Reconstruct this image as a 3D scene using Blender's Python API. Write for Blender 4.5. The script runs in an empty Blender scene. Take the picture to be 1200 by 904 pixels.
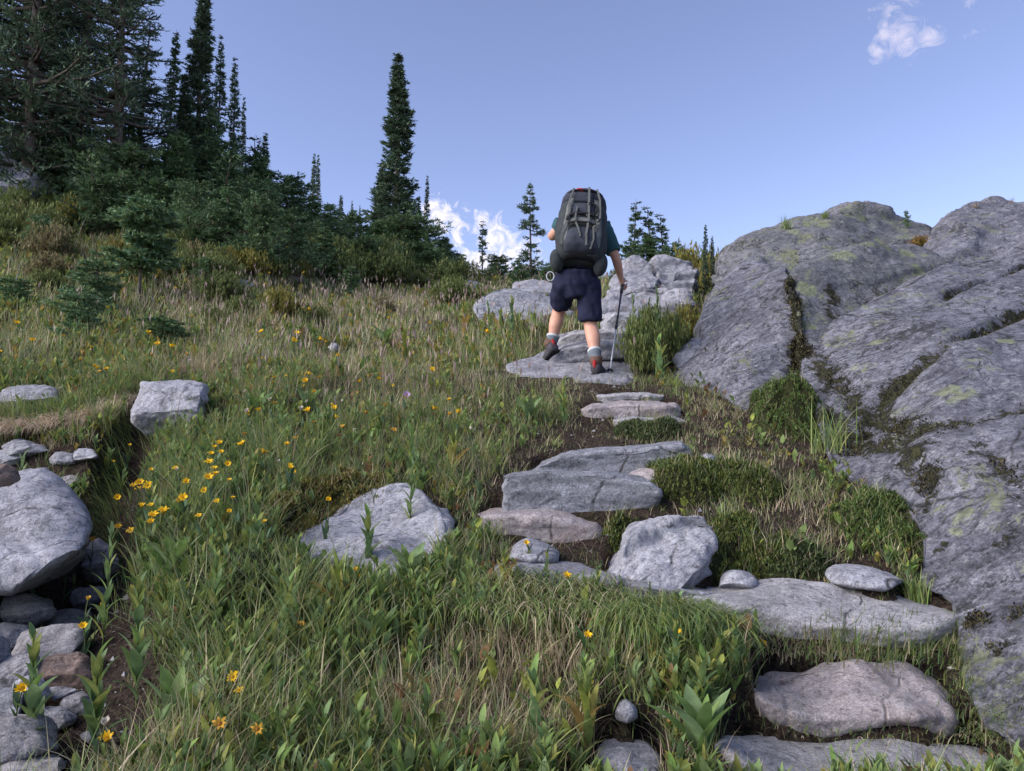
import bpy, math, random
import numpy as np
from mathutils import Vector, Matrix
from mathutils.bvhtree import BVHTree

S = bpy.context.scene
COL = S.collection
R = random.Random(7)
rng = np.random.default_rng(11)

# ------------------------------------------------------------------ camera
F = 873.0
PITCH = math.atan(78.0 / F)
cam_d = bpy.data.cameras.new('camera')
cam = bpy.data.objects.new('camera', cam_d)
COL.objects.link(cam)
cam_d.sensor_width = 36
cam_d.lens = F / 1200 * 36
cam_d.clip_end = 5000
cam_d.clip_start = 0.05
cam.location = (0, 0, 0)
cam.rotation_euler = (math.radians(90) + PITCH, 0, 0)
S.camera = cam
CT, ST = math.cos(PITCH), math.sin(PITCH)


def P(px, py, Y):
    u = (np.asarray(px, float) - 600) / F
    v = (452 - np.asarray(py, float)) / F
    y = CT - v * ST
    z = ST + v * CT
    s = Y / y
    return np.stack([u * s, np.broadcast_to(Y, np.shape(u * s)) * 1.0, z * s], -1)


def proj(p):
    p = np.asarray(p, float)
    x, y, z = p[..., 0], p[..., 1], p[..., 2]
    dep = y * CT + z * ST
    up = -y * ST + z * CT
    dep = np.where(dep < 0.05, 0.05, dep)
    return 600 + F * x / dep, 452 - F * up / dep


# ------------------------------------------------------------------ noise
def _hash(i, j, k, s):
    h = (i * 374761393 + j * 668265263 + k * 2147483647 + s * 1274126177) & 0xffffffff
    h = ((h ^ (h >> 13)) * 1274126177) & 0xffffffff
    h = (h ^ (h >> 16)) & 0xffffffff
    return h / 4294967295.0


def vnoise(p, seed=0):
    p = np.asarray(p, float)
    i = np.floor(p).astype(np.int64)
    f = p - i
    f = f * f * (3 - 2 * f)
    r = 0
    for a in (0, 1):
        for b in (0, 1):
            for c in (0, 1):
                w = (f[..., 0] if a else 1 - f[..., 0]) * (f[..., 1] if b else 1 - f[..., 1]) * (f[..., 2] if c else 1 - f[..., 2])
                r = r + w * _hash(i[..., 0] + a, i[..., 1] + b, i[..., 2] + c, seed)
    return r * 2 - 1


def fbm(p, oct=4, seed=0, gain=0.5):
    p = np.asarray(p, float)
    r, a = 0, 1.0
    for o in range(oct):
        r = r + a * vnoise(p * (2.03 ** o) + 17.3 * o, seed + o)
        a *= gain
    return r


# ------------------------------------------------------------------ mesh and object helpers
def mesh_np(name, V, faces, mat=None, smooth=True, cols=None, attrs=None, mat_idx=None):
    me = bpy.data.meshes.new(name)
    V = np.ascontiguousarray(V, dtype=np.float32).reshape(-1, 3)
    me.vertices.add(len(V))
    me.vertices.foreach_set('co', V.ravel())
    faces = [np.asarray(f, dtype=np.int32) for f in faces if len(f)]
    loops = np.concatenate([f.ravel() for f in faces])
    sizes = np.concatenate([np.full(len(f), f.shape[1], dtype=np.int32) for f in faces])
    starts = np.concatenate([[0], np.cumsum(sizes)[:-1]]).astype(np.int32)
    me.loops.add(len(loops))
    me.loops.foreach_set('vertex_index', loops)
    me.polygons.add(len(sizes))
    me.polygons.foreach_set('loop_start', starts)
    me.polygons.foreach_set('loop_total', sizes)
    me.polygons.foreach_set('use_smooth', np.full(len(sizes), smooth))
    if cols is not None:
        a = me.color_attributes.new('col', 'FLOAT_COLOR', 'POINT')
        c = np.ones((len(V), 4), np.float32)
        c[:, :3] = cols
        a.data.foreach_set('color', c.ravel())
    for k, v in (attrs or {}).items():
        a = me.attributes.new(k, 'FLOAT', 'POINT')
        a.data.foreach_set('value', np.ascontiguousarray(v, dtype=np.float32))
    me.update(calc_edges=True)
    if mat:
        me.materials.append(mat)
    return me


def obj(name, me, parent=None, loc=None):
    o = bpy.data.objects.new(name, me)
    COL.objects.link(o)
    if parent is not None:
        o.parent = parent
    if loc is not None:
        o.location = loc
    return o


def tag(o, label=None, cat=None, group=None, kind=None):
    if label:
        o['label'] = label
    if cat:
        o['category'] = cat
    if group:
        o['group'] = group
    if kind:
        o['kind'] = kind
    return o


def empty(name, loc, rz=0):
    o = bpy.data.objects.new(name, None)
    COL.objects.link(o)
    o.location = loc
    o.rotation_euler = (0, 0, rz)
    o.empty_display_size = 0.1
    return o


def copy_tree(o, parent=None):
    c = o.copy()
    COL.objects.link(c)
    if parent is not None:
        c.parent = parent
    for ch in list(o.children):
        copy_tree(ch, c)
    return c


def grid_faces(nr, nc, wrap=True, off=0):
    r = np.arange(nr - 1)[:, None]
    c = np.arange(nc if wrap else nc - 1)[None, :]
    c2 = (c + 1) % nc
    a = r * nc + c
    b = r * nc + c2
    d = (r + 1) * nc + c
    e = (r + 1) * nc + c2
    return np.stack([a, b, e, d], -1).reshape(-1, 4) + off


def displace(me, fn):
    n = len(me.vertices)
    co = np.empty(n * 3, np.float32)
    me.vertices.foreach_get('co', co)
    no = np.empty(n * 3, np.float32)
    me.vertex_normals.foreach_get('vector', no)
    co = co.reshape(-1, 3).astype(float)
    no = no.reshape(-1, 3).astype(float)
    co2 = fn(co, no)
    me.vertices.foreach_set('co', np.ascontiguousarray(co2, dtype=np.float32).ravel())
    me.update()
    return co2


# ------------------------------------------------------------------ materials
class NT:
    def __init__(s, name):
        s.m = bpy.data.materials.new(name)
        s.m.use_nodes = True
        s.t = s.m.node_tree
        s.t.nodes.clear()
        s.out = s.t.nodes.new('ShaderNodeOutputMaterial')

    def n(s, typ, **kw):
        nd = s.t.nodes.new(typ)
        for k, v in kw.items():
            if k.startswith('i_'):
                nd.inputs[k[2:].replace('_', ' ')].default_value = v
            else:
                setattr(nd, k, v)
        return nd

    def l(s, a, b):
        s.t.links.new(a, b)

    def ramp(s, fac, stops, interp='LINEAR'):
        r = s.n('ShaderNodeValToRGB')
        r.color_ramp.interpolation = interp
        e = r.color_ramp.elements
        while len(e) < len(stops):
            e.new(0.5)
        for i, (p, c) in enumerate(stops):
            e[i].position = p
            e[i].color = (c, c, c, 1) if isinstance(c, (int, float)) else (*c, 1)
        if fac is not None:
            s.l(fac, r.inputs[0])
        return r.outputs[0]

    def noise(s, vec, scale, detail=5, rough=0.6, dist=0.0):
        x = s.n('ShaderNodeTexNoise')
        x.inputs['Scale'].default_value = scale
        x.inputs['Detail'].default_value = detail
        x.inputs['Roughness'].default_value = rough
        x.inputs['Distortion'].default_value = dist
        if vec is not None:
            s.l(vec, x.inputs['Vector'])
        return x.outputs['Fac']

    def mix(s, fac, a, b, mode='MIX'):
        x = s.n('ShaderNodeMix', data_type='RGBA', blend_type=mode)
        for sock, v in ((x.inputs[0], fac), (x.inputs[6], a), (x.inputs[7], b)):
            if isinstance(v, (int, float)):
                sock.default_value = v
            elif isinstance(v, tuple):
                sock.default_value = (*v, 1)
            else:
                s.l(v, sock)
        return x.outputs[2]

    def math(s, op, a, b=None, clamp=False):
        x = s.n('ShaderNodeMath', operation=op, use_clamp=clamp)
        for sock, v in ((x.inputs[0], a), (x.inputs[1], b)):
            if v is None:
                continue
            if isinstance(v, (int, float)):
                sock.default_value = v
            else:
                s.l(v, sock)
        return x.outputs[0]

    def mapping(s, vec, scale=(1, 1, 1), rot=(0, 0, 0)):
        r_ = s.n('ShaderNodeMapping')
        r_.inputs['Rotation'].default_value = rot
        s.l(vec, r_.inputs['Vector'])
        x = s.n('ShaderNodeMapping')
        x.inputs['Scale'].default_value = scale
        s.l(r_.outputs[0], x.inputs['Vector'])
        return x.outputs[0]


def rock_material(name, base, dark, pale, lichen=0.3, lichen_col=(0.21, 0.23, 0.12), strike=(0.3, 0.25, 0.5),
                  rust=0.0, streak=1.0, scale=1.0, bump=0.7, darkspot=0.4):
    t = NT(name)
    tc = t.n('ShaderNodeTexCoord').outputs['Object']
    # foliation is folded: the coordinates wander before they are stretched
    wn = t.n('ShaderNodeTexNoise')
    wn.inputs['Scale'].default_value = 2.2 * scale
    wn.inputs['Detail'].default_value = 4
    t.l(tc, wn.inputs['Vector'])
    sub = t.n('ShaderNodeVectorMath', operation='SUBTRACT')
    t.l(wn.outputs['Color'], sub.inputs[0])
    sub.inputs[1].default_value = (0.5, 0.5, 0.5)
    scl = t.n('ShaderNodeVectorMath', operation='SCALE')
    scl.inputs['Scale'].default_value = 0.34 / scale
    t.l(sub.outputs[0], scl.inputs[0])
    addv = t.n('ShaderNodeVectorMath', operation='ADD')
    t.l(tc, addv.inputs[0])
    t.l(scl.outputs[0], addv.inputs[1])
    wv = addv.outputs[0]
    m1 = t.mapping(wv, (0.9 * scale, 1.1 * scale, 5.5 * scale), strike)
    m2 = t.mapping(wv, (3.5 * scale, 4 * scale, 24 * scale), strike)
    big = t.noise(m1, 1.5, 7, 0.65, 0.8)
    fine = t.noise(m2, 2.0, 9, 0.78, 0.5)
    med = t.noise(tc, 5 * scale, 9, 0.75, 0.4)
    pit = t.noise(tc, 30 * scale, 8, 0.8)
    grain = t.noise(tc, 130 * scale, 4, 0.8)
    tone = t.noise(tc, 1.1 * scale, 3, 0.5)
    c = t.mix(t.ramp(big, [(0.38, 0), (0.60, 1)]), dark, base)
    c = t.mix(t.ramp(tone, [(0.35, 0), (0.65, 0.30)]), c, tuple(x * k for x, k in zip(pale, (0.85, 0.84, 0.92))))
    f1 = t.ramp(fine, [(0.50, 0), (0.62, 1)])
    c = t.mix(t.math('MULTIPLY', f1, 0.60 * streak), c, pale)
    f2 = t.ramp(fine, [(0.36, 1), (0.45, 0)])
    c = t.mix(t.math('MULTIPLY', f2, 0.75 * streak, clamp=True), c, tuple(x * 0.42 for x in dark))
    c = t.mix(t.ramp(med, [(0.34, 0.65), (0.52, 0)]), c, tuple(x * 0.60 for x in dark))
    c = t.mix(t.ramp(pit, [(0.36, 0.85), (0.44, 0)]), c, tuple(x * 0.30 for x in dark))
    g = t.ramp(grain, [(0.32, 0.50), (0.68, 1.48)])
    c = t.mix(1.0, c, g, 'MULTIPLY')
    # thin joints
    vor = t.n('ShaderNodeTexVoronoi', feature='DISTANCE_TO_EDGE')
    vor.inputs['Scale'].default_value = 1.5 * scale
    m3 = t.mapping(wv, (1.0, 1.3, 2.4), strike)
    t.l(m3, vor.inputs['Vector'])
    jn = t.math('MULTIPLY', t.ramp(vor.outputs['Distance'], [(0.0, 1), (0.018, 0)]), t.ramp(med, [(0.45, 0), (0.6, 0.9)]))
    c = t.mix(jn, c, (0.03, 0.028, 0.027))
    if rust:
        rn = t.noise(tc, 3.1 * scale, 7, 0.7, 0.5)
        c = t.mix(t.math('MULTIPLY', t.ramp(rn, [(0.48, 0), (0.64, 1)]), rust), c, (0.34, 0.22, 0.15))
    if lichen:
        ln = t.noise(tc, 3.2 * scale, 10, 0.72, 0.6)
        ls = t.noise(tc, 26 * scale, 8, 0.8)
        k = t.math('ADD', ln, t.math('MULTIPLY', t.math('SUBTRACT', ls, 0.5), 0.55))
        lf = t.ramp(k, [(0.66 - 0.14 * lichen, 0), (0.70 - 0.12 * lichen, 0.75)])
        c = t.mix(lf, c, lichen_col)
        lw = t.noise(tc, 11 * scale, 9, 0.8, 0.4)
        c = t.mix(t.ramp(lw, [(0.59, 0), (0.63, 0.6)]), c, (0.36, 0.37, 0.36))
    if darkspot:
        dn = t.noise(tc, 19 * scale, 9, 0.8, 0.3)
        dm = t.noise(tc, 1.9 * scale, 6, 0.65)
        k = t.math('ADD', dn, t.math('MULTIPLY', t.math('SUBTRACT', dm, 0.5), 0.7))
        df = t.ramp(k, [(0.56, 0), (0.60, 1)])
        c = t.mix(t.math('MULTIPLY', df, darkspot), c, (0.040, 0.040, 0.040))
    # placed moss and lichen (vertex masks stored on the rock)
    at = t.n('ShaderNodeAttribute', attribute_name='lichen').outputs['Fac']
    ln2 = t.noise(tc, 7, 10, 0.78, 0.6)
    lf2 = t.ramp(t.math('ADD', at, t.math('MULTIPLY', t.math('SUBTRACT', ln2, 0.5), 3.4)), [(0.62, 0), (0.80, 0.75)])
    c = t.mix(lf2, c, (0.25, 0.275, 0.155))
    am = t.n('ShaderNodeAttribute', attribute_name='moss').outputs['Fac']
    mn = t.noise(tc, 6.5, 10, 0.8, 0.5)
    mf = t.ramp(t.math('ADD', am, t.math('MULTIPLY', t.math('SUBTRACT', mn, 0.5), 4.2)), [(0.62, 0), (0.76, 1)])
    mc = t.mix(t.ramp(t.noise(tc, 38, 6, 0.8), [(0.42, 0), (0.62, 1)]), (0.016, 0.014, 0.012), (0.070, 0.072, 0.030))
    c = t.mix(mf, c, mc)
    b = t.n('ShaderNodeBsdfPrincipled')
    t.l(c, b.inputs['Base Color'])
    b.inputs['Roughness'].default_value = 0.88
    b.inputs['Specular IOR Level'].default_value = 0.2
    h = t.math('ADD', t.math('MULTIPLY', fine, 0.55), t.math('MULTIPLY', med, 0.9))
    h = t.math('ADD', h, t.math('MULTIPLY', grain, 0.10))
    h = t.math('ADD', h, t.math('MULTIPLY', t.ramp(pit, [(0.3, 0), (0.5, 1)]), 0.30))
    h = t.math('SUBTRACT', h, t.math('MULTIPLY', jn, 0.5))
    h = t.math('ADD', h, t.math('MULTIPLY', mf, 0.35))
    bp = t.n('ShaderNodeBump')
    bp.inputs['Strength'].default_value = bump
    bp.inputs['Distance'].default_value = 0.045
    t.l(h, bp.inputs['Height'])
    t.l(bp.outputs[0], b.inputs['Normal'])
    t.l(b.outputs[0], t.out.inputs[0])
    return t.m


def leaf_material(name, trans=0.35, rough=0.55, spec=0.2, var=True, tint=(1, 1, 1)):
    t = NT(name)
    a = t.n('ShaderNodeAttribute', attribute_name='col').outputs['Color']
    if var:
        geo = t.n('ShaderNodeTexCoord').outputs['Object']
        nz = t.ramp(t.noise(geo, 30, 2, 0.5), [(0.3, 0.75), (0.7, 1.25)])
        a = t.mix(1.0, a, nz, 'MULTIPLY')
    if tint != (1, 1, 1):
        a = t.mix(1.0, a, tint, 'MULTIPLY')
    b = t.n('ShaderNodeBsdfPrincipled')
    t.l(a, b.inputs['Base Color'])
    b.inputs['Roughness'].default_value = rough
    b.inputs['Specular IOR Level'].default_value = spec
    tr = t.n('ShaderNodeBsdfTranslucent')
    t.l(a, tr.inputs['Color'])
    mx = t.n('ShaderNodeMixShader')
    mx.inputs[0].default_value = trans
    t.l(b.outputs[0], mx.inputs[1])
    t.l(tr.outputs[0], mx.inputs[2])
    t.l(mx.outputs[0], t.out.inputs[0])
    return t.m


def plain_material(name, col, rough=0.7, spec=0.3, nscale=0, namp=0.2, bump=0.0, metal=0.0):
    t = NT(name)
    b = t.n('ShaderNodeBsdfPrincipled')
    tc = t.n('ShaderNodeTexCoord').outputs['Object']
    if nscale:
        nz = t.noise(tc, nscale, 5, 0.65)
        c = t.mix(1.0, col, t.ramp(nz, [(0.3, 1 - namp), (0.7, 1 + namp)]), 'MULTIPLY')
        t.l(c, b.inputs['Base Color'])
        if bump:
            bp = t.n('ShaderNodeBump')
            bp.inputs['Strength'].default_value = bump
            bp.inputs['Distance'].default_value = 0.01
            t.l(nz, bp.inputs['Height'])
            t.l(bp.outputs[0], b.inputs['Normal'])
    else:
        b.inputs['Base Color'].default_value = (*col, 1)
    b.inputs['Roughness'].default_value = rough
    b.inputs['Specular IOR Level'].default_value = spec
    b.inputs['Metallic'].default_value = metal
    t.l(b.outputs[0], t.out.inputs[0])
    return t.m


# ------------------------------------------------------------------ world and sun
SUN_EL, SUN_AZ = math.radians(32), math.radians(-112)   # azimuth from +Y towards +X
w = bpy.data.worlds.new('World')
S.world = w
w.use_nodes = True
wt = w.node_tree
wt.nodes.clear()


def build_world():
    t = NT.__new__(NT)
    t.t = wt
    out = wt.nodes.new('ShaderNodeOutputWorld')
    bg = wt.nodes.new('ShaderNodeBackground')
    bg.inputs['Strength'].default_value = 0.095
    sky = wt.nodes.new('ShaderNodeTexSky')
    sky.sky_type = 'NISHITA'
    sky.sun_disc = False
    sky.sun_elevation = SUN_EL
    sky.sun_rotation = SUN_AZ
    sky.altitude = 1800
    sky.air_density = 1.0
    sky.dust_density = 0.2
    sky.ozone_density = 2.0
    # lavender cast of the dusk air
    hs = t.n('ShaderNodeHueSaturation')
    hs.inputs['Saturation'].default_value = SKY_SAT
    t.l(sky.outputs[0], hs.inputs['Color'])
    c = t.mix(1.0, hs.outputs[0], SKY_TINT, 'MULTIPLY')
    gm = t.n('ShaderNodeGamma')
    gm.inputs[1].default_value = 1.0
    tc = t.n('ShaderNodeTexCoord').outputs['Generated']
    nz = t.n('ShaderNodeTexNoise')
    nz.inputs['Scale'].default_value = 42
    nz.inputs['Detail'].default_value = 9
    nz.inputs['Roughness'].default_value = 0.66
    nz.inputs['Distortion'].default_value = 1.2
    t.l(tc, nz.inputs['Vector'])
    fine = nz.outputs['Fac']
    cols = c
    for blobs, amt, colr in CLOUDS:
        m = None
        for (px, py, rx, ry) in blobs:
            d = P(px, py, 1.0)
            d = d / np.linalg.norm(d)
            sub = t.n('ShaderNodeVectorMath', operation='SUBTRACT')
            t.l(tc, sub.inputs[0])
            sub.inputs[1].default_value = tuple(d)
            sc = t.n('ShaderNodeVectorMath', operation='MULTIPLY')
            t.l(sub.outputs[0], sc.inputs[0])
            sc.inputs[1].default_value = (F / rx, F / rx, F / ry)
            ln = t.n('ShaderNodeVectorMath', operation='LENGTH')
            t.l(sc.outputs[0], ln.inputs[0])
            v = t.math('SUBTRACT', 1.0, ln.outputs['Value'])
            m = v if m is None else t.math('MAXIMUM', m, v)
        k = t.math('ADD', m, t.math('MULTIPLY', t.math('SUBTRACT', fine, 0.5), amt[0]))
        f = t.ramp(k, [(amt[1], 0), (amt[2], amt[3])])
        cols = t.mix(f, cols, colr)
    t.l(cols, bg.inputs['Color'])
    t.l(bg.outputs[0], out.inputs[0])


SKY_SAT = 0.93
SKY_TINT = (1.23, 1.05, 1.12)
CLOUDS = [
    ([(515, 258, 22, 24), (506, 243, 14, 12), (536, 276, 12, 26), (545, 300, 10, 14), (578, 282, 24, 34), (563, 262, 14, 18), (598, 296, 44, 24), (560, 306, 30, 18)],
     (3.6, 0.05, 1.15, 0.95), (5.3, 5.0, 5.5)),
    ([(532, 258, 44, 30)], (5.0, 0.5, 2.2, 0.5), (4.6, 4.4, 5.0)),
    ([(1058, 42, 22, 24), (1036, 42, 9, 24), (1087, 44, 13, 12), (1028, 62, 8, 12)],
     (3.6, 0.05, 1.4, 0.6), (4.3, 4.0, 4.7)),
    ([(1138, 40, 14, 6), (1135, 2, 12, 9), (1048, 8, 30, 9)], (4.2, 0.3, 2.0, 0.35), (4.0, 3.8, 4.5)),
]
build_world()
sl = bpy.data.lights.new('sun', 'SUN')
sl.energy = 2.7
sl.angle = math.radians(50)
sl.color = (1.0, 0.93, 0.88)
so = bpy.data.objects.new('sun', sl)
COL.objects.link(so)
dv = Vector((math.sin(SUN_AZ) * math.cos(SUN_EL), math.cos(SUN_AZ) * math.cos(SUN_EL), math.sin(SUN_EL)))
so.rotation_euler = dv.to_track_quat('Z', 'Y').to_euler()
S.view_settings.view_transform = 'Standard'
S.view_settings.look = 'None'
S.view_settings.exposure = 1.25
S.view_settings.gamma = 1
S.view_settings.use_curve_mapping = False
S.render.engine = 'CYCLES'
S.cycles.use_denoising = True
S.cycles.max_bounces = 6
S.cycles.diffuse_bounces = 4
S.cycles.transmission_bounces = 3
S.cycles.glossy_bounces = 2
S.cycles.transparent_max_bounces = 4
S.render.film_transparent = False

# ------------------------------------------------------------------ terrain heights
_ctrl = [
    (-300, 904, 1.9), (0, 904, 2.0), (0, 790, 2.45), (0, 700, 3.0), (0, 640, 3.5), (0, 560, 4.3), (0, 500, 4.9), (0, 440, 6.0), (0, 380, 8.2), (0, 300, 12), (0, 245, 15.5),
    (-300, 640, 3.4), (-300, 440, 6), (-300, 240, 13), (-300, 150, 19),
    (200, 904, 2.0), (200, 750, 2.6), (200, 650, 3.2), (200, 560, 4.0), (200, 490, 4.9), (200, 440, 6.0), (200, 380, 8.2), (200, 330, 11.0), (200, 280, 14.5), (200, 250, 18),
    (400, 904, 2.0), (400, 750, 2.6), (400, 650, 3.2), (400, 560, 4.0), (400, 480, 5.2), (400, 420, 7.2), (400, 370, 10.5), (400, 338, 15), (400, 312, 22),
    (600, 904, 2.0), (600, 800, 2.35), (600, 700, 2.85), (600, 640, 3.4), (600, 560, 4.0), (600, 500, 4.8), (600, 440, 6.4), (600, 395, 8.2), (600, 360, 11.5), (600, 338, 17), (600, 329, 25),
    (800, 904, 2.0), (800, 760, 2.55), (800, 690, 3.0), (800, 600, 3.6), (800, 540, 4.2), (800, 480, 5.1), (800, 430, 6.5), (800, 385, 8.2), (800, 345, 11), (800, 330, 16),
    (1000, 904, 2.0), (1000, 840, 2.28), (1000, 760, 2.65), (1000, 690, 3.05), (1000, 600, 3.65), (1000, 520, 4.5), (1000, 440, 6.2), (1000, 360, 10), (1000, 325, 16),
    (1200, 904, 2.0), (1200, 850, 2.2), (1200, 760, 2.6), (1200, 650, 3.3), (1200, 540, 4.3), (1200, 440, 6.2), (1200, 350, 11), (1200, 320, 17),
    (1500, 850, 2.1), (1500, 600, 3.5), (1500, 440, 6), (1500, 350, 12), (1500, 330, 20),
]
_cp = [tuple(P(a, b, c)) for a, b, c in _ctrl]
_cp += [(-6, 0, -1.9), (0, 0, -1.5), (5, 0, -1.5), (-6, -6, -4.0), (0, -6, -3.6), (6, -6, -3.6)]
_cp += [(-25, 30, 11.5), (-10, 32, 9.3), (2, 34, 7.4), (14, 32, 7.2), (28, 30, 7.6), (-40, 10, 6), (30, 8, 2.8)]
_cp = np.array(_cp)


def _tps_fit(XY, Z, lam=1e-3):
    n = len(XY)
    d = np.linalg.norm(XY[:, None] - XY[None], axis=-1)
    K = np.where(d > 0, d * d * np.log(np.maximum(d, 1e-9)), 0) + lam * np.eye(n)
    Pm = np.c_[np.ones(n), XY]
    A = np.block([[K, Pm], [Pm.T, np.zeros((3, 3))]])
    return np.linalg.solve(A, np.r_[Z, np.zeros(3)])


def _tps_eval(XY, C, W):
    out = np.empty(len(XY))
    for s in range(0, len(XY), 40000):
        q = XY[s:s + 40000]
        d = np.linalg.norm(q[:, None] - C[None], axis=-1)
        K = np.where(d > 0, d * d * np.log(np.maximum(d, 1e-9)), 0)
        out[s:s + 40000] = K @ W[:len(C)] + W[-3] + q @ W[-2:]
    return out


_W = _tps_fit(_cp[:, :2], _cp[:, 2], 0.004)
CREEK = P(np.array([-60, 40, 55, 70, 95, 112, 128, 150, 168]), np.array([930, 860, 790, 710, 640, 590, 545, 505, 478]), np.array([1.9, 2.15, 2.45, 2.95, 3.4, 3.75, 4.15, 4.6, 5.1]))[:, :2]
CREEK_W = np.array([0.34, 0.34, 0.33, 0.28, 0.22, 0.20, 0.2, 0.16, 0.1])
SIDE = P(np.array([-80, -20, 40, 90, 118]), np.array([530, 530, 530, 535, 545]), np.array([4.3, 4.3, 4.3, 4.25, 4.15]))[:, :2]
CREEK_D = np.array([0.07, 0.07, 0.10, 0.22, 0.34, 0.36, 0.34, 0.24, 0.05])


def seg_dist(q, A, B):
    ab = B - A
    t = np.clip(((q - A) @ ab) / (ab @ ab), 0, 1)
    return np.linalg.norm(q - (A + t[:, None] * ab), axis=1), t


def zraw(xy):
    xy = np.asarray(xy, float).reshape(-1, 2)
    y = xy[:, 1]
    x = xy[:, 0]
    cl = np.c_[np.clip(x, -34, 34), np.clip(y, -6, 33)]
    z = _tps_eval(cl, _cp[:, :2], _W)
    far = np.clip((y - 30) / 60, 0, 1)
    z = z - 3.5 * far * far * (3 - 2 * far) - np.clip(y - 60, 0, None) * 0.06
    best = np.zeros(len(xy))
    for i in range(len(CREEK) - 1):
        d, t = seg_dist(xy, CREEK[i], CREEK[i + 1])
        wd = CREEK_W[i] * (1 - t) + CREEK_W[i + 1] * t
        dp = CREEK_D[i] * (1 - t) + CREEK_D[i + 1] * t
        best = np.maximum(best, dp * np.exp(-(d / wd) ** 4))
    for i in range(len(SIDE) - 1):
        d, t = seg_dist(xy, SIDE[i], SIDE[i + 1])
        best = np.maximum(best, 0.20 * np.exp(-(d / 0.19) ** 8))
    z = z - best
    p3 = np.c_[xy, np.zeros(len(xy))]
    near = np.clip(1.2 - y / 12, 0.35, 1)
    z = z + 0.05 * fbm(p3 * 1.3, 3, 3) + 0.025 * fbm(p3 * 5, 3, 9) * near
    z = z + np.clip((y - 7) / 10, 0, 1) * 0.16 * fbm(p3 * 0.6, 3, 21)
    return z


def axis(parts):
    o = []
    for a, b, n in parts:
        o += list(np.linspace(a, b, n, endpoint=False))
    return np.array(o)


gx = np.r_[-np.geomspace(4.2, 700, 70)[::-1], np.linspace(-4.15, 4.15, 260), np.geomspace(4.2, 700, 70)]
gy = np.r_[-np.geomspace(0.5, 300, 40)[::-1] + 1.0, np.linspace(0.55, 7.5, 230), np.geomspace(7.54, 30, 110), np.geomspace(30.6, 900, 50)]
GX, GY = np.meshgrid(gx, gy)
GZ = zraw(np.c_[GX.ravel(), GY.ravel()]).reshape(GX.shape)


def zg(xy):
    """bilinear height of the finished ground sheet"""
    xy = np.asarray(xy, float).reshape(-1, 2)
    i = np.clip(np.searchsorted(gx, xy[:, 0]) - 1, 0, len(gx) - 2)
    j = np.clip(np.searchsorted(gy, xy[:, 1]) - 1, 0, len(gy) - 2)
    fx = np.clip((xy[:, 0] - gx[i]) / (gx[i + 1] - gx[i]), 0, 1)
    fy = np.clip((xy[:, 1] - gy[j]) / (gy[j + 1] - gy[j]), 0, 1)
    return (GZ[j, i] * (1 - fx) * (1 - fy) + GZ[j, i + 1] * fx * (1 - fy) + GZ[j + 1, i] * (1 - fx) * fy + GZ[j + 1, i + 1] * fx * fy)


_YS = np.geomspace(1.3, 60, 900)


def hit(px, py):
    """distance at which the line of sight through a picture point meets the ground"""
    q = P(np.full(len(_YS), px), np.full(len(_YS), py), _YS)
    g = zg(q[:, :2])
    b = np.nonzero(q[:, 2] < g)[0]
    if len(b) == 0:
        return None
    k = b[0]
    return float(_YS[k])


def ground_at(px, py, dy=60):
    for k in range(dy):
        d = hit(px, py + k)
        if d is not None:
            p = P(px, py + k, d)
            return Vector((p[0], p[1], float(zg([[p[0], p[1]]])[0])))
    return None
# ------------------------------------------------------------------ stones
MR = {}
MR['gneiss'] = rock_material('gneiss', (0.34, 0.34, 0.37), (0.21, 0.21, 0.235), (0.44, 0.44, 0.46), 0.1, strike=(0.25, 0.15, 0.4), darkspot=0.25)
MR['tread'] = rock_material('tread_stone', (0.435, 0.42, 0.425), (0.29, 0.285, 0.295), (0.58, 0.57, 0.57), 0.25, strike=(0.18, 0.1, 0.2), darkspot=0.15, streak=0.8)
MR['blue'] = rock_material('slate_blue_stone', (0.31, 0.315, 0.345), (0.18, 0.185, 0.205), (0.46, 0.47, 0.50), 0.05, strike=(0.1, 0.12, 0.1), darkspot=0.2, streak=1.1)
MR['pink'] = rock_material('pinkish_stone', (0.46, 0.40, 0.385), (0.30, 0.27, 0.28), (0.55, 0.52, 0.50), 0.05, strike=(0.5, 0.4, 0.3), rust=0.28, darkspot=0.1, streak=0.6)
MR['pale'] = rock_material('pale_quartz_stone', (0.43, 0.43, 0.46), (0.28, 0.28, 0.31), (0.58, 0.58, 0.60), 0.15, strike=(0.9, 0.6, 0.8), darkspot=0.2)
MR['boulder'] = rock_material('granular_boulder', (0.45, 0.44, 0.48), (0.31, 0.31, 0.34), (0.57, 0.57, 0.60), 0.0, strike=(0.4, 0.3, 0.2), darkspot=0.45, streak=0.5, scale=1.3)
MR['crag'] = rock_material('lichened_bedrock', (0.20, 0.20, 0.235), (0.115, 0.115, 0.14), (0.34, 0.34, 0.37), 0.55, strike=(0.35, 0.5, 0.0), darkspot=0.85, scale=0.8, bump=0.9, streak=1.3)
MR['crag_pale'] = rock_material('spotted_bedrock', (0.20, 0.20, 0.22), (0.12, 0.125, 0.135), (0.31, 0.31, 0.325), 0.85, strike=(0.3, 0.35, 0.2), darkspot=0.8, scale=0.9, bump=0.9)
MR['brown'] = rock_material('brown_stone', (0.24, 0.17, 0.14), (0.13, 0.10, 0.09), (0.33, 0.27, 0.24), 0.0, darkspot=0.2, rust=0.4)
MR['creek'] = rock_material('creek_stone', (0.40, 0.38, 0.385), (0.25, 0.24, 0.25), (0.52, 0.51, 0.52), 0.0, strike=(0.7, 0.2, 0.9), darkspot=0.3, scale=1.6)

ROCKS = []          # (object, verts, faces) for height fitting


def unit_(v):
    return v / np.linalg.norm(v)


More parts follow.
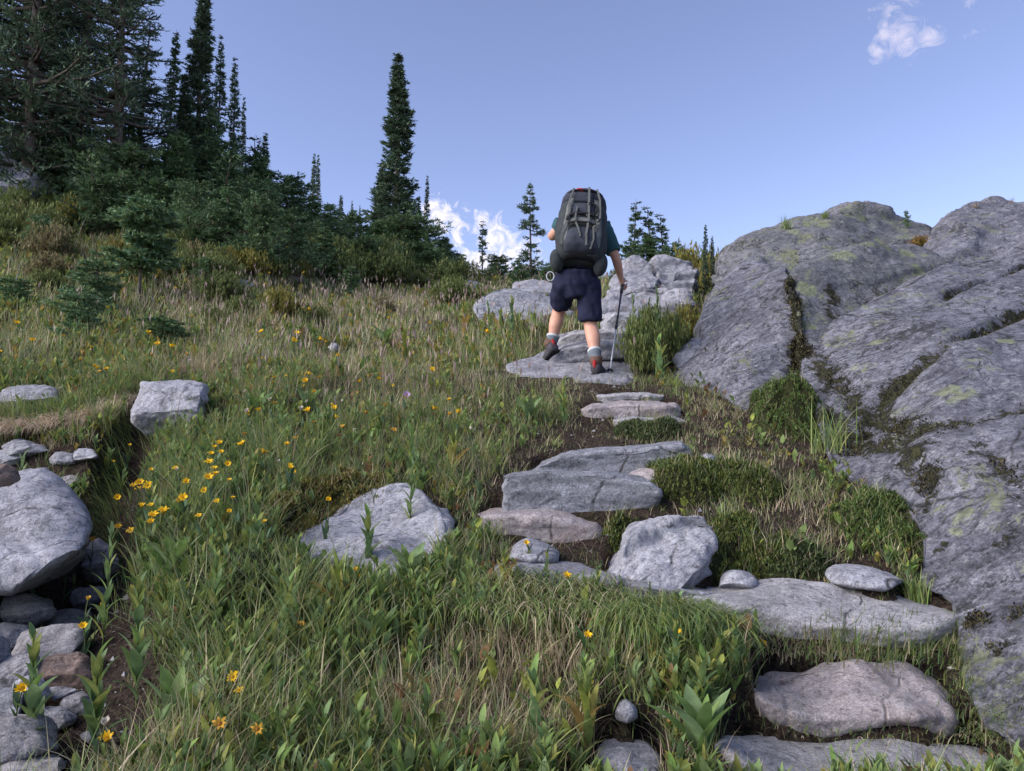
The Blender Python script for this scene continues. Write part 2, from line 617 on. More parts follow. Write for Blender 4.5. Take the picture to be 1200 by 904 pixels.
def smooth_loop(pts, n):
    """closed Catmull-Rom through pts, resampled evenly to n points"""
    p = np.array(pts, float)
    m = len(p)
    out = []
    for i in range(m):
        p0, p1, p2, p3 = p[(i - 1) % m], p[i], p[(i + 1) % m], p[(i + 2) % m]
        for t in np.linspace(0, 1, 12, endpoint=False):
            a = 0.5 * (2 * p1 + (p2 - p0) * t + (2 * p0 - 5 * p1 + 4 * p2 - p3) * t * t + (3 * p1 - p0 - 3 * p2 + p3) * t ** 3)
            lin = p1 * (1 - t) + p2 * t
            out.append(a * 0.6 + lin * 0.4)
    out = np.array(out)
    d = np.r_[0, np.cumsum(np.linalg.norm(np.roll(out, -1, 0) - out, axis=1))]
    cl = np.vstack([out, out[:1]])
    s = np.linspace(0, d[-1], n, endpoint=False)
    return np.c_[np.interp(s, d, cl[:, 0]), np.interp(s, d, cl[:, 1])]


def finish_rock(name, V, faces, mat, amp=0.02, freq=4.0, seed=0, label=None, cat='rock', group=None,
                parent=None, facets=0, aniso=(1, 1, 1), after=None, masks=None, layer=0.35, dip=None):
    c = V.mean(0)
    base = Vector(tuple(c))
    vol = 0.0
    for fa in faces:
        q = V[np.asarray(fa)] - c
        vol += np.einsum('ij,ij->i', q[:, 0], np.cross(q[:, 1], q[:, 2])).sum()
        if q.shape[1] == 4:
            vol += np.einsum('ij,ij->i', q[:, 0], np.cross(q[:, 2], q[:, 3])).sum()
    if vol < 0:
        faces = [np.asarray(fa)[:, ::-1] for fa in faces]
    me = mesh_np(name, V - c, faces, mat)
    r0 = random.Random(seed * 13 + 5)
    planes = []
    ext = np.abs(V - c).max(0)
    for _ in range(facets):
        n = np.array([r0.gauss(0, 1), r0.gauss(0, 1), r0.gauss(0, 1)])
        n /= np.linalg.norm(n)
        planes.append((n, r0.uniform(0.58, 0.80)))
    dipv = unit_(np.array(dip if dip is not None else (r0.uniform(-.35, .35), r0.uniform(-.3, .3), 1.0)))

    def f(co, no):
        q = co.copy()
        for n, k in planes:
            s = (q / ext) @ n
            over = np.clip(s - k, 0, None)
            q = q - (over * 0.95)[:, None] * n * ext
        qq = (co * np.array(aniso)) * freq
        d = amp * (fbm(qq, 4, seed) * 0.6 + (1 - 2 * np.abs(vnoise(qq * 0.7, seed + 40))) * 0.35)
        d = d + amp * 0.22 * fbm(co * np.array(aniso) * freq * 5, 3, seed + 9)
        lc = co @ dipv * freq * 4.5 + 0.5 * fbm(co * freq * 0.6, 2, seed + 3)
        st = vnoise(np.stack([lc, co[:, 0] * freq * 0.35, co[:, 1] * freq * 0.35], -1), seed + 55)
        d = d + amp * layer * np.tanh(st * 5)
        d = d - amp * 0.9 * np.exp(-(np.abs(vnoise(qq * 0.45 + 5, seed + 70)) / 0.035) ** 2) * 0.35
        return q + no * d[:, None]
    co = displace(me, f)
    if masks is not None:
        ml, mm, groove = masks(co + c)
        a = me.attributes.new('lichen', 'FLOAT', 'POINT')
        a.data.foreach_set('value', ml.astype(np.float32))
        a = me.attributes.new('moss', 'FLOAT', 'POINT')
        a.data.foreach_set('value', mm.astype(np.float32))
        co = displace(me, lambda q, no: q - no * groove[:, None])
    o = obj(name, me, parent, base if parent is None else None)
    if label:
        tag(o, label, cat, group)
    tri = []
    for fa in faces:
        fa = np.asarray(fa)
        if len(fa) == 0:
            continue
        if fa.shape[1] == 4:
            tri += [fa[:, [0, 1, 2]], fa[:, [0, 2, 3]]]
        else:
            tri.append(fa)
    ROCKS.append((o, co + c, np.vstack(tri)))
    return o


def relief(name, outline, mat, depth=None, thick=0.3, bulge=0.12, n=190, k=74, sq=0.75, d_top=None, d_bot=None,
           sink=0, rise=None, **kw):
    """closed rounded boulder whose outline is given as seen from the path"""
    ol = smooth_loop(outline, n)
    c = ol.mean(0)
    if kw.get('facets', 0) >= 4 and depth is None:
        ol = c + (ol - c) * 1.07
    ymin, ymax = ol[:, 1].min(), ol[:, 1].max()
    if depth is None:
        if d_bot is None:
            d_bot = hit(c[0], ymax) or 3.0
        if d_top is None:
            d_top = d_bot + (rise if rise is not None else 0.3)
        depth = lambda x, y: d_bot + (d_top - d_bot) * np.clip((ymax - y) / max(ymax - ymin, 1), -0.2, 1.2)
    ph = np.linspace(0.0, math.pi, k)
    rows = []
    for a in ph[1:-1]:
        r = math.sin(a) ** sq
        s = math.cos(a)
        s = math.copysign(abs(s) ** sq, s)
        q = c + r * (ol - c)
        d = depth(q[:, 0], q[:, 1])
        d = d - bulge * s if s > 0 else d + thick * (-s)
        yy = q[:, 1]
        if sink:
            yy = yy + sink * np.clip((q[:, 1] - c[1]) / (ymax - c[1]), 0, 1) ** 3
        rows.append(P(q[:, 0], yy, d))
    V = np.array(rows)
    V = V.reshape(-1, 3)
    nr = len(rows)
    f4 = grid_faces(nr, n)
    dc = float(depth(c[0], c[1]))
    top = P(c[0], c[1], dc - bulge)
    bot = P(c[0], c[1], dc + thick)
    V = np.vstack([V, top, bot])
    i = np.arange(n)
    t1 = np.stack([np.full(n, len(V) - 2), (i + 1) % n, i], -1)
    t2 = np.stack([np.full(n, len(V) - 1), (nr - 1) * n + i, (nr - 1) * n + (i + 1) % n], -1)
    return finish_rock(name, V, [f4, t1, t2], mat, **kw)


def slab(name, cols, mat, length=0.4, d_front=None, skew=0.0, nx=190, thick=0.2, round_=2, sink=8, back_off=0.0, ep=6, tap=0.42, **kw):
    """tread stone: each column gives x, back edge y, front lip y, bottom y in the picture"""
    c = np.array(cols, float)
    xs = np.linspace(c[0, 0], c[-1, 0], nx)
    # denser at the ends
    u = 0.5 - 0.5 * np.cos(np.linspace(0, math.pi, nx))
    u = 0.5 * u + 0.5 * np.linspace(0, 1, nx)
    xs = c[0, 0] + (c[-1, 0] - c[0, 0]) * u
    yb, yr, yo = (np.interp(xs, c[:, 0], c[:, i]) for i in (1, 2, 3))
    ker = np.array([1, 2, 3, 2, 1]) / 9

    def sm(a):
        return np.convolve(np.pad(a, 2, mode='edge'), ker, 'valid')
    yb, yr, yo = sm(yb), sm(yr), sm(yo)
    mid = len(c) // 2
    if d_front is None:
        d_front = hit((c[0, 0] + c[-1, 0]) / 2, np.interp((c[0, 0] + c[-1, 0]) / 2, c[:, 0], c[:, 3])) or 3
    e = (1 - np.abs(2 * u - 1) ** ep)
    e = np.clip(e, 0.0, 1) ** 0.5
    df = d_front + skew * (u - 0.5) + (1 - e) * length * tap
    db = df + length * (0.15 + 0.85 * e) * (0.9 + 0.1 * np.sin(u * 9))
    db = np.minimum(db, d_front + skew * (u - 0.5) + length)
    A = P(xs, yo + sink, df + 0.03)
    B = P(xs, yr, df)
    Cc = P(xs, yb, db)
    D = Cc - np.array([0, 0, 1]) * (thick * (0.2 + 0.8 * e))[:, None] + np.array([0, 0.02, 0])
    D[:, 2] = np.minimum(D[:, 2], A[:, 2] + 0.05)
    # ring with corner rounding
    m = 20
    ring = []
    for p, q in ((A, B), (B, Cc), (Cc, D), (D, A)):
        for t in np.linspace(0, 1, m, endpoint=False):
            ring.append(p * (1 - t) + q * t)
    ring = np.array(ring)               # (4m, nx, 3)
    for _ in range(int(round_ * 4)):
        ring = 0.5 * ring + 0.25 * (np.roll(ring, 1, 0) + np.roll(ring, -1, 0))
    K = len(ring)
    V = ring.transpose(1, 0, 2).reshape(-1, 3)
    f4 = grid_faces(nx, K)
    V = np.vstack([V, ring[:, 0].mean(0), ring[:, -1].mean(0)])
    i = np.arange(K)
    t1 = np.stack([np.full(K, len(V) - 2), (i + 1) % K, i], -1)
    t2 = np.stack([np.full(K, len(V) - 1), (nx - 1) * K + i, (nx - 1) * K + (i + 1) % K], -1)
    return finish_rock(name, V, [f4, t1, t2], mat, **kw)


G_ST = 'flat stones laid as steps up the path'
slab('stone_step', [(838, 868, 880, 915), (850, 861, 876, 940), (875, 856, 895, 960), (930, 856, 915, 980), (1000, 858, 930, 990), (1050, 861, 935, 990),
                    (1100, 868, 938, 990), (1150, 873, 940, 990), (1200, 881, 945, 990), (1245, 900, 945, 985)],
     MR['tread'], 0.42, d_front=1.93, amp=0.014, freq=5, seed=1, aniso=(0.6, 1, 2.5), label='lowest wide grey step stone, cut off by the bottom edge of the picture', cat='stone step', group=G_ST)
slab('stone_step', [(878, 800, 806, 815), (885, 795, 812, 824), (905, 788, 824, 840), (940, 785, 838, 853), (965, 774, 842, 857), (1010, 768, 840, 852), (1060, 772, 838, 849),
                    (1095, 790, 838, 850), (1112, 810, 840, 852), (1121, 838, 843, 850)],
     MR['pink'], 0.44, amp=0.018, freq=4, seed=2, round_=4, label='pinkish rounded step stone between the two lowest grey steps', cat='stone step', group=G_ST)
slab('stone_step', [(795, 692, 697, 704), (840, 688, 702, 712), (862, 682, 708, 735), (895, 678, 714, 744), (925, 676, 720, 750), (965, 681, 728, 755), (1000, 688, 734, 758), (1050, 696, 738, 752),
                    (1090, 708, 734, 745), (1112, 716, 728, 736), (1123, 721, 725, 728)],
     MR['tread'], 0.42, skew=-0.15, amp=0.014, freq=4.5, seed=3, aniso=(0.6, 1, 2.5), label='long pale grey step slab with pointed right end touching the bedrock', cat='stone step', group=G_ST)
relief('small_stone', [(967, 673), (975, 664), (990, 660), (1012, 664), (1040, 672), (1058, 680), (1055, 692), (1030, 694), (1000, 690), (975, 684)], MR['pale'],
       rise=0.18, thick=0.14, amp=0.008, freq=9, seed=4, facets=3, n=80, k=28, label='small pale wedge of stone behind the long pointed step slab', cat='stone')
relief('small_stone', [(843, 690), (846, 673), (860, 664), (874, 668), (888, 680), (885, 692), (860, 696)], MR['pale'],
       rise=0.15, thick=0.14, amp=0.008, freq=9, seed=5, facets=3, n=70, k=24, label='small white stone under the moss at the left end of the long slab', cat='stone')
relief('angular_boulder', [(703, 662), (712, 648), (728, 636), (745, 624), (768, 620), (780, 610), (792, 602), (815, 607), (832, 616), (833, 640), (822, 665), (815, 692), (770, 700), (725, 694)], MR['pale'],
       rise=0.45, thick=0.3, bulge=0.07, sq=.6, amp=0.04, freq=4, seed=6, facets=9, layer=.5, label='angular white boulder with cracked faces beside the steps', cat='boulder')
slab('stone_step', [(582, 664, 670, 680), (600, 657, 668, 684), (650, 656, 670, 686), (700, 664, 678, 692), (750, 676, 686, 698), (800, 684, 692, 702), (845, 692, 698, 706)],
     MR['gneiss'], 0.3, amp=0.014, freq=5, seed=7, label='low bluish slab half hidden in grass left of the angular white boulder', cat='stone step', group=G_ST)
relief('small_stone', [(597, 655), (600, 640), (618, 631), (640, 636), (655, 648), (650, 660), (620, 662)], MR['gneiss'],
       rise=0.12, thick=0.12, amp=0.008, freq=9, seed=8, n=70, k=24, label='small grey stone wedged under the rounded step in the grass', cat='stone')
slab('stone_step', [(561, 600, 606, 614), (575, 596, 604, 626), (600, 594, 603, 632), (640, 593, 604, 638), (670, 597, 610, 643), (700, 606, 620, 647), (712, 618, 630, 648), (718, 634, 640, 646)],
     MR['pink'], 0.36, amp=0.013, freq=5, seed=9, aniso=(0.6, 1, 2), label='rounded buff step stone just below the square-ended block', cat='stone step', group=G_ST)
slab('stone_step', [(590, 556, 558, 598), (600, 552, 555, 602), (640, 551, 553, 604), (710, 553, 556, 606), (740, 557, 561, 600), (762, 561, 565, 588), (775, 573, 575, 582)],
     MR['blue'], 0.26, amp=0.013, freq=6, seed=10, round_=.5, ep=40, tap=.1, aniso=(0.5, 1, 2.5), label='square-ended blue grey block with a tall banded front face', cat='stone step', group=G_ST)
relief('small_stone', [(735, 558), (750, 549), (772, 546), (792, 547), (800, 553), (785, 562), (755, 566)], MR['pink'],
       rise=0.2, thick=0.12, amp=0.008, freq=9, seed=11, n=70, k=24, label='small buff stone wedged between two upper step blocks', cat='stone')
slab('stone_step', [(620, 552, 554, 558), (635, 541, 545, 559), (660, 530, 535, 560), (700, 526, 530, 560), (760, 522, 526, 558), (798, 518, 522, 548), (810, 530, 533, 542)],
     MR['blue'], 0.30, amp=0.013, freq=6, seed=12, round_=.5, ep=12, tap=.2, aniso=(0.5, 1, 2.5), label='dark blue grey slab with tapering left end behind the square-ended block', cat='stone step', group=G_ST)
slab('stone_step', [(718, 490, 493, 498), (740, 486, 490, 504), (770, 488, 492, 501), (790, 486, 490, 505), (805, 492, 495, 502)],
     MR['tread'], 0.28, amp=0.012, freq=7, seed=13, nx=110, label='short grey step with a notch, lower of the close pair', cat='stone step', group=G_ST)
slab('stone_step', [(682, 480, 482, 486), (695, 473, 477, 487), (730, 469, 474, 488), (770, 470, 475, 487), (792, 473, 477, 486), (800, 478, 481, 485)],
     MR['pink'], 0.30, amp=0.012, freq=7, seed=14, nx=110, label='short buff step, upper of the close pair', cat='stone step', group=G_ST)
slab('stone_step', [(700, 463, 465, 468), (730, 459, 462, 469), (760, 460, 463, 470), (778, 463, 465, 468)],
     MR['tread'], 0.25, amp=0.008, freq=8, seed=15, nx=90, label='thin sliver of stone below the slab the hiker stands on', cat='stone step', group=G_ST)
# the sloping rock the hiker walks on
D_FOOT = 6.05
relief('sloping_rock', [(598, 436), (596, 428), (625, 420), (655, 405), (650, 394), (680, 389), (735, 388), (742, 400), (738, 425), (742, 445), (700, 452), (660, 447), (625, 447)], MR['gneiss'],
       d_bot=5.98, d_top=7.35, thick=0.25, bulge=0.03, sq=0.5, amp=0.022, freq=3, seed=16, facets=0, aniso=(1, 1, 1.5), label='pale sloping bedrock under the boots of the hiker', cat='rock')
slab('stone_step', [(672, 446, 449, 452), (680, 438, 444, 458), (705, 436, 445, 462), (735, 437, 447, 461), (744, 446, 450, 456)],
     MR['gneiss'], 0.55, d_front=5.84, amp=0.012, freq=7, seed=17, nx=110, label='rounded step stone under the right boot of the hiker', cat='stone step', group=G_ST)
slab('stone_step', [(640, 420, 424, 430), (660, 404, 409, 418), (700, 398, 403, 414), (735, 398, 403, 412), (742, 404, 408, 412)],
     MR['gneiss'], 0.5, d_front=6.5, amp=0.02, freq=5, seed=141, round_=.5, ep=14, nx=110, label='ledge of rock just above the slab the hiker stands on', cat='stone step', group=G_ST)
slab('stone_step', [(650, 396, 399, 406), (672, 388, 391, 398), (705, 386, 389, 398), (738, 386, 389, 397), (742, 391, 393, 396)],
     MR['tread'], 0.5, d_front=6.95, amp=0.02, freq=5, seed=142, round_=.5, ep=14, nx=110, label='upper ledge of rock seen between the legs of the hiker', cat='stone step', group=G_ST)
slab('stone_step', [(704, 378, 381, 388), (720, 366, 369, 380), (748, 366, 370, 382), (758, 374, 377, 384)],
     MR['pale'], 0.5, d_front=7.9, amp=0.02, freq=5, seed=143, round_=.7, nx=100, label='pale block of the path behind the trekking pole', cat='stone step', group=G_ST)
# rocks further up the path
relief('far_rock', [(706, 382), (703, 355), (715, 345), (760, 340), (800, 348), (806, 365), (790, 385), (740, 395)], MR['gneiss'], d_bot=8.2, d_top=9.5, thick=0.6, bulge=0.05, sq=.5,
       amp=0.08, freq=2.6, seed=18, facets=12, layer=.8, label='broken pale ledge at the top of the path right of the hiker', cat='rock')
relief('far_rock', [(716, 352), (718, 330), (728, 314), (748, 307), (766, 309), (772, 325), (770, 350), (745, 357)], MR['gneiss'], d_bot=9.6, d_top=10.6, thick=0.7, bulge=0.1, sq=.5,
       amp=0.07, freq=2.2, seed=19, facets=11, layer=.5, label='left half of the cracked rock on the skyline right of the hiker', cat='rock')
relief('far_rock', [(764, 350), (762, 325), (768, 308), (785, 303), (806, 307), (815, 322), (812, 346), (790, 354)], MR['gneiss'], d_bot=9.9, d_top=10.8, thick=0.7, bulge=0.1, sq=.5,
       amp=0.07, freq=2.2, seed=190, facets=11, layer=.5, label='right half of the cracked rock on the skyline, nearest the shrubs', cat='rock')
relief('far_rock', [(780, 372), (778, 350), (792, 342), (806, 340), (815, 352), (808, 372), (795, 378)], MR['pale'], d_bot=8.8, rise=0.3, thick=0.4, amp=0.05, freq=3, seed=20, facets=7, n=80, k=30,
       label='small leaning pale stone beside the cracked skyline rock', cat='rock')
relief('far_rock', [(555, 362), (562, 348), (580, 341), (610, 346), (655, 352), (668, 366), (650, 378), (600, 378), (566, 376)], MR['blue'], d_bot=9.2, rise=0.8, thick=0.5, amp=0.06, freq=2.5, seed=21, facets=6,
       label='long blue grey rock behind the left leg of the hiker', cat='rock')
relief('far_rock', [(598, 344), (606, 334), (625, 330), (650, 335), (665, 345), (640, 352), (610, 350)], MR['gneiss'], d_bot=10.6, rise=0.6, thick=0.5, amp=0.06, freq=2.5, seed=22, facets=6, n=90, k=30,
       label='smaller grey rock just above the long blue grey one', cat='rock')
relief('far_rock', [(462, 336), (468, 328), (482, 324), (496, 328), (500, 336), (480, 341)], MR['gneiss'], d_bot=hit(480, 338), rise=0.4, thick=0.4, amp=0.05, freq=3, seed=23, facets=5, n=60, k=24,
       label='rounded grey rock at the foot of the tall spire tree', cat='rock')
relief('far_rock', [(518, 336), (530, 331), (550, 331), (566, 336), (560, 342), (530, 343)], MR['blue'], d_bot=hit(540, 342), rise=0.5, thick=0.4, amp=0.05, freq=3, seed=24, facets=5, n=60, k=24,
       label='low grey rock on the skyline grass below the bright cloud', cat='rock')
relief('far_rock', [(260, 334), (266, 329), (282, 327), (296, 331), (294, 336), (272, 337)], MR['pale'], d_bot=hit(280, 336), rise=0.4, thick=0.3, amp=0.04, freq=3, seed=25, facets=5, n=60, k=24,
       label='small flat pale rock alone in the upper meadow', cat='rock')
relief('far_rock', [(296, 316), (305, 308), (325, 312), (345, 320), (350, 328), (325, 328), (305, 322)], MR['gneiss'], d_bot=hit(322, 326), rise=0.8, thick=0.5, amp=0.08, freq=2.5, seed=26, facets=6, n=70, k=26,
       label='broken grey ledge in the grass below the dark shrubs', cat='rock')
relief('far_rock', [(-30, 225), (-20, 185), (5, 180), (20, 195), (40, 205), (52, 222), (46, 238), (10, 245)], MR['pale'], d_bot=14.2, rise=1.0, thick=0.9, amp=0.12, freq=1.6, seed=27, facets=8,
       label='pale rock mass showing between trees at the left edge', cat='rock')
relief('far_rock', [(384, 408), (388, 401), (396, 402), (398, 410), (390, 414)], MR['pale'], rise=0.15, thick=0.15, amp=0.02, freq=6, seed=28, n=40, k=16,
       label='fist sized pale stone in the middle of the meadow', cat='stone')
# left side
relief('boulder', [(158, 492), (160, 470), (168, 452), (185, 445), (215, 445), (235, 452), (246, 470), (244, 492), (225, 506), (180, 508)], MR['boulder'], rise=0.3, thick=0.3, bulge=0.14, amp=0.035, freq=4, seed=30, facets=3, sink=10,
       label='squat grey boulder with a yellow flower above the creek gully', cat='boulder')
relief('boulder', [(2, 474), (8, 456), (25, 452), (50, 454), (64, 460), (64, 474), (40, 480)], MR['gneiss'], rise=0.3, thick=0.25, amp=0.03, freq=5, seed=31, facets=4, n=80, k=30,
       label='flat grey stone in the grass at the left edge', cat='boulder')
relief('boulder', [(-70, 600), (-40, 552), (0, 545), (30, 548), (60, 566), (85, 588), (100, 612), (102, 640), (92, 662), (60, 680), (10, 686), (-50, 680)], MR['boulder'], d_bot=2.95, rise=0.55, thick=0.45, bulge=0.16, amp=0.03, freq=3,
       seed=32, facets=5, n=150, k=56, label='big smooth pale boulder beside the creek gully', cat='boulder')
relief('small_stone', [(-14, 572), (-12, 548), (5, 544), (18, 552), (22, 562), (10, 568)], MR['brown'], d_bot=2.92, rise=0.04, thick=0.08, amp=0.012, freq=9, seed=33, n=60, k=24, facets=5,
       label='small dark brown stone lying on top of the big pale boulder', cat='stone')
relief('outcrop_stone', [(340, 640), (352, 626), (385, 608), (415, 588), (440, 577), (470, 573), (492, 582), (515, 596), (530, 612), (535, 630), (500, 650), (470, 668), (430, 672), (380, 660)], MR['pale'], rise=0.6, thick=0.25, bulge=0.02, sq=0.6,
       amp=0.035, freq=4, seed=34, facets=4, n=150, k=50, label='flat bluish white rock sunk in the flowers left of the steps', cat='rock')
relief('small_stone', [(820, 545), (820, 537), (828, 532), (837, 536), (838, 544), (830, 549)], MR['pale'], rise=0.06, thick=0.06, amp=0.008, freq=12, seed=35, n=50, k=20, facets=4, label='tiny white stone in the moss right of the blue grey slab', cat='stone')
relief('small_stone', [(706, 905), (708, 880), (725, 874), (755, 876), (768, 890), (770, 915), (735, 920)], MR['gneiss'], rise=0.2, thick=0.15, amp=0.015, freq=8, seed=36, n=80, k=28, facets=5, label='small grey stone in the grass at the bottom edge', cat='stone')
relief('small_stone', [(722, 842), (724, 830), (734, 822), (744, 828), (745, 840), (732, 846)], MR['pale'], rise=0.05, thick=0.06, amp=0.008, freq=12, seed=37, n=50, k=20, facets=5, label='tiny pale stone in the dark hollow under drooping grass', cat='stone')
relief('small_stone', [(1000, 611), (1015, 603), (1030, 605), (1046, 612), (1040, 618), (1015, 618)], MR['pink'], rise=0.08, thick=0.06, amp=0.006, freq=12, seed=38, n=50, k=20, label='thin buff chip of stone on bare soil by the angular boulder', cat='stone') if False else None
# creek stones (picture x, y, half width, half height)
_cs = [(24, 722, 40, 26, 'creek', 'rounded dark stone at the mouth of the gully'), (8, 752, 30, 22, 'pale', 'white wedge of stone at the left edge of the creek bed'),
       (14, 790, 34, 30, 'creek', 'rough grey stone below the white wedge'), (60, 760, 38, 28, 'creek', 'flat topped grey stone in the middle of the creek bed'),
       (75, 785, 36, 26, 'brown', 'rusty brown stone in the creek bed'), (84, 728, 28, 14, 'creek', 'thin grey stone lying in the dark gully mouth'),
       (36, 812, 16, 22, 'pale', 'upright bluish stone in the creek bed'), (6, 830, 32, 30, 'gneiss', 'grey stone behind the nearest yellow flower'),
       (72, 814, 22, 12, 'gneiss', 'low bluish stone beside the rusty brown one'), (104, 792, 10, 9, 'pale', 'small white pebble at the right edge of the creek bed'),
       (18, 868, 42, 26, 'creek', 'long grey stone near the bottom left corner'), (62, 846, 26, 16, 'gneiss', 'dark grey stone above the bottom left corner'),
       (92, 826, 16, 12, 'creek', 'small grey stone beside the low bluish one'), (105, 700, 22, 20, 'gneiss', 'grey stone on the right bank of the gully'),
       (118, 660, 20, 28, 'gneiss', 'mossy grey stone in the right wall of the gully'), (40, 900, 40, 18, 'creek', 'pale stone cut off at the bottom left corner'),
       (90, 745, 18, 12, 'creek', 'flat buff stone behind the yellow flower over the creek bed'), (30, 742, 14, 10, 'brown', 'small brown stone in the shade of the big boulder'),
       (12, 538, 16, 10, 'pale', 'small pale stone above the big smooth boulder'), (30, 528, 26, 12, 'gneiss', 'flat stone under the hanging turf fringe'),
       (75, 538, 14, 9, 'gneiss', 'small round stone at the head of the gully'), (100, 532, 14, 9, 'pale', 'small stone capped with moss in the gully'), (78, 566, 16, 10, 'creek', 'small dark stone in the gully above the big boulder'),
       (110, 862, 14, 9, 'creek', 'small stone in the grass at the edge of the creek bed'), (50, 872, 14, 10, 'pale', 'small pale stone between the lowest creek stones'), (-20, 780, 34, 40, 'gneiss', 'grey stone cut off by the left edge of the creek bed')]
for i, (x, y, a, b, m, lb) in enumerate(_cs):
    rr = random.Random(i + 50)
    ol = []
    for k in range(9):
        th = 2 * math.pi * k / 9
        q = rr.uniform(0.82, 1.12)
        ol.append((x + a * q * math.cos(th) * (abs(math.cos(th)) ** -0.15 if abs(math.cos(th)) > .1 else 1), y + b * q * math.sin(th)))
    dd = hit(x, y + b * 0.7) or 2.5
    ww = 2 * a * dd / F
    relief('creek_stone' if y > 690 or True else '', ol, MR[m], d_bot=dd - ww * 0.2, rise=ww * 0.5, thick=ww * 0.5, bulge=ww * 0.25, sq=0.7, n=96, k=44, amp=ww * 0.11, freq=0.9 / ww,
           seed=60 + i, facets=11, label=lb, cat='stone', group='stones in the creek bed')

# ------------------------------------------------------------------ bedrock outcrop on the right


def tps_depth(ctrl):
    c = np.array(ctrl, float)
    xy = c[:, :2] / 100
    W = _tps_fit(xy, 1.0 / c[:, 2], 1e-3)          # inverse distance varies linearly across a plane
    def f(x, y):
        x = np.asarray(x, float)
        y = np.asarray(y, float)
        sh = np.broadcast(x, y).shape
        q = np.c_[np.broadcast_to(x, sh).ravel(), np.broadcast_to(y, sh).ravel()] / 100
        return (1 / np.clip(_tps_eval(q, xy, W), 0.05, 1)).reshape(sh)
    return f


def line_mask(pts, widths, depth):
    """distance mask round a crack drawn through picture points on the rock"""
    A = np.array([P(x, y, depth(x, y)) for x, y in pts])

    def f(q):
        best = np.zeros(len(q))
        for i in range(len(A) - 1):
            ab = A[i + 1] - A[i]
            t = np.clip(((q - A[i]) @ ab) / (ab @ ab), 0, 1)
            d = np.linalg.norm(q - (A[i] + t[:, None] * ab), axis=1)
            w_ = widths[i] * (1 - t) + widths[i + 1] * t
            best = np.maximum(best, np.exp(-(d / w_) ** 2))
        return best
    return f


def blob_mask(blobs, depth):
    A = [(P(x, y, depth(x, y)), r) for x, y, r in blobs]

    def f(q):
        best = np.zeros(len(q))
        for c, r in A:
            best = np.maximum(best, np.exp(-(np.linalg.norm(q - c, axis=1) / r) ** 4))
        return best
    return f


G_BR = 'masses of the bedrock outcrop on the right'
dM = tps_depth([(1500, 290, 7.4), (1350, 290, 7.2), (1200, 303, 7.0), (1105, 312, 6.9), (1010, 355, 6.1), (940, 430, 5.4), (968, 520, 4.35), (1035, 575, 3.75), (1082, 650, 3.2), (1125, 740, 2.68),
                (1160, 850, 2.26), (1350, 960, 1.85), (1500, 960, 1.8), (1200, 600, 3.02), (1200, 450, 4.2), (1200, 370, 5.5), (1100, 400, 5.0), (1100, 520, 3.75), (1040, 460, 4.6), (1350, 500, 3.4), (1500, 500, 3.1), (1250, 750, 2.3), (1200, 700, 2.6)])
out_main = [(1420, 290), (1300, 297), (1200, 303), (1150, 306), (1105, 312), (1060, 335), (1010, 355), (975, 375), (950, 395), (940, 420), (938, 450), (960, 480), (966, 520), (985, 560), (1035, 578),
            (1072, 610), (1080, 650), (1080, 685), (1118, 705), (1128, 742), (1122, 762), (1138, 812), (1160, 852), (1210, 885), (1300, 960), (1420, 960), (1500, 620)]
mossf = line_mask([(1260, 330), (1197, 363), (1140, 392), (1087, 420), (1060, 440), (1033, 462), (1010, 500)], [0.09, 0.09, 0.06, 0.10, 0.08, 0.11, 0.08], dM)
crack2 = line_mask([(1260, 285), (1193, 312), (1150, 328), (1117, 340), (1097, 352)], [0.04, 0.05, 0.03, 0.06, 0.03], dM)
moss3 = line_mask([(1240, 455), (1200, 475), (1150, 490), (1100, 505), (1060, 500), (1020, 480), (985, 450), (955, 420)], [0.08, 0.10, 0.07, 0.12, 0.12, 0.14, 0.12, 0.12], dM)
moss4 = line_mask([(965, 480), (1010, 520), (1060, 520), (1090, 560), (1075, 590)], [0.12, 0.14, 0.14, 0.09, 0.07], dM)
moss5 = line_mask([(1110, 490), (1150, 520), (1190, 560), (1230, 600)], [0.07, 0.08, 0.07, 0.07], dM)
moss6 = blob_mask([(1178, 635, .06), (1150, 730, .07), (1195, 720, .06), (1170, 760, .05), (1100, 640, .05), (1190, 580, .06)], dM)
lich = blob_mask([(1132, 608, .085), (1118, 460, .16), (1090, 500, .12), (1030, 400, .10), (1150, 430, .14), (1180, 400, .12), (1200, 660, .06), (1120, 620, .05), (1010, 430, .10)], dM)


def masks_main(q):
    a, b, c3, d, e = mossf(q), crack2(q), moss3(q), moss4(q), moss5(q)
    m = np.maximum.reduce([a * 1.0, b * 0.8, c3 * 0.85, d * 0.8, e * 0.65, moss6(q) * 0.7])
    g = np.maximum.reduce([a, b]) ** 2 * 0.08 + np.maximum.reduce([c3, d, e]) * 0.03 * (1 + fbm(q * 9, 3, 5))
    return lich(q) * 0.75, m, g


def rimmed(f, ol_pts, drop):
    return f


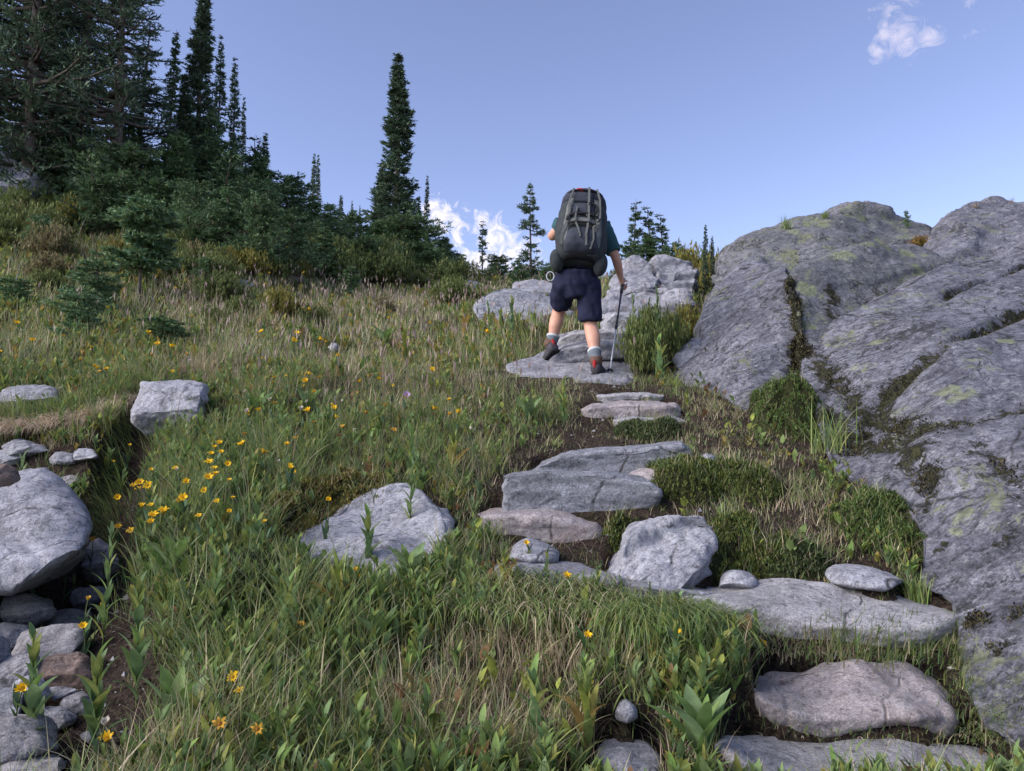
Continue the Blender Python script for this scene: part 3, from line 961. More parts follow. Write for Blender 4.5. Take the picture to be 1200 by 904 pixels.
relief('bedrock_slab', out_main, MR['crag'], depth=dM, thick=1.6, bulge=0.0, sq=0.42, n=420, k=220, amp=0.042, freq=1.7, seed=80, layer=.45, dip=(-.35, -.25, 1), aniso=(0.8, 1.0, 2.0), masks=masks_main,
       label='largest bedrock slab, dark streaked grey with mossy cracks, filling the lower right', cat='bedrock', group=G_BR)
d2 = tps_depth([(925, 330, 6.4), (985, 300, 6.9), (1020, 290, 7.2), (1070, 288, 7.6), (1108, 308, 7.3), (950, 400, 5.75), (1000, 360, 6.35), (945, 440, 5.5), (1150, 330, 7.3), (1000, 470, 5.4), (1040, 330, 6.75)])
lich2 = blob_mask([(985, 301, .17), (1040, 293, .13), (1065, 298, .12), (945, 340, .12), (945, 380, .10), (1015, 292, .10), (1090, 300, .10)], d2)
mo2 = line_mask([(922, 318), (930, 350), (934, 400), (945, 440)], [.03, .06, .09, .16], d2)
mo2b = line_mask([(965, 320), (975, 350), (975, 372), (1010, 365), (1060, 340), (1105, 318)], [.06, .08, .08, .05, .05, .04], d2)
relief('bedrock_block', [(924, 330), (940, 314), (985, 298), (1020, 289), (1070, 288), (1100, 298), (1120, 318), (1090, 350), (1040, 380), (1010, 420), (980, 450), (945, 450), (936, 410), (930, 370)], MR['crag_pale'],
       depth=d2, thick=1.0, bulge=0.05, sq=0.45, n=260, k=120, amp=0.05, freq=1.9, seed=81, layer=.5, masks=lambda q: (lich2(q) * 1.1, np.maximum(mo2(q), mo2b(q) * .8), mo2(q) * 0.04),
       label='middle bedrock block with round yellow green lichen patches', cat='bedrock', group=G_BR)
d3 = tps_depth([(800, 440, 6.3), (812, 405, 6.6), (840, 345, 7.4), (890, 310, 7.8), (925, 330, 6.7), (940, 450, 5.5), (880, 470, 5.3), (870, 390, 6.2), (900, 420, 5.75), (850, 500, 5.2), (960, 520, 4.9)])
mo3 = line_mask([(926, 320), (930, 350), (935, 400), (942, 440), (935, 470)], [.04, .06, .08, .14, .14], d3)
mo3b = line_mask([(865, 395), (875, 420), (880, 450)], [.08, .08, .1], d3)
mo3c = line_mask([(830, 410), (845, 430), (870, 440)], [.08, .08, .1], d3)
relief('bedrock_dome', [(796, 445), (806, 420), (820, 385), (832, 355), (848, 328), (868, 314), (892, 307), (915, 313), (926, 332), (932, 372), (940, 410), (958, 440), (965, 475), (948, 500), (905, 486), (855, 472), (818, 460)], MR['crag'],
       depth=d3, thick=1.2, bulge=0.1, sq=0.5, n=260, k=130, amp=0.055, freq=1.6, seed=82, layer=.5, dip=(-.4, .1, 1), aniso=(1, 1, 1.4), masks=lambda q: (mo3(q) * 0, np.maximum.reduce([mo3(q), mo3b(q) * .6, mo3c(q) * .6]), mo3(q) * 0.05),
       label='left bedrock dome beside the path with a mossy lower edge', cat='bedrock', group=G_BR)
d4 = tps_depth([(838, 320, 8.3), (850, 292, 8.8), (920, 262, 9.4), (1010, 244, 10.2), (1060, 262, 10.2), (1110, 290, 9.2), (900, 330, 7.9), (1000, 330, 8.0), (1100, 340, 8.2), (960, 285, 8.8)])
lich4 = blob_mask([(1000, 255, .3), (960, 265, .25), (1060, 280, .2), (930, 280, .2), (1030, 250, .2)], d4)
relief('bedrock_dome', [(834, 330), (838, 308), (850, 292), (882, 277), (920, 263), (968, 253), (990, 245), (1018, 242), (1036, 246), (1046, 257), (1062, 264), (1090, 272), (1115, 300), (1110, 350), (1000, 370), (900, 365), (850, 350)], MR['crag_pale'],
       depth=d4, thick=1.8, bulge=0.15, sq=0.55, n=260, k=110, amp=0.07, freq=1.5, seed=83, layer=.5, aniso=(1, 1, 1.5), masks=lambda q: (lich4(q) * .7, lich4(q) * 0, lich4(q) * 0),
       label='highest bedrock dome on the skyline with greenish lichen', cat='bedrock', group=G_BR)
d5 = tps_depth([(1085, 300, 8.9), (1110, 255, 9.8), (1170, 236, 10.2), (1350, 215, 10.4), (1350, 330, 7.8), (1150, 330, 8.1), (1200, 280, 8.9)])
cr5 = line_mask([(1105, 262), (1118, 268), (1135, 280), (1150, 262), (1165, 250)], [.04, .05, .07, .05, .04], d5)
relief('bedrock_dome', [(1082, 300), (1094, 272), (1108, 256), (1130, 243), (1165, 236), (1205, 232), (1280, 222), (1360, 230), (1420, 300), (1350, 350), (1150, 345), (1100, 320)], MR['crag'],
       depth=d5, thick=1.6, bulge=0.2, sq=0.55, n=240, k=100, amp=0.09, freq=1.3, seed=84, layer=.6, dip=(-.6, 0, 1), aniso=(1, 1, 1.8), masks=lambda q: (cr5(q) * 0, cr5(q), cr5(q) * .08),
       label='rounded bedrock hump at the upper right edge of the picture', cat='bedrock', group=G_BR)
relief('low_rock', [(792, 438), (796, 415), (812, 400), (830, 405), (840, 420), (838, 440), (815, 448)], MR['gneiss'], d_bot=6.2, rise=0.5, thick=0.5, amp=0.05, freq=3, seed=85, facets=5, n=80, k=30,
       label='low pale rock at the foot of the left bedrock dome', cat='rock')

# ------------------------------------------------------------------ fit the ground to the stones, build the ground sheet
_vs, _fs, _o = [], [], 0
for _, v, f in ROCKS:
    _vs.append(v)
    _fs.append(f + _o)
    _o += len(v)
_V = np.vstack(_vs)
_Fc = np.vstack(_fs)
BV = BVHTree.FromPolygons([tuple(v) for v in _V.tolist()], [tuple(f) for f in _Fc.tolist()])
_ii = np.argwhere((GX > -6) & (GX < 8) & (GY > 0.8) & (GY < 13))
for a, b in _ii:
    x, y, z = GX[a, b], GY[a, b], GZ[a, b]
    h = BV.ray_cast(Vector((x, y, z + 3)), Vector((0, 0, -1)), 4.5)
    if h[0] is not None and h[1].z > 0.2:
        if h[0].z - z < 0.35 and h[0].z - 0.05 < z and z - h[0].z < 0.5:
            GZ[a, b] = h[0].z - 0.05


def ground_material():
    t = NT('soil_and_turf')
    tc = t.n('ShaderNodeTexCoord').outputs['Object']
    n1 = t.noise(tc, 1.3, 6, 0.6)
    n2 = t.noise(tc, 12, 8, 0.75)
    n3 = t.noise(tc, 60, 5, 0.75)
    n3 = t.ramp(n3, [(0.38, 0), (0.64, 1)])
    soil = t.mix(n3, (0.020, 0.015, 0.012), (0.13, 0.095, 0.075))
    turf = t.mix(n3, (0.025, 0.035, 0.012), (0.09, 0.10, 0.035))
    dry = t.mix(n3, (0.06, 0.055, 0.03), (0.17, 0.14, 0.085))
    c = t.mix(t.ramp(n1, [(0.4, 0), (0.62, 1)]), turf, dry)
    at = t.n('ShaderNodeAttribute', attribute_name='soil').outputs['Fac']
    f = t.ramp(t.math('ADD', at, t.math('MULTIPLY', t.math('SUBTRACT', n2, 0.5), 0.9)), [(0.4, 0), (0.6, 1)])
    c = t.mix(f, c, soil)
    b = t.n('ShaderNodeBsdfPrincipled')
    b.inputs['Roughness'].default_value = 0.95
    b.inputs['Specular IOR Level'].default_value = 0.1
    t.l(c, b.inputs['Base Color'])
    bp = t.n('ShaderNodeBump')
    bp.inputs['Strength'].default_value = 1.0
    bp.inputs['Distance'].default_value = 0.04
    t.l(t.math('ADD', n2, t.math('MULTIPLY', n3, 0.5)), bp.inputs['Height'])
    t.l(bp.outputs[0], b.inputs['Normal'])
    t.l(b.outputs[0], t.out.inputs[0])
    return t.m


GV = np.c_[GX.ravel(), GY.ravel(), GZ.ravel()]
_sx, _sy = proj(GV)
soil = np.where((GV[:, 1] > 0.8) & (GV[:, 1] < 7), 0.62, 0.12) * np.ones(len(GV))
for i in range(len(CREEK) - 1):
    d, _t = seg_dist(GV[:, :2], CREEK[i], CREEK[i + 1])
    soil = np.maximum(soil, np.exp(-(d / 0.45) ** 4) * 1.3)
gme = mesh_np('ground', GV, [grid_faces(len(gy), len(gx), wrap=False)], ground_material(), attrs={'soil': soil})
ground = obj('ground', gme)
tag(ground, 'grassy mountain slope', None, None, 'structure')
# ------------------------------------------------------------------ blades and leaves
M_GRASS = leaf_material('grass_blades', 0.35, 0.5, 0.25, var=False, tint=(1.55, 1.54, 1.50))
M_LEAF = leaf_material('broad_leaves', 0.35, 0.6, 0.12, tint=(1.75, 1.55, 1.15))
M_NEEDLE = leaf_material('conifer_needles', 0.15, 0.6, 0.2, var=False)
M_PETAL = leaf_material('flower_petals', 0.25, 0.6, 0.1, var=False)
M_STEM = leaf_material('plant_stems', 0.1, 0.7, 0.1, var=False)


def unit(v):
    return v / np.maximum(np.linalg.norm(v, axis=-1, keepdims=True), 1e-9)


def blades(root, h, wd, dirv, bend, col, segs=4, shape='grass', up=None, face=None, tipcol=None, fold=0.0):
    """arched strips. root (N,3), h length, wd width, dirv horizontal lean (N,3), bend 0..1.5"""
    N = len(root)
    up = np.array([0, 0, 1.0]) if up is None else up
    t = np.linspace(0, 1, segs + 1)
    ang = bend[:, None] * (0.25 + 0.75 * t[None, :]) * 1.5     # angle from vertical along the blade
    dz, dx = np.cos(ang), np.sin(ang)
    dt = 1.0 / segs
    cz = np.c_[np.zeros(N), np.cumsum(0.5 * (dz[:, 1:] + dz[:, :-1]) * dt, 1)] * h[:, None]
    cx = np.c_[np.zeros(N), np.cumsum(0.5 * (dx[:, 1:] + dx[:, :-1]) * dt, 1)] * h[:, None]
    sp = root[:, None] + cz[..., None] * up + cx[..., None] * dirv[:, None]
    if face is None:
        th = rng.uniform(0, 2 * math.pi, N)
        side = np.stack([np.cos(th), np.sin(th), np.zeros(N)], -1)
        cr = unit(np.cross(dirv, [0, 0, 1.0]) + 0.6 * side)
    else:
        cr = face
    if shape == 'grass':
        wp = (1 - t ** 1.6) * (0.65 + 0.35 * np.sin(np.minimum(t * 3, 1.57)))
    elif shape == 'leaf':
        wp = np.sin(np.pi * np.clip(t, 0.0, 1) ** 0.75) ** 0.8 * (1 - 0.1 * t) + 0.10 * (1 - t)
    else:
        wp = 1 - 0.6 * t
    wv = wd[:, None] * wp[None] * 0.5
    L = sp - cr[:, None] * wv[..., None]
    Rr = sp + cr[:, None] * wv[..., None]
    if fold:
        nrm = np.cross(cr[:, None], unit(np.gradient(sp, axis=1)))
        L = L + nrm * (wv * fold)[..., None]
        Rr = Rr + nrm * (wv * fold)[..., None]
        V = np.stack([L, sp, Rr], 2).reshape(-1, 3)
        k = 3
    else:
        V = np.stack([L, Rr], 2).reshape(-1, 3)
        k = 2
    b = (np.arange(N) * (segs + 1) * k)[:, None, None]
    j = (np.arange(segs) * k)[None, :, None]
    i = np.arange(k - 1)[None, None, :]
    a = b + j + i
    Fq = np.stack([a, a + 1, a + 1 + k, a + k], -1).reshape(-1, 4)
    cc = np.repeat(col[:, None, :], segs + 1, 1)
    if tipcol is not None:
        cc = cc + (tipcol[:, None, :] - cc) * (t ** 2)[None, :, None]
    C = np.repeat(cc[:, :, None, :], k, 2).reshape(-1, 3)
    return V, Fq, C


def join(parts):
    Vs, Fs, Cs, o = [], [], [], 0
    for V, Fq, C in parts:
        Vs.append(V)
        Fs.append(Fq + o)
        Cs.append(C)
        o += len(V)
    quads = [f for f in Fs if f.shape[1] == 4]
    tris = [f for f in Fs if f.shape[1] == 3]
    return np.vstack(Vs), [np.vstack(x) for x in (quads, tris) if x], np.vstack(Cs)


def tubes(A, B, ra, rb, col, n=5):
    """straight tapered sticks from A to B"""
    A, B = np.asarray(A, float), np.asarray(B, float)
    N = len(A)
    ax = unit(B - A)
    ref = np.where(np.abs(ax[:, 2:3]) > 0.9, np.array([[1.0, 0, 0]]), np.array([[0, 0, 1.0]]))
    u = unit(np.cross(ax, ref))
    v = np.cross(ax, u)
    th = np.linspace(0, 2 * math.pi, n, endpoint=False)
    ring = u[:, None] * np.cos(th)[None, :, None] + v[:, None] * np.sin(th)[None, :, None]
    ra = np.broadcast_to(ra, (N,))[:, None, None]
    rb = np.broadcast_to(rb, (N,))[:, None, None]
    V = np.concatenate([A[:, None] + ring * ra, B[:, None] + ring * rb], 1).reshape(-1, 3)
    b = (np.arange(N) * 2 * n)[:, None]
    i = np.arange(n)[None]
    i2 = (i + 1) % n
    Fq = np.stack([b + i, b + i2, b + n + i2, b + n + i], -1).reshape(-1, 4)
    return V, Fq, np.repeat(np.broadcast_to(np.asarray(col, float), (N, 3)), 2 * n, 0)


def rand_dir(N):
    th = rng.uniform(0, 2 * math.pi, N)
    return np.stack([np.cos(th), np.sin(th), np.zeros(N)], -1)


def free_of_rock(p, pad=0.0):
    """mask of roots that no stone covers, and distance to the nearest stone"""
    ok = np.ones(len(p), bool)
    ds = np.full(len(p), 9.0)
    for i, q in enumerate(p.tolist()):
        if q[1] > 13.5:
            continue
        h = BV.ray_cast(Vector((q[0], q[1], q[2] - 0.12)), Vector((0, 0, 1)), 2.6)
        if h[0] is not None:
            ok[i] = False
            continue
        nr = BV.find_nearest(Vector(q), 0.35)
        if nr[0] is not None:
            ds[i] = nr[3]
            if ds[i] < pad:
                ok[i] = False
    return ok, ds


def scatter(n, y0, y1, power=1.4, wide=1.22, xoff=0.0):
    """points on the slope inside the widened view wedge, thinning with distance"""
    u = rng.uniform(0, 1, n)
    k = 2 - power
    y = (y0 ** k + u * (y1 ** k - y0 ** k)) ** (1 / k)
    half = 0.6873 * wide
    x = rng.uniform(-1, 1, n) * (y * half + 0.15) + xoff
    z = zg(np.c_[x, y])
    return np.c_[x, y, z]


# zones are decided by what the photograph shows growing where (feature 0..1 fields over the slope)
ZC = {  # centre picture point, radii -> field value
}


def field(sx, sy, blobs):
    m = np.zeros(len(sx))
    for x, y, a, b, v in blobs:
        m = np.maximum(m, v * np.exp(-(((sx - x) / a) ** 2 + ((sy - y) / b) ** 2) ** 1.5))
    return m


F_PATH = [(760, 685, 70, 20, .9), (820, 705, 50, 16, .9), (770, 660, 85, 30, 1), (440, 625, 95, 42, .9), (650, 668, 70, 18, .8), (590, 610, 60, 30, .7),(690, 640, 110, 60, .9), (700, 520, 120, 30, .8), (760, 580, 90, 40, 1), (690, 430, 90, 40, 1), (690, 460, 70, 20, 1), (1010, 760, 130, 20, .5), (900, 600, 60, 40, .6), (760, 600, 60, 20, 1), (740, 360, 60, 40, .8),
          (745, 860, 45, 60, 1), (1000, 860, 130, 20, .35), (780, 900, 90, 30, .6), (1120, 780, 40, 40, .5), (630, 620, 80, 20, .7)]
F_SHORT = [(740, 712, 130, 42, 1), (850, 735, 60, 35, .9),(660, 690, 130, 35, 1), (430, 680, 90, 20, .7),(900, 560, 200, 110, 1), (700, 560, 150, 130, .85), (1000, 800, 200, 60, .6), (600, 800, 90, 60, .3), (560, 500, 120, 60, .5), (1000, 620, 110, 80, .6)]
F_DRY = [(500, 370, 240, 50, .45), (330, 360, 160, 40, .5), (620, 770, 110, 70, .8), (560, 850, 130, 60, .85), (430, 440, 160, 60, .3), (900, 760, 90, 30, .7), (300, 300, 160, 30, .3), (500, 470, 160, 40, .3),
         (60, 500, 120, 26, .6), (230, 440, 60, 18, .8), (930, 650, 90, 50, .6), (860, 500, 80, 40, .5), (880, 720, 60, 20, .7)]
F_LUSH = [(150, 620, 140, 160, 1), (300, 700, 240, 150, .9), (480, 680, 110, 90, .8), (820, 800, 110, 80, .9), (600, 500, 80, 60, .5), (600, 390, 60, 50, .7), (760, 400, 60, 60, .9), (240, 540, 160, 60, .8), (700, 700, 70, 30, .8), (500, 500, 100, 60, .4)]
F_BRIGHT = [(920, 490, 50, 40, 1), (1030, 610, 55, 40, 1), (870, 450, 40, 25, .6), (850, 560, 60, 30, .5)]
FLOW = P(np.array([0.]), np.array([904.]), np.array([2.]))


def creek_mask(p):
    b = np.zeros(len(p))
    for i in range(len(CREEK) - 1):
        d, t = seg_dist(p[:, :2], CREEK[i], CREEK[i + 1])
        wd = (CREEK_W[i] * (1 - t) + CREEK_W[i + 1] * t) * 1.05
        b = np.maximum(b, np.exp(-(d / wd) ** 6))
    left = (p[:, 0] < CREEK[1, 0]) & (p[:, 1] < 2.8)
    return np.where(left, 1.0, b)


GREENS = np.array([(0.100, 0.150, 0.042), (0.145, 0.190, 0.062), (0.080, 0.130, 0.055), (0.175, 0.195, 0.080), (0.120, 0.160, 0.085), (0.165, 0.175, 0.06), (0.13, 0.18, 0.05)])
DRYS = np.array([(0.31, 0.26, 0.17), (0.40, 0.34, 0.24), (0.24, 0.20, 0.13), (0.28, 0.22, 0.165), (0.20, 0.18, 0.09)])


def pick(arr, n, jit=0.18):
    c = arr[rng.integers(0, len(arr), n)]
    return c * rng.uniform(1 - jit, 1 + jit, (n, 1)) * rng.uniform(0.95, 1.05, (n, 3))


def grass_layer(name, label, n_tuft, per, y0, y1, h0, w0, power=1.4, dryness=0.0, spread=0.05, segs=4, seed_bias=0, big=False):
    p = scatter(n_tuft, y0, y1, power)
    sx, sy = proj(p)
    path = field(sx, sy, F_PATH)
    dry = field(sx, sy, F_DRY)
    lush = field(sx, sy, F_LUSH)
    short = field(sx, sy, F_SHORT)
    br = field(sx, sy, F_BRIGHT)
    nz = fbm(np.c_[p[:, :2] * 2.2, np.zeros(len(p))], 3, 77)
    keep = rng.uniform(0, 1, len(p)) > np.clip(path * (0.8 if big or h0 > .1 else 0.55) + creek_mask(p) * 1.2 - 0.05 + (0.25 if not big else 0.0) * (nz < -0.35), 0, 1)
    p, sx, sy, dry, lush, short, br, nz = (a[keep] for a in (p, sx, sy, dry, lush, short, br, nz))
    ok, ds = free_of_rock(p)
    p, sx, sy, dry, lush, short, br, nz, ds = (a[ok] for a in (p, sx, sy, dry, lush, short, br, nz, ds))
    # blades of every tuft
    idx = np.repeat(np.arange(len(p)), per)
    N = len(idx)
    far = np.clip(p[idx, 1] / 5, 1, 4) ** 0.5
    root = p[idx] + np.c_[rng.normal(0, 1, (N, 2)) * spread * far[:, None], np.zeros(N)]
    root[:, 2] = zg(root[:, :2]) - 0.012
    tuft_h = rng.uniform(0.65, 1.3, len(p)) * (1 + 0.3 * nz)
    hs = h0 * tuft_h[idx] * rng.uniform(0.5, 1.15, N)
    hs *= (1 - 0.62 * short[idx]) * (1 + 0.25 * lush[idx]) * (1 - 0.45 * br[idx])
    hs *= np.clip(0.38 + ds[idx] * 2.2, 0.35, 1)
    tl = rand_dir(len(p))
    down = np.array([0.05, -0.55, 0])
    d = unit(rand_dir(N) + 0.5 * tl[idx] + (0.5 if big else 0.25) * down)
    d[:, 2] = 0
    bend = np.clip(rng.normal(0.42 if not big else 0.72, 0.2, N), 0.05, 1.5)
    wds = w0 * rng.uniform(0.6, 1.3, N) * far
    fd = np.clip(dryness + 0.75 * dry[idx] - 0.35 * lush[idx] + 0.25 * nz[idx], 0.03, 0.95)
    isd = rng.uniform(0, 1, N) < fd
    c = np.where(isd[:, None], pick(DRYS, N), pick(GREENS, N))
    c = c * (1 + br[idx] * np.array([[0.1], [0.1]]).max())[:, None]
    c = np.where((br[idx] > 0.4)[:, None] & ~isd[:, None], pick(np.array([(0.060, 0.115, 0.022), (0.08, 0.14, 0.03)]), N), c)
    tip = np.where(rng.uniform(0, 1, N)[:, None] < 0.3, pick(DRYS, N), c * 1.15)
    V, Fq, C = blades(root, hs, wds, d, bend, c, segs, tipcol=tip)
    me = mesh_np(name, V, [Fq], M_GRASS, cols=C)
    o = obj(name, me)
    tag(o, label, 'grass', None, 'stuff')
    return o


grass_layer('meadow_grass', 'mixed green and straw meadow grass covering the slope', 8000, 12, 1.45, 7.5, 0.15, 0.0045, 1.5, 0.25, 0.035)
grass_layer('fine_turf', 'short fine turf between the stones and under the taller grass', 14000, 10, 1.45, 8, 0.075, 0.0034, 1.3, 0.35, 0.045, segs=3)
grass_layer('tussock_grass', 'long arching grass tussocks drooping down the bank', 1300, 30, 1.45, 6.0, 0.27, 0.0055, 1.7, 0.12, 0.022, segs=6, big=True)
grass_layer('upper_meadow_grass', 'paler grass on the upper meadow below the trees', 16000, 10, 6.5, 34, 0.20, 0.0085, 1.15, 0.20, 0.10, segs=3)


# seed heads: pinkish brown panicles that tint the middle meadow
def seed_heads():
    p = scatter(5500, 3.2, 24, 1.2)
    sx, sy = proj(p)
    keep = rng.uniform(0, 1, len(p)) < field(sx, sy, [(500, 370, 260, 60, 1), (330, 350, 170, 60, 1), (430, 440, 200, 60, .9), (200, 400, 150, 40, .5), (560, 470, 120, 40, .5), (640, 340, 160, 20, .6), (330, 300, 140, 25, .7)])
    p = p[keep]
    ok, ds = free_of_rock(p)
    p = p[ok]
    N = len(p)
    h = rng.uniform(0.22, 0.42, N)
    far = np.clip(p[:, 1] / 5, 1, 4) ** 0.6
    d = rand_dir(N)
    b = rng.uniform(0.05, 0.3, N)
    sc = pick(np.array([(0.20, 0.15, 0.09), (0.13, 0.13, 0.06)]), N)
    st = blades(p, h, 0.003 * far, d, b, sc, 3)
    top = p + np.c_[d[:, :2] * (h * 0.18)[:, None] * b[:, None] * 4, h * 0.93]
    parts = [st]
    for k in range(3):
        hd = blades(top - [0, 0, 0.03], 0.085 * rng.uniform(0.6, 1.3, N) , 0.011 * far * rng.uniform(.6, 1.3, N), rand_dir(N), rng.uniform(0, 0.5, N), pick(np.array([(0.24, 0.17, 0.16), (0.30, 0.24, 0.20), (0.19, 0.15, 0.13)]), N), 2, 'leaf')
        parts.append(hd)
    V, fs, C = join(parts)
    o = obj('seed_heads', mesh_np('seed_heads', V, fs, M_GRASS, cols=C))
    tag(o, 'haze of pinkish brown grass seed heads over the middle meadow', 'grass', None, 'stuff')


seed_heads()


# broad leaved ground cover
def herb_layer(name, label, n, y0, y1, hmin, hmax, bl, cols, power=1.5, per=8, wl=0.3, segs=4):
    p = scatter(n, y0, y1, power)
    sx, sy = proj(p)
    lush, path, dry, short = (field(sx, sy, f) for f in (F_LUSH, F_PATH, F_DRY, F_SHORT))
    nz = fbm(np.c_[p[:, :2] * 1.7, np.ones(len(p))], 3, 99)
    keep = rng.uniform(0, 1, len(p)) < np.clip(0.30 + 0.75 * lush + 0.35 * nz - 0.5 * dry - 0.8 * path - 0.35 * short - creek_mask(p), 0.0, 1)
    p = p[keep]
    ok, ds = free_of_rock(p, 0.02)
    p, ds = p[ok], ds[ok]
    M = len(p)
    H = (1 - .55 * short[keep][ok]) * rng.uniform(hmin, hmax, M) * np.clip(0.4 + ds * 2.0, 0.4, 1)
    idx = np.repeat(np.arange(M), per)
    N = len(idx)
    far = np.clip(p[idx, 1] / 5, 1, 3) ** 0.6
    lean = rand_dir(M) * rng.uniform(0, 0.25, M)[:, None]
    tt = rng.uniform(0.05, 1, N)
    root = p[idx] + np.c_[lean[idx, :2] * (H[idx] * tt)[:, None], H[idx] * tt * 0.85]
    d = rand_dir(N)
    ll = bl * (1 - .35 * short[keep][ok][idx]) * rng.uniform(0.6, 1.2, N) * (1.25 - 0.7 * tt) * far
    c = pick(cols, N, 0.25)
    V1 = blades(root, ll, ll * wl * rng.uniform(.7, 1.2, N), d, rng.uniform(0.25, 0.95, N), c, segs, 'leaf', face=unit(np.cross(d, [0, 0, 1.0])), fold=0.25, tipcol=c * np.array([1.25, 1.15, 1.0]))
    V2 = tubes(p - [0, 0, .01], p + np.c_[lean[:, :2] * H[:, None], H * 0.9], 0.0028, 0.0012, (0.08, 0.10, 0.035), 4)
    V, fs, C = join([V1, V2])
    o = obj(name, mesh_np(name, V, fs, M_LEAF, cols=C))
    tag(o, label, 'ground cover', None, 'stuff')


HG = np.array([(0.075, 0.135, 0.050), (0.095, 0.155, 0.070), (0.070, 0.125, 0.070), (0.13, 0.165, 0.062), (0.085, 0.14, 0.085)])
HY = np.array([(0.12, 0.16, 0.045), (0.16, 0.17, 0.06), (0.09, 0.13, 0.05), (0.20, 0.15, 0.06)])
herb_layer('leafy_ground_cover', 'leafy green herbs crowding the lower slope', 9500, 1.5, 6, 0.06, 0.24, 0.085, HG, 1.6, 9)
herb_layer('small_herbs', 'small rounded herb leaves mixed into the turf', 15000, 1.5, 9, 0.02, 0.11, 0.036, HY, 1.4, 8, wl=0.55, segs=3)
herb_layer('meadow_herbs', 'clumps of green herbs dotted over the upper meadow', 8000, 5.0, 18, 0.08, 0.26, 0.09, np.vstack([HG, HY]), 1.1, 9, wl=0.32, segs=3)


def accent_leaves():
    p = scatter(5200, 1.5, 12, 1.4)
    sx, sy = proj(p)
    keep = rng.uniform(0, 1, len(p)) < np.clip(.45 - field(sx, sy, F_PATH) - creek_mask(p), 0, 1)
    p = p[keep]
    ok, ds = free_of_rock(p, .04)
    p = p[ok]
    M = len(p)
    kind = rng.choice([0, 0, 3, 3, 3, 2, 1], M)
    pal = np.array([(0.12, 0.155, 0.045), (0.105, 0.07, 0.045), (0.14, 0.13, 0.06), (0.08, 0.125, 0.055)])
    idx = np.repeat(np.arange(M), 6)
    N = len(idx)
    far = np.clip(p[idx, 1] / 5, 1, 3) ** .6
    d = rand_dir(N)
    L_ = rng.uniform(.02, .065, N) * far
    root = p[idx] + np.c_[rng.normal(0, .012, (N, 2)), rng.uniform(.0, .10, N)]
    V, Fq, C = blades(root, L_, L_ * rng.uniform(.25, .6, N), d, rng.uniform(.3, 1.3, N), pal[kind[idx]] * rng.uniform(.7, 1.25, (N, 1)), 4, 'leaf', face=unit(np.cross(d, [0, 0, 1.0])), fold=.25)
    o = obj('turning_leaves', mesh_np('turning_leaves', V, [Fq], M_LEAF, cols=C))
    tag(o, 'scattered lime, reddish and yellowing leaves among the meadow plants', 'ground cover', None, 'stuff')


accent_leaves()


def litter():
    p = scatter(26000, 1.45, 6, 1.5)
    sx, sy = proj(p)
    keep = rng.uniform(0, 1, len(p)) < np.clip(0.35 + field(sx, sy, F_DRY), 0, 1) * (1 - creek_mask(p))
    p = p[keep]
    ok, ds = free_of_rock(p)
    p = p[ok]
    N = len(p)
    p = p + np.c_[np.zeros((N, 2)), rng.uniform(0.003, 0.03, N)]
    V, Fq, C = blades(p, rng.uniform(0.05, 0.16, N), rng.uniform(0.0015, 0.004, N), unit(rand_dir(N) + [0, -0.4, 0]) * [1, 1, 0], rng.uniform(0.85, 1.15, N), pick(DRYS * np.array([0.85, 0.8, 0.85]), N, .3), 3)
    o = obj('dead_grass', mesh_np('dead_grass', V, [Fq], M_GRASS, cols=C))
    tag(o, 'matted dead grass and straw lying on the soil', 'grass', None, 'stuff')


litter()


def crumbs():
    """gravel and soil crumbs on the bare path"""
    p = scatter(60000, 1.45, 7, 1.3, wide=1.1)
    sx, sy = proj(p)
    keep = rng.uniform(0, 1, len(p)) < np.clip(field(sx, sy, F_PATH) * 0.8 + creek_mask(p) * 0.8, 0, 1)
    p = p[keep]
    ok, ds = free_of_rock(p)
    p = p[ok]
    N = len(p)
    r = 0.0035 * rng.pareto(2.2, N).clip(0, 5) + 0.002
    octa = np.array([(1, 0, 0), (0, 1, 0), (-1, 0, 0), (0, -1, 0), (0, 0, .7), (0, 0, -.7)])
    V = octa[None] * r[:, None, None] * rng.uniform(.6, 1.3, (N, 6, 1)) * rng.uniform(.7, 1.3, (N, 1, 3))
    th = rng.uniform(0, 6.28, N)
    c_, s_ = np.cos(th)[:, None], np.sin(th)[:, None]
    V = np.stack([V[..., 0] * c_ - V[..., 1] * s_, V[..., 0] * s_ + V[..., 1] * c_, V[..., 2]], -1) + p[:, None]
    f = np.array([(0, 1, 4), (1, 2, 4), (2, 3, 4), (3, 0, 4), (1, 0, 5), (2, 1, 5), (3, 2, 5), (0, 3, 5)])
    Fq = (np.arange(N) * 6)[:, None, None] + f[None]
    col = pick(np.array([(0.05, 0.038, 0.03), (0.09, 0.07, 0.055), (0.24, 0.23, 0.23), (0.035, 0.026, 0.02)]), N, .3)
    o = obj('path_gravel', mesh_np('path_gravel', V.reshape(-1, 3), [Fq.reshape(-1, 3)], M_STEM, smooth=False, cols=np.repeat(col, 6, 0)))
    tag(o, 'soil crumbs and gravel on the bare ground between the steps', 'gravel', None, 'stuff')


crumbs()


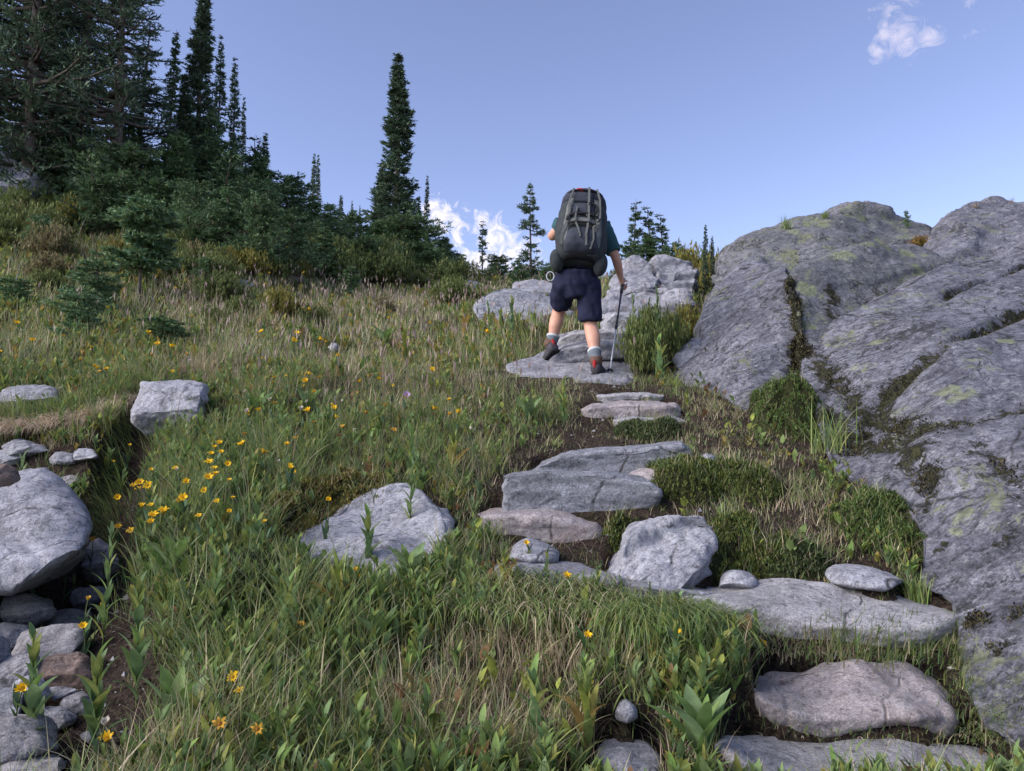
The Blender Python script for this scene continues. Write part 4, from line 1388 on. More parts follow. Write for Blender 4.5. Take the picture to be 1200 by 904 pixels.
# moss tufts rooted in the cracks of the bedrock
def crack_moss():
    parts = []
    for o, V, Fc in ROCKS:
        me = o.data
        if 'moss' not in me.attributes:
            continue
        m = np.empty(len(me.vertices), np.float32)
        me.attributes['moss'].data.foreach_get('value', m)
        no = np.empty(len(me.vertices) * 3, np.float32)
        me.vertex_normals.foreach_get('vector', no)
        no = no.reshape(-1, 3)
        co = np.empty(len(me.vertices) * 3, np.float32)
        me.vertices.foreach_get('co', co)
        co = co.reshape(-1, 3) + np.array(o.location)
        w_ = m + 1.3 * fbm(co * 5.0, 4, 31) * 0.55
        idx = np.nonzero((w_ > 0.78) & (m > .25) & (co[:, 1] < 8))[0]
        if len(idx) == 0:
            continue
        idx = rng.choice(idx, min(len(idx) * 3, 16000))
        q = co[idx] + rng.normal(0, .008, (len(idx), 3))
        N = len(q)
        L_ = rng.uniform(.008, .022, N) * (co[idx, 1] / 4) ** .5
        d = unit(rand_dir(N) + no[idx] * [1, 1, 0])
        parts.append(blades(q, L_, L_ * .5, d, rng.uniform(.2, 1.1, N), pick(np.array([(0.035, 0.032, 0.02), (0.07, 0.072, 0.03), (0.022, 0.018, 0.014), (0.10, 0.085, 0.05)]), N, .3), 2, 'leaf'))
    V, fs, C = join(parts)
    o = obj('crack_moss', mesh_np('crack_moss', V, fs, M_STEM, cols=C))
    tag(o, 'dark crumbly moss along the cracks of the bedrock', 'moss', None, 'stuff')


crack_moss()


def stone_edges():
    parts = []
    for o, V, Fc in ROCKS:
        if o.name.startswith('creek_stone') or V[:, 1].min() > 9:
            continue
        g = zg(V[:, :2])
        c = V.mean(0)
        idx = np.nonzero(np.abs(V[:, 2] - g) < 0.03)[0]
        if len(idx) < 5:
            continue
        ext = np.ptp(V[:, 0])
        k = int(min(1500, 260 * ext + 40) * (1 if 'bedrock' not in o.name else 1.0))
        idx = rng.choice(idx, k)
        q = V[idx]
        out = unit((q - c) * [1, 1, 0] + 1e-6)
        # clumpy: keep some stretches bare
        keep = fbm(q * 7, 2, 12) > -0.25
        q, out = q[keep], out[keep]
        N = len(q)
        if N == 0:
            continue
        q = q + out * rng.uniform(0.0, .03, (N, 1)) + np.c_[rng.normal(0, .008, (N, 2)), np.zeros(N)]
        q[:, 2] = zg(q[:, :2]) - .004
        L_ = rng.uniform(.025, .075, N) * np.clip(q[:, 1] / 4, .8, 1.8)
        d = unit(rand_dir(N) + out * .9) * [1, 1, 0]
        cc = np.where(rng.uniform(0, 1, (N, 1)) < .35, pick(DRYS * .9, N), pick(GREENS, N))
        parts.append(blades(q, L_, np.full(N, .0038) * np.clip(q[:, 1] / 4, .8, 1.8), d, rng.uniform(.4, 1.7, N), cc, 4))
    V, fs, C = join(parts)
    o = obj('stone_edge_grass', mesh_np('stone_edge_grass', V, fs, M_GRASS, cols=C))
    tag(o, 'short grass and straw growing against the edges of the stones', 'grass', None, 'stuff')


stone_edges()


# turf fringe hanging over the gully and down the banks
def fringe(name, label, line, n, L, bendr, cols, spreadz=0.03, w=0.005, out=(0, -1, 0), spread=0.05):
    pts = []
    for a, b in line:
        g = ground_at(a, b)
        pts.append((g.x, g.y, g.z))
    pts = np.array(pts)
    s = rng.uniform(0, len(pts) - 1.001, n)
    i = s.astype(int)
    f = (s - i)[:, None]
    q = pts[i] * (1 - f) + pts[i + 1] * f
    q = q + np.c_[rng.normal(0, spread, (n, 2)), np.zeros(n)]
    q[:, 2] = np.maximum(zg(q[:, :2]), q[:, 2] - 0.02) + rng.uniform(0, spreadz, n)
    d = unit(np.array(out)[None] + 0.45 * rand_dir(n)) * [1, 1, 0]
    c = pick(cols, n, .25)
    V, Fq, C = blades(q, L * rng.uniform(.5, 1.2, n), w * rng.uniform(.6, 1.2, n), d, rng.uniform(*bendr, n), c, 6, tipcol=c * 1.1)
    o = obj(name, mesh_np(name, V, [Fq], M_GRASS, cols=C))
    return tag(o, label, 'grass', None, 'stuff')


PALE = np.array([(0.34, 0.28, 0.22), (0.26, 0.21, 0.16), (0.40, 0.33, 0.27), (0.20, 0.16, 0.10)])
fringe('hanging_turf_fringe', 'bleached turf fringe hanging over the head of the gully', [(0, 508), (50, 506), (95, 500), (125, 490), (150, 475)], 2600, 0.17, (1.25, 2.0), PALE * 1.15)
fringe('hanging_turf_fringe', 'green grass lip above the bleached fringe', [(0, 496), (50, 494), (100, 484), (145, 466), (160, 452)], 1300, 0.16, (0.2, 1.2), GREENS)
fringe('bank_straw', 'dry straw round the top of the squat boulder', [(150, 452), (165, 440), (220, 437), (255, 446), (275, 462)], 900, 0.16, (0.7, 1.6), DRYS)
fringe('drooping_grass', 'long green grass drooping over the hollow in the bank', [(735, 738), (760, 734), (800, 732), (850, 745)], 1100, 0.27, (1.2, 1.9), GREENS * 1.1, w=0.006)
fringe('drooping_grass', 'long green grass drooping under the low bluish slab', [(520, 698), (560, 710), (620, 716), (690, 720), (740, 724)], 1700, 0.2, (1.2, 1.95), np.vstack([GREENS * 1.1, DRYS[:2]]), w=0.0055, spread=0.08)
fringe('bank_straw', 'short grass growing between the pinkish step and the lowest step', [(880, 852), (950, 858), (1020, 856), (1100, 858), (1160, 862)], 450, 0.05, (0.6, 1.5), np.vstack([GREENS, DRYS[:2]]), w=0.004)
fringe('bank_straw', 'grass in the gap between the steps and the largest bedrock slab', [(1115, 745), (1128, 790), (1140, 830), (1165, 860), (1190, 875)], 900, 0.075, (0.5, 1.7), np.vstack([GREENS, DRYS[:1]]), w=0.004)
fringe('bank_straw', 'green tufts under the right part of the long pointed slab', [(960, 778), (1010, 772), (1060, 770), (1100, 765)], 500, 0.10, (0.3, 1.4), np.vstack([GREENS, GREENS, DRYS[:2]]), spread=0.06)
fringe('bank_straw', 'dead straw under the long pointed step slab', [(850, 750), (900, 762), (960, 768), (1010, 766)], 420, 0.07, (0.6, 1.7), np.vstack([DRYS * .8, GREENS[:3]]), spread=0.09)
fringe('drooping_grass', 'dark green grass at the right bank of the gully', [(150, 505), (140, 540), (130, 580), (125, 620), (130, 660)], 700, 0.18, (0.3, 1.5), GREENS * .9, out=(-0.8, -0.6, 0), w=0.0055)


# ------------------------------------------------------------------ moss and heather cushions
def cushion(name, px, py, rx, ry_m, hgt, label, cols, n=2600, leaf=0.016, cat='moss'):
    g = ground_at(px, py)
    if g is None:
        return
    k = g.y / F
    a = rx * k
    root = empty(name, g)
    tag(root, label, cat)
    nu, nv = 40, 16
    th = np.linspace(0, 2 * math.pi, nu, endpoint=False)
    ph = np.linspace(0, 1, nv)[1:]
    V = []
    for q in ph:
        rr = q * (1 + 0.18 * np.sin(3 * th + px) + 0.12 * np.sin(5 * th + py))
        x, y = a * rr * np.cos(th), ry_m * rr * np.sin(th)
        z = zg(np.c_[x + g.x, y + g.y]) - g.z + hgt * (1 - q ** 2.5) - 0.02 * (q > 0.97)
        V.append(np.stack([x, y, z], -1))
    V = np.array(V)
    V[..., 2] += hgt * 0.55 * fbm(V * [10, 10, 0] + px, 3, int(px)) * (1 - ph[:, None] ** 3)
    V[..., :2] *= 1 + 0.12 * fbm(V * [9, 9, 0] + py, 2, int(py))[..., None]
    pts = V.reshape(-1, 3)
    Vb = np.vstack([pts, pts[:nu].mean(0) + [0, 0, 0.004]])
    f4 = grid_faces(nv - 1, nu)
    i = np.arange(nu)
    t1 = np.stack([np.full(nu, len(Vb) - 1), i, (i + 1) % nu], -1)
    me = mesh_np('mound', Vb, [f4, t1], M_SOILMOSS)
    obj('mound', me, root)
    # leaves over the surface
    m = n
    q = np.sqrt(rng.uniform(0, 1, m)) * 0.99
    t_ = rng.uniform(0, 2 * math.pi, m)
    fi = q * (nv - 1) - 1
    ii = np.clip(fi.astype(int), 0, nv - 3)
    jj = (t_ / (2 * math.pi) * nu).astype(int) % nu
    fr = np.clip(fi - ii, 0, 1)[:, None]
    base = V[ii, jj] * (1 - fr) + V[ii + 1, jj] * fr + rng.normal(0, 0.004, (m, 3))
    clump = fbm(base * 25, 2, 5)
    idx = np.repeat(np.arange(m), 4)
    N = len(idx)
    rt = base[idx] + np.c_[rng.normal(0, leaf * 0.3, (N, 2)), rng.uniform(0, leaf * 1.2, N)]
    c = pick(cols, N, 0.3) * (1 + 0.35 * clump[idx])[:, None]
    d = rand_dir(N)
    Lf = blades(rt, leaf * rng.uniform(.6, 1.3, N), leaf * 0.42 * rng.uniform(.7, 1.3, N), d, rng.uniform(0.1, 0.9, N), c, 2, 'leaf')
    nb_ = n // 9
    ib = rng.integers(0, m, nb_)
    dd_ = rand_dir(nb_)
    bl_ = blades(base[ib], rng.uniform(.05, .14, nb_), np.full(nb_, .0035), dd_, rng.uniform(.3, 1.4, nb_), np.where(rng.uniform(0, 1, (nb_, 1)) < .3, pick(DRYS, nb_), pick(GREENS, nb_)), 4)
    V_, fs_, C_ = join([Lf, bl_])
    obj('foliage', mesh_np('foliage', V_, fs_, M_GRASS, cols=C_), root)


M_SOILMOSS = plain_material('mossy_soil', (0.022, 0.024, 0.010), 0.95, 0.1, 40, 0.5, 0.8)
MG = np.array([(0.070, 0.085, 0.020), (0.050, 0.070, 0.018), (0.10, 0.105, 0.028), (0.035, 0.055, 0.016)])
MB = np.array([(0.050, 0.085, 0.020), (0.062, 0.10, 0.024), (0.04, 0.07, 0.02), (0.08, 0.085, 0.03)])
MO = np.array([(0.10, 0.105, 0.022), (0.14, 0.13, 0.035), (0.07, 0.075, 0.02), (0.13, 0.08, 0.035)])
MD = np.array([(0.04, 0.055, 0.02), (0.06, 0.08, 0.03), (0.03, 0.04, 0.018)])
cushion('moss_cushion', 812, 568, 62, 0.17, 0.09, 'green crowberry cushion overhanging bare soil right of the square-ended block', MG)
cushion('moss_cushion', 872, 568, 45, 0.16, 0.08, 'right hand lobe of the crowberry cushion below the tiny white stone', MG, 1800)
cushion('moss_cushion', 870, 655, 62, 0.16, 0.10, 'bushy moss cushion above the long pointed step slab', MG)
cushion('moss_cushion', 925, 660, 45, 0.14, 0.06, 'low moss patch between the bushy cushion and the pale wedge stone', MD, 1500)
cushion('moss_cushion', 1035, 622, 52, 0.22, 0.10, 'vivid green moss pillow tucked against the largest bedrock slab', MB, 2600, 0.014)
cushion('moss_cushion', 925, 500, 48, 0.32, 0.22, 'vivid green moss pillow in the corner of the bedrock', MB, 2400, 0.018)
cushion('moss_cushion', 400, 588, 75, 0.20, 0.10, 'olive yellow heather mat behind the flat bluish white rock', MO)
cushion('moss_cushion', 345, 620, 45, 0.16, 0.07, 'olive heather mat at the left end of the flat bluish white rock', MO, 1800)
cushion('moss_cushion', 290, 700, 85, 0.16, 0.10, 'dark heather mound in the middle of the lower bank', MD, 3200)
cushion('moss_cushion', 730, 640, 26, 0.10, 0.05, 'small clump of green leaves on soil below the square-ended block', MG, 700)
cushion('moss_cushion', 760, 512, 40, 0.15, 0.06, 'dark green mat between the short grey step and the dark slab', MD, 1400)


# ------------------------------------------------------------------ leafy plants and flowers
def leafy_plant_mesh(seed, h=0.24, n=14, ll=0.12, wl=0.26, cols=HG, rosette=False):
    r = np.random.default_rng(seed)
    t = np.linspace(0.04, 1.0, n) ** (1.6 if rosette else 0.9)
    az = np.arange(n) * 2.4 + r.uniform(0, .5, n)
    d = np.stack([np.cos(az), np.sin(az), 0 * az], -1)
    lean = np.array([r.normal(0, .06), r.normal(0, .06), 1]) * h
    root = t[:, None] * lean
    L_ = ll * (1.15 - 0.6 * t) * r.uniform(.8, 1.2, n)
    c = cols[r.integers(0, len(cols), n)] * r.uniform(.85, 1.2, (n, 1))
    bd = r.uniform(0.35, 0.95, n) * (1.1 - 0.5 * t)
    leaf = blades(root, L_, L_ * wl, d, bd, c, 7, 'leaf', face=unit(np.cross(d, [0, 0, 1.0])), fold=0.3, tipcol=c * 1.15)
    stem = tubes([np.array([0, 0, -.02]), lean * 0.5], [lean * 0.5, lean], [0.003, 0.0025], [0.0025, 0.0015], (0.09, 0.11, 0.04), 6)
    ml = mesh_np('leaves', leaf[0], [leaf[1]], M_LEAF, cols=leaf[2])
    ms = mesh_np('stem', stem[0], [stem[1]], M_STEM, cols=stem[2])
    return ml, ms


_PLM = [leafy_plant_mesh(1), leafy_plant_mesh(2, 0.30, 18, 0.10, 0.3), leafy_plant_mesh(3, 0.08, 9, 0.17, 0.28, rosette=True), leafy_plant_mesh(4, 0.20, 12, 0.14, 0.22, HY),
        leafy_plant_mesh(5, 0.34, 20, 0.09, 0.22)]
_plants = [
    (432, 668, 0, 1.0, 'leafy plant with upright lime green tip in front of the flat bluish white rock'),
    (480, 690, 2, 1.1, 'broad leaved rosette between the flat bluish white rock and the low slab'),
    (300, 655, 1, 0.9, 'leafy stalk above the dark heather mound'), (200, 690, 2, 1.2, 'big lance leaved rosette left of the dark heather mound'),
    (250, 760, 1, 1.0, 'leafy stalk below the dark heather mound'), (340, 770, 0, 1.1, 'bushy leafy plant below the right end of the dark heather mound'),
    (395, 740, 3, 1.0, 'yellow green leafy plant in the middle of the lower bank'), (440, 770, 2, 1.0, 'wide leaved rosette in the middle of the lower bank'),
    (160, 830, 1, 1.1, 'leafy stalk right of the creek stones'), (210, 870, 2, 1.2, 'wide leaved rosette near the bottom left flowers'),
    (110, 885, 0, 1.2, 'blue green leafy plant behind the bottom left yellow flower'), (40, 880, 1, 1.1, 'leafy stalk rising over the creek stones at the bottom left'),
    (630, 890, 0, 1.0, 'leafy plant among dead grass at the bottom centre'), (690, 890, 3, 0.9, 'pale leafy plant left of the bottom edge stone'),
    (790, 810, 1, .7, 'leafy stalk beside the dark hollow'), (822, 850, 0, .8, 'tall broad leaved plant left of the two lowest steps'),
    (865, 815, 1, .65, 'leafy stalk left of the pinkish step stone'), (820, 900, 2, 1.2, 'wide leaved rosette left of the lowest step'),
    (885, 775, 0, 0.55, 'leafy plant under the left end of the long pointed slab'), (640, 692, 1, 0.45, 'leafy stalk in front of the low bluish slab'),
    (700, 705, 0, 0.5, 'small leafy plant where the low slab meets the white boulder'), (590, 695, 3, 0.6, 'yellow green plant at the left end of the low bluish slab'),
    (560, 740, 2, 0.9, 'wide leaved rosette on the drooping grass bank'), (480, 620, 4, 0.9, 'thin upright stalk growing before the flat bluish white rock'),
    (250, 600, 2, 1.0, 'wide leaved rosette among the main flower cluster'), (330, 540, 1, 1.1, 'leafy stalk above the olive heather mat'), (300, 500, 2, 1.3, 'big leaved clump right of the squat boulder'),
    (360, 490, 2, 1.2, 'big leaved clump in the meadow right of the squat boulder'), (556, 645, 4, 0.6, 'thin stalk beside the rounded buff step'), (15, 640, 4, 1.2, 'dark leafy stalk hanging at the left edge over the boulder'),
    (530, 560, 3, 1.0, 'yellow green plant left of the square-ended block'), (480, 560, 0, 0.9, 'leafy plant behind the flat bluish white rock'),
    (620, 500, 2, 1.2, 'wide leaved clump left of the short grey step'), (660, 500, 0, 1.0, 'leafy clump touching the short buff step'),
    (600, 400, 1, 1.5, 'tall leafy plant left of the boots of the hiker'), (575, 420, 4, 1.5, 'tall thin leafy stalk left of the sloping rock'), (545, 400, 3, 1.5, 'pale green leafy plant in the meadow left of the hiker'),
    (755, 440, 1, 1.6, 'dark leafy plant right of the trekking pole tip'), (770, 410, 4, 1.6, 'tall dark leafy plant below the cracked skyline rock'), (745, 400, 4, 1.4, 'dark leafy stalk beside the trekking pole'),
    (790, 430, 1, 1.5, 'dark leafy plant at the foot of the left bedrock dome'), (740, 430, 0, 1.4, 'leafy plant just right of the pole tip'), (775, 450, 0, 1.5, 'leafy plant above the pair of short steps'),
    (475, 430, 3, 1.5, 'lime green clump in the middle meadow'), (450, 410, 2, 1.5, 'leafy clump left of the lime green one'), (120, 760, 4, 1.1, 'thin stalk with small leaves rising over the creek bed'),
]
for i, (x, y, k, sc, lb) in enumerate(_plants):
    g = ground_at(x, y)
    if g is None:
        continue
    r = empty('leafy_plant', g, R.uniform(0, 6.28))
    r.scale = (sc, sc, sc * R.uniform(.85, 1.1))
    tag(r, lb, 'plant', 'leafy plants along the slope')
    obj('leaves', _PLM[k][0], r)
    obj('stem', _PLM[k][1], r)


def flower_meshes(seed, rad=0.018, npet=13, pcol=(0.85, 0.52, 0.02), dcol=(0.45, 0.25, 0.02), droop=0.9, wl=0.33):
    r = np.random.default_rng(seed)
    az = np.linspace(0, 2 * math.pi, npet, endpoint=False) + r.normal(0, .08, npet)
    d = np.stack([np.cos(az), np.sin(az), 0 * az], -1)
    root = d * rad * 0.25
    L_ = rad * 0.9 * r.uniform(.75, 1.15, npet)
    c = np.array(pcol) * r.uniform(.85, 1.1, (npet, 1)) * np.ones((npet, 3))
    pt = blades(root, L_, L_ * wl * 1.3, d, droop + r.normal(0, .12, npet), c, 4, 'leaf', face=unit(np.cross(d, [0, 0, 1.0])), fold=0.2)
    mp = mesh_np('petals', pt[0], [pt[1]], M_PETAL, cols=pt[2])
    th = np.linspace(0, 2 * math.pi, 10, endpoint=False)
    rows = [np.stack([np.cos(th) * rad * q, np.sin(th) * rad * q, np.full(10, z * rad)], -1) for q, z in ((.12, -.3), (.3, -.12), (.34, .05), (.24, .18), (.08, .24))]
    Vd = np.vstack(rows)
    md = mesh_np('disc', Vd, [grid_faces(5, 10), np.array([[40 + i, 40 + (i + 1) % 10, 40 + (i + 2) % 10] for i in range(0, 8)])], M_PETAL, cols=np.tile(np.array(dcol), (len(Vd), 1)))
    return mp, md


def flower_stem(h, seed, leaves=5):
    r = np.random.default_rng(seed)
    k = 6
    t = np.linspace(0, 1, k + 1)
    off = np.stack([np.sin(t * 2 + seed) * 0.02 * t, np.cos(t * 1.7 + seed) * 0.02 * t, t * h - 0.02 * (t == 0)], -1)
    st = tubes(off[:-1], off[1:], 0.0022, 0.0018, (0.10, 0.12, 0.045), 5)
    parts = [st]
    if leaves:
        az = r.uniform(0, 6.28, leaves)
        d = np.stack([np.cos(az), np.sin(az), 0 * az], -1)
        rt = off[r.integers(0, k - 1, leaves)]
        L_ = r.uniform(.04, .09, leaves)
        parts.append(blades(rt, L_, L_ * .25, d, r.uniform(.3, .8, leaves), pick(HG, leaves), 5, 'leaf', face=unit(np.cross(d, [0, 0, 1.0])), fold=.25))
    V, fs, C = join(parts)
    return mesh_np('stem', V, fs, M_STEM, cols=C), off[-1]


FL = {
    'y': [flower_meshes(1), flower_meshes(2, droop=1.1), flower_meshes(3, npet=9, droop=0.75), flower_meshes(6, npet=10, droop=1.35)],
    'o': [flower_meshes(4, 0.014, 7, (0.55, 0.30, 0.04), (0.30, 0.14, 0.03), 1.4)],
    'p': [flower_meshes(5, 0.018, 18, (0.50, 0.36, 0.58), (0.45, 0.25, 0.05), 0.95, 0.22)],
    'w': [flower_meshes(7, 0.012, 16, (0.55, 0.50, 0.42), (0.50, 0.46, 0.38), 0.5, 0.5)],
    't': [flower_meshes(8, 0.012, 8, (0.62, 0.40, 0.05), (0.45, 0.28, 0.05), 0.6, 0.5)],
}


def flower(px, py, kind, h, label, sc=1.0, tilt=None, group='yellow daisy flowers in the meadow', cat='flower', name='yellow_flower', nl=5):
    # find the root under the head: the head stands h above the ground
    best = None
    for k in range(1, 260, 2):
        d = hit(px, py + k)
        if d is None:
            continue
        q = P(px, py + k, d)
        hd = P(px, py, d)
        if hd[2] - q[2] >= h:
            best = (q, hd[2] - q[2])
            break
    if best is None:
        g = ground_at(px, py)
        if g is None:
            return
        best = (np.array(g), h)
    q, hh = best
    sd = int(px * 7 + py * 3)
    root = empty(name, Vector(tuple(q)))
    tag(root, label, cat, group)
    ms, tip = flower_stem(hh, sd % 97, nl)
    st = obj('stem', ms, root)
    mp, md = FL[kind][sd % len(FL[kind])]
    r = random.Random(sd)
    tx = tilt if tilt is not None else r.uniform(0.2, 1.1)
    for nm, me in (('petals', mp), ('disc', md)):
        o = obj(nm, me, root)
        o.location = tuple(tip)
        o.rotation_euler = (tx, r.uniform(-.4, .4), 0) if nm == 'petals' else o.rotation_euler
        o.rotation_euler = (tx, 0.0, 0.3)
        o.scale = (sc, sc, sc)


_fl = [
    (133, 865, 'y', .16, 'large drooping yellow daisy at the bottom left corner', 1.25), (20, 810, 'y', .16, 'large yellow daisy over the creek stones at the left edge', 1.3),
    (95, 733, 'y', .14, 'single yellow daisy above the rusty brown creek stone', 1.05), (274, 795, 'y', .16, 'yellow daisy of the drooping pair below the dark heather mound, upper head', 1.0),
    (277, 808, 'y', .14, 'yellow daisy of the drooping pair below the dark heather mound, lower head', .9), (357, 730, 'o', .12, 'single round yellow bud right of the dark heather mound', 1.1),
    (412, 668, 'y', .12, 'yellow daisy touching the front of the flat bluish white rock', .9), (422, 676, 'y', .10, 'yellow daisy just right of the rock front flower', .9),
    (619, 636, 'y', .10, 'yellow daisy on the small stone under the rounded buff step', .8), (667, 676, 'y', .14, 'bright yellow daisy in front of the low bluish slab', 1.0),
    (682, 745, 'y', .14, 'yellow daisy on the drooping grass bank', .9), (797, 743, 'y', .16, 'upright yellow daisy left of the long pointed slab underside', 1.0),
    (892, 762, 'y', .12, 'yellow daisy in the leaves below the long pointed slab', 1.05), (900, 755, 'y', .13, 'small yellow daisy touching the one below the long slab', .8),
    (387, 478, 'y', .20, 'lone yellow daisy in the open meadow above the olive heather mat', 1.3), (336, 546, 'y', .2, 'yellow daisy above the olive heather mat', 1.0), (339, 553, 'y', .18, 'yellow daisy partly behind the one above the olive mat', .9),
    (197, 436, 'y', .14, 'yellow daisy standing on top of the squat boulder edge', 1.5), (126, 433, 'y', .2, 'yellow daisy in the grass left of the squat boulder', 1.4), (174, 390, 'y', .25, 'yellow daisy in front of the young fir', 1.8),
    (349, 391, 'y', .25, 'yellow daisy in the middle of the open meadow', 1.7), (127, 541, 'y', .12, 'small yellow daisy over the dark gully', .7), (562, 571, 'o', .1, 'fallen yellow leaf like flower left of the square-ended block', 1.0),
    (102, 703, 't', .16, 'ragged yellow flower head right of the big smooth boulder', 1.3), (110, 710, 't', .14, 'second ragged yellow head right of the big smooth boulder', 1.3),
]
_cluster = [(149, 570, 1.0), (160, 573, .8), (166, 566, 1.1), (172, 569, 1.0), (137, 583, 1.0), (183, 600, 1.2), (178, 605, 1.1), (170, 612, .9), (141, 618, .9), (147, 622, .8), (243, 542, 1.1), (250, 520, 1.0), (258, 530, .7),
            (248, 560, 1.1), (256, 556, .9), (213, 565, .9), (202, 588, .8), (207, 584, 1.0), (252, 549, .9), (230, 575, .7), (268, 544, .8), (240, 532, .7), (208, 549, .7)]
for i, (x, y, k, h, lb, sc) in enumerate(_fl):
    flower(x, y, k, h, lb, sc)
_cluster += [(R.gauss(230, 75), R.gauss(570, 48), R.uniform(.5, .9)) for _ in range(16)]
for i, (x, y, sc) in enumerate(_cluster):
    flower(x, y, 'y', .22, 'yellow daisy in the dense flower patch between the gully and the olive heather mat', sc * 1.3, group='yellow daisies in the dense patch')
for (x, y, k, lb, sc) in [(472, 463, 'p', 'lone pale purple aster in the open meadow', 1.5), (72, 651, 'p', 'pale pink aster in front of the big smooth boulder', 1.15)]:
    flower(x, y, k, .26, lb, sc, group='asters', name='purple_flower')
for (x, y, k, lb, sc) in [(85, 645, 'o', 'orange faded flower head beside the pale pink aster', 1.3), (102, 632, 'o', 'orange faded flower head at the edge of the gully', 1.2), (40, 668, 'w', 'faded pinkish flower head left of the pale pink aster', 1.3),
                          (108, 851, 'w', 'round white seed head by the bottom left yellow daisy', 1.3), (245, 848, 'o', 'orange daisy near the bottom, left of two', 1.3), (287, 858, 'o', 'faded orange daisy near the bottom, right of two', 1.1),
                          (203, 551, 'w', 'pinkish white seed head in the flower patch', 1.0), (330, 541, 'w', 'white seed head right of the flower patch', .9)]:
    flower(x, y, k, .24, lb, sc, group='faded flower heads', name='faded_flower')
# many small yellow and white heads far up the meadow
_small = flower_stem(0.24, 3, 2)
r3 = random.Random(5)
nfar = 0
while nfar < 120:
    if nfar < 85:
        x, y = r3.uniform(0, 640), r3.uniform(335, 500)
    else:
        x, y = r3.uniform(280, 560), r3.uniform(480, 600)
    g = ground_at(x, y, 2)
    if g is None or g.y < 3.5:
        continue
    if BV.find_nearest(g, 0.12)[0] is not None:
        continue
    kd = r3.choice(['y', 'y', 't', 'w', 'o'])
    root = empty('meadow_flower', g, r3.uniform(0, 6.28))
    s = r3.uniform(.9, 1.3)
    root.scale = (s, s, s)
    col = {'y': 'yellow', 't': 'yellow', 'w': 'white', 'o': 'orange'}[kd]
    tag(root, 'tiny %s flower head scattered in the open meadow grass' % col, 'flower', 'tiny %s flowers scattered in the meadow' % col)
    obj('stem', _small[0], root)
    k2 = r3.randrange(len(FL[kd]))
    for nm, me in (('petals', FL[kd][k2][0]), ('disc', FL[kd][k2][1])):
        o = obj(nm, me, root)
        o.location = tuple(_small[1])
        o.rotation_euler = (r3.uniform(.2, .9), 0, 0)
        q = r3.uniform(1.0, 1.5)
        o.scale = (q, q, q)
    nfar += 1
# ------------------------------------------------------------------ conifers
M_BARK = plain_material('bark', (0.11, 0.09, 0.08), 0.9, 0.1, 12, 0.45, 0.8)
M_DEADWOOD = plain_material('weathered_wood', (0.36, 0.33, 0.31), 0.85, 0.1, 20, 0.3, 0.6)
N_DARK = np.array([(0.030, 0.050, 0.030), (0.038, 0.060, 0.034), (0.025, 0.042, 0.030), (0.045, 0.066, 0.036)]) * np.array([2.7, 2.6, 2.7])
N_MID = np.array([(0.042, 0.070, 0.034), (0.052, 0.085, 0.038), (0.035, 0.060, 0.034), (0.066, 0.095, 0.042)]) * 2.5
N_YOUNG = np.array([(0.055, 0.095, 0.050), (0.07, 0.11, 0.05), (0.045, 0.08, 0.048), (0.09, 0.12, 0.05)]) * 2.3


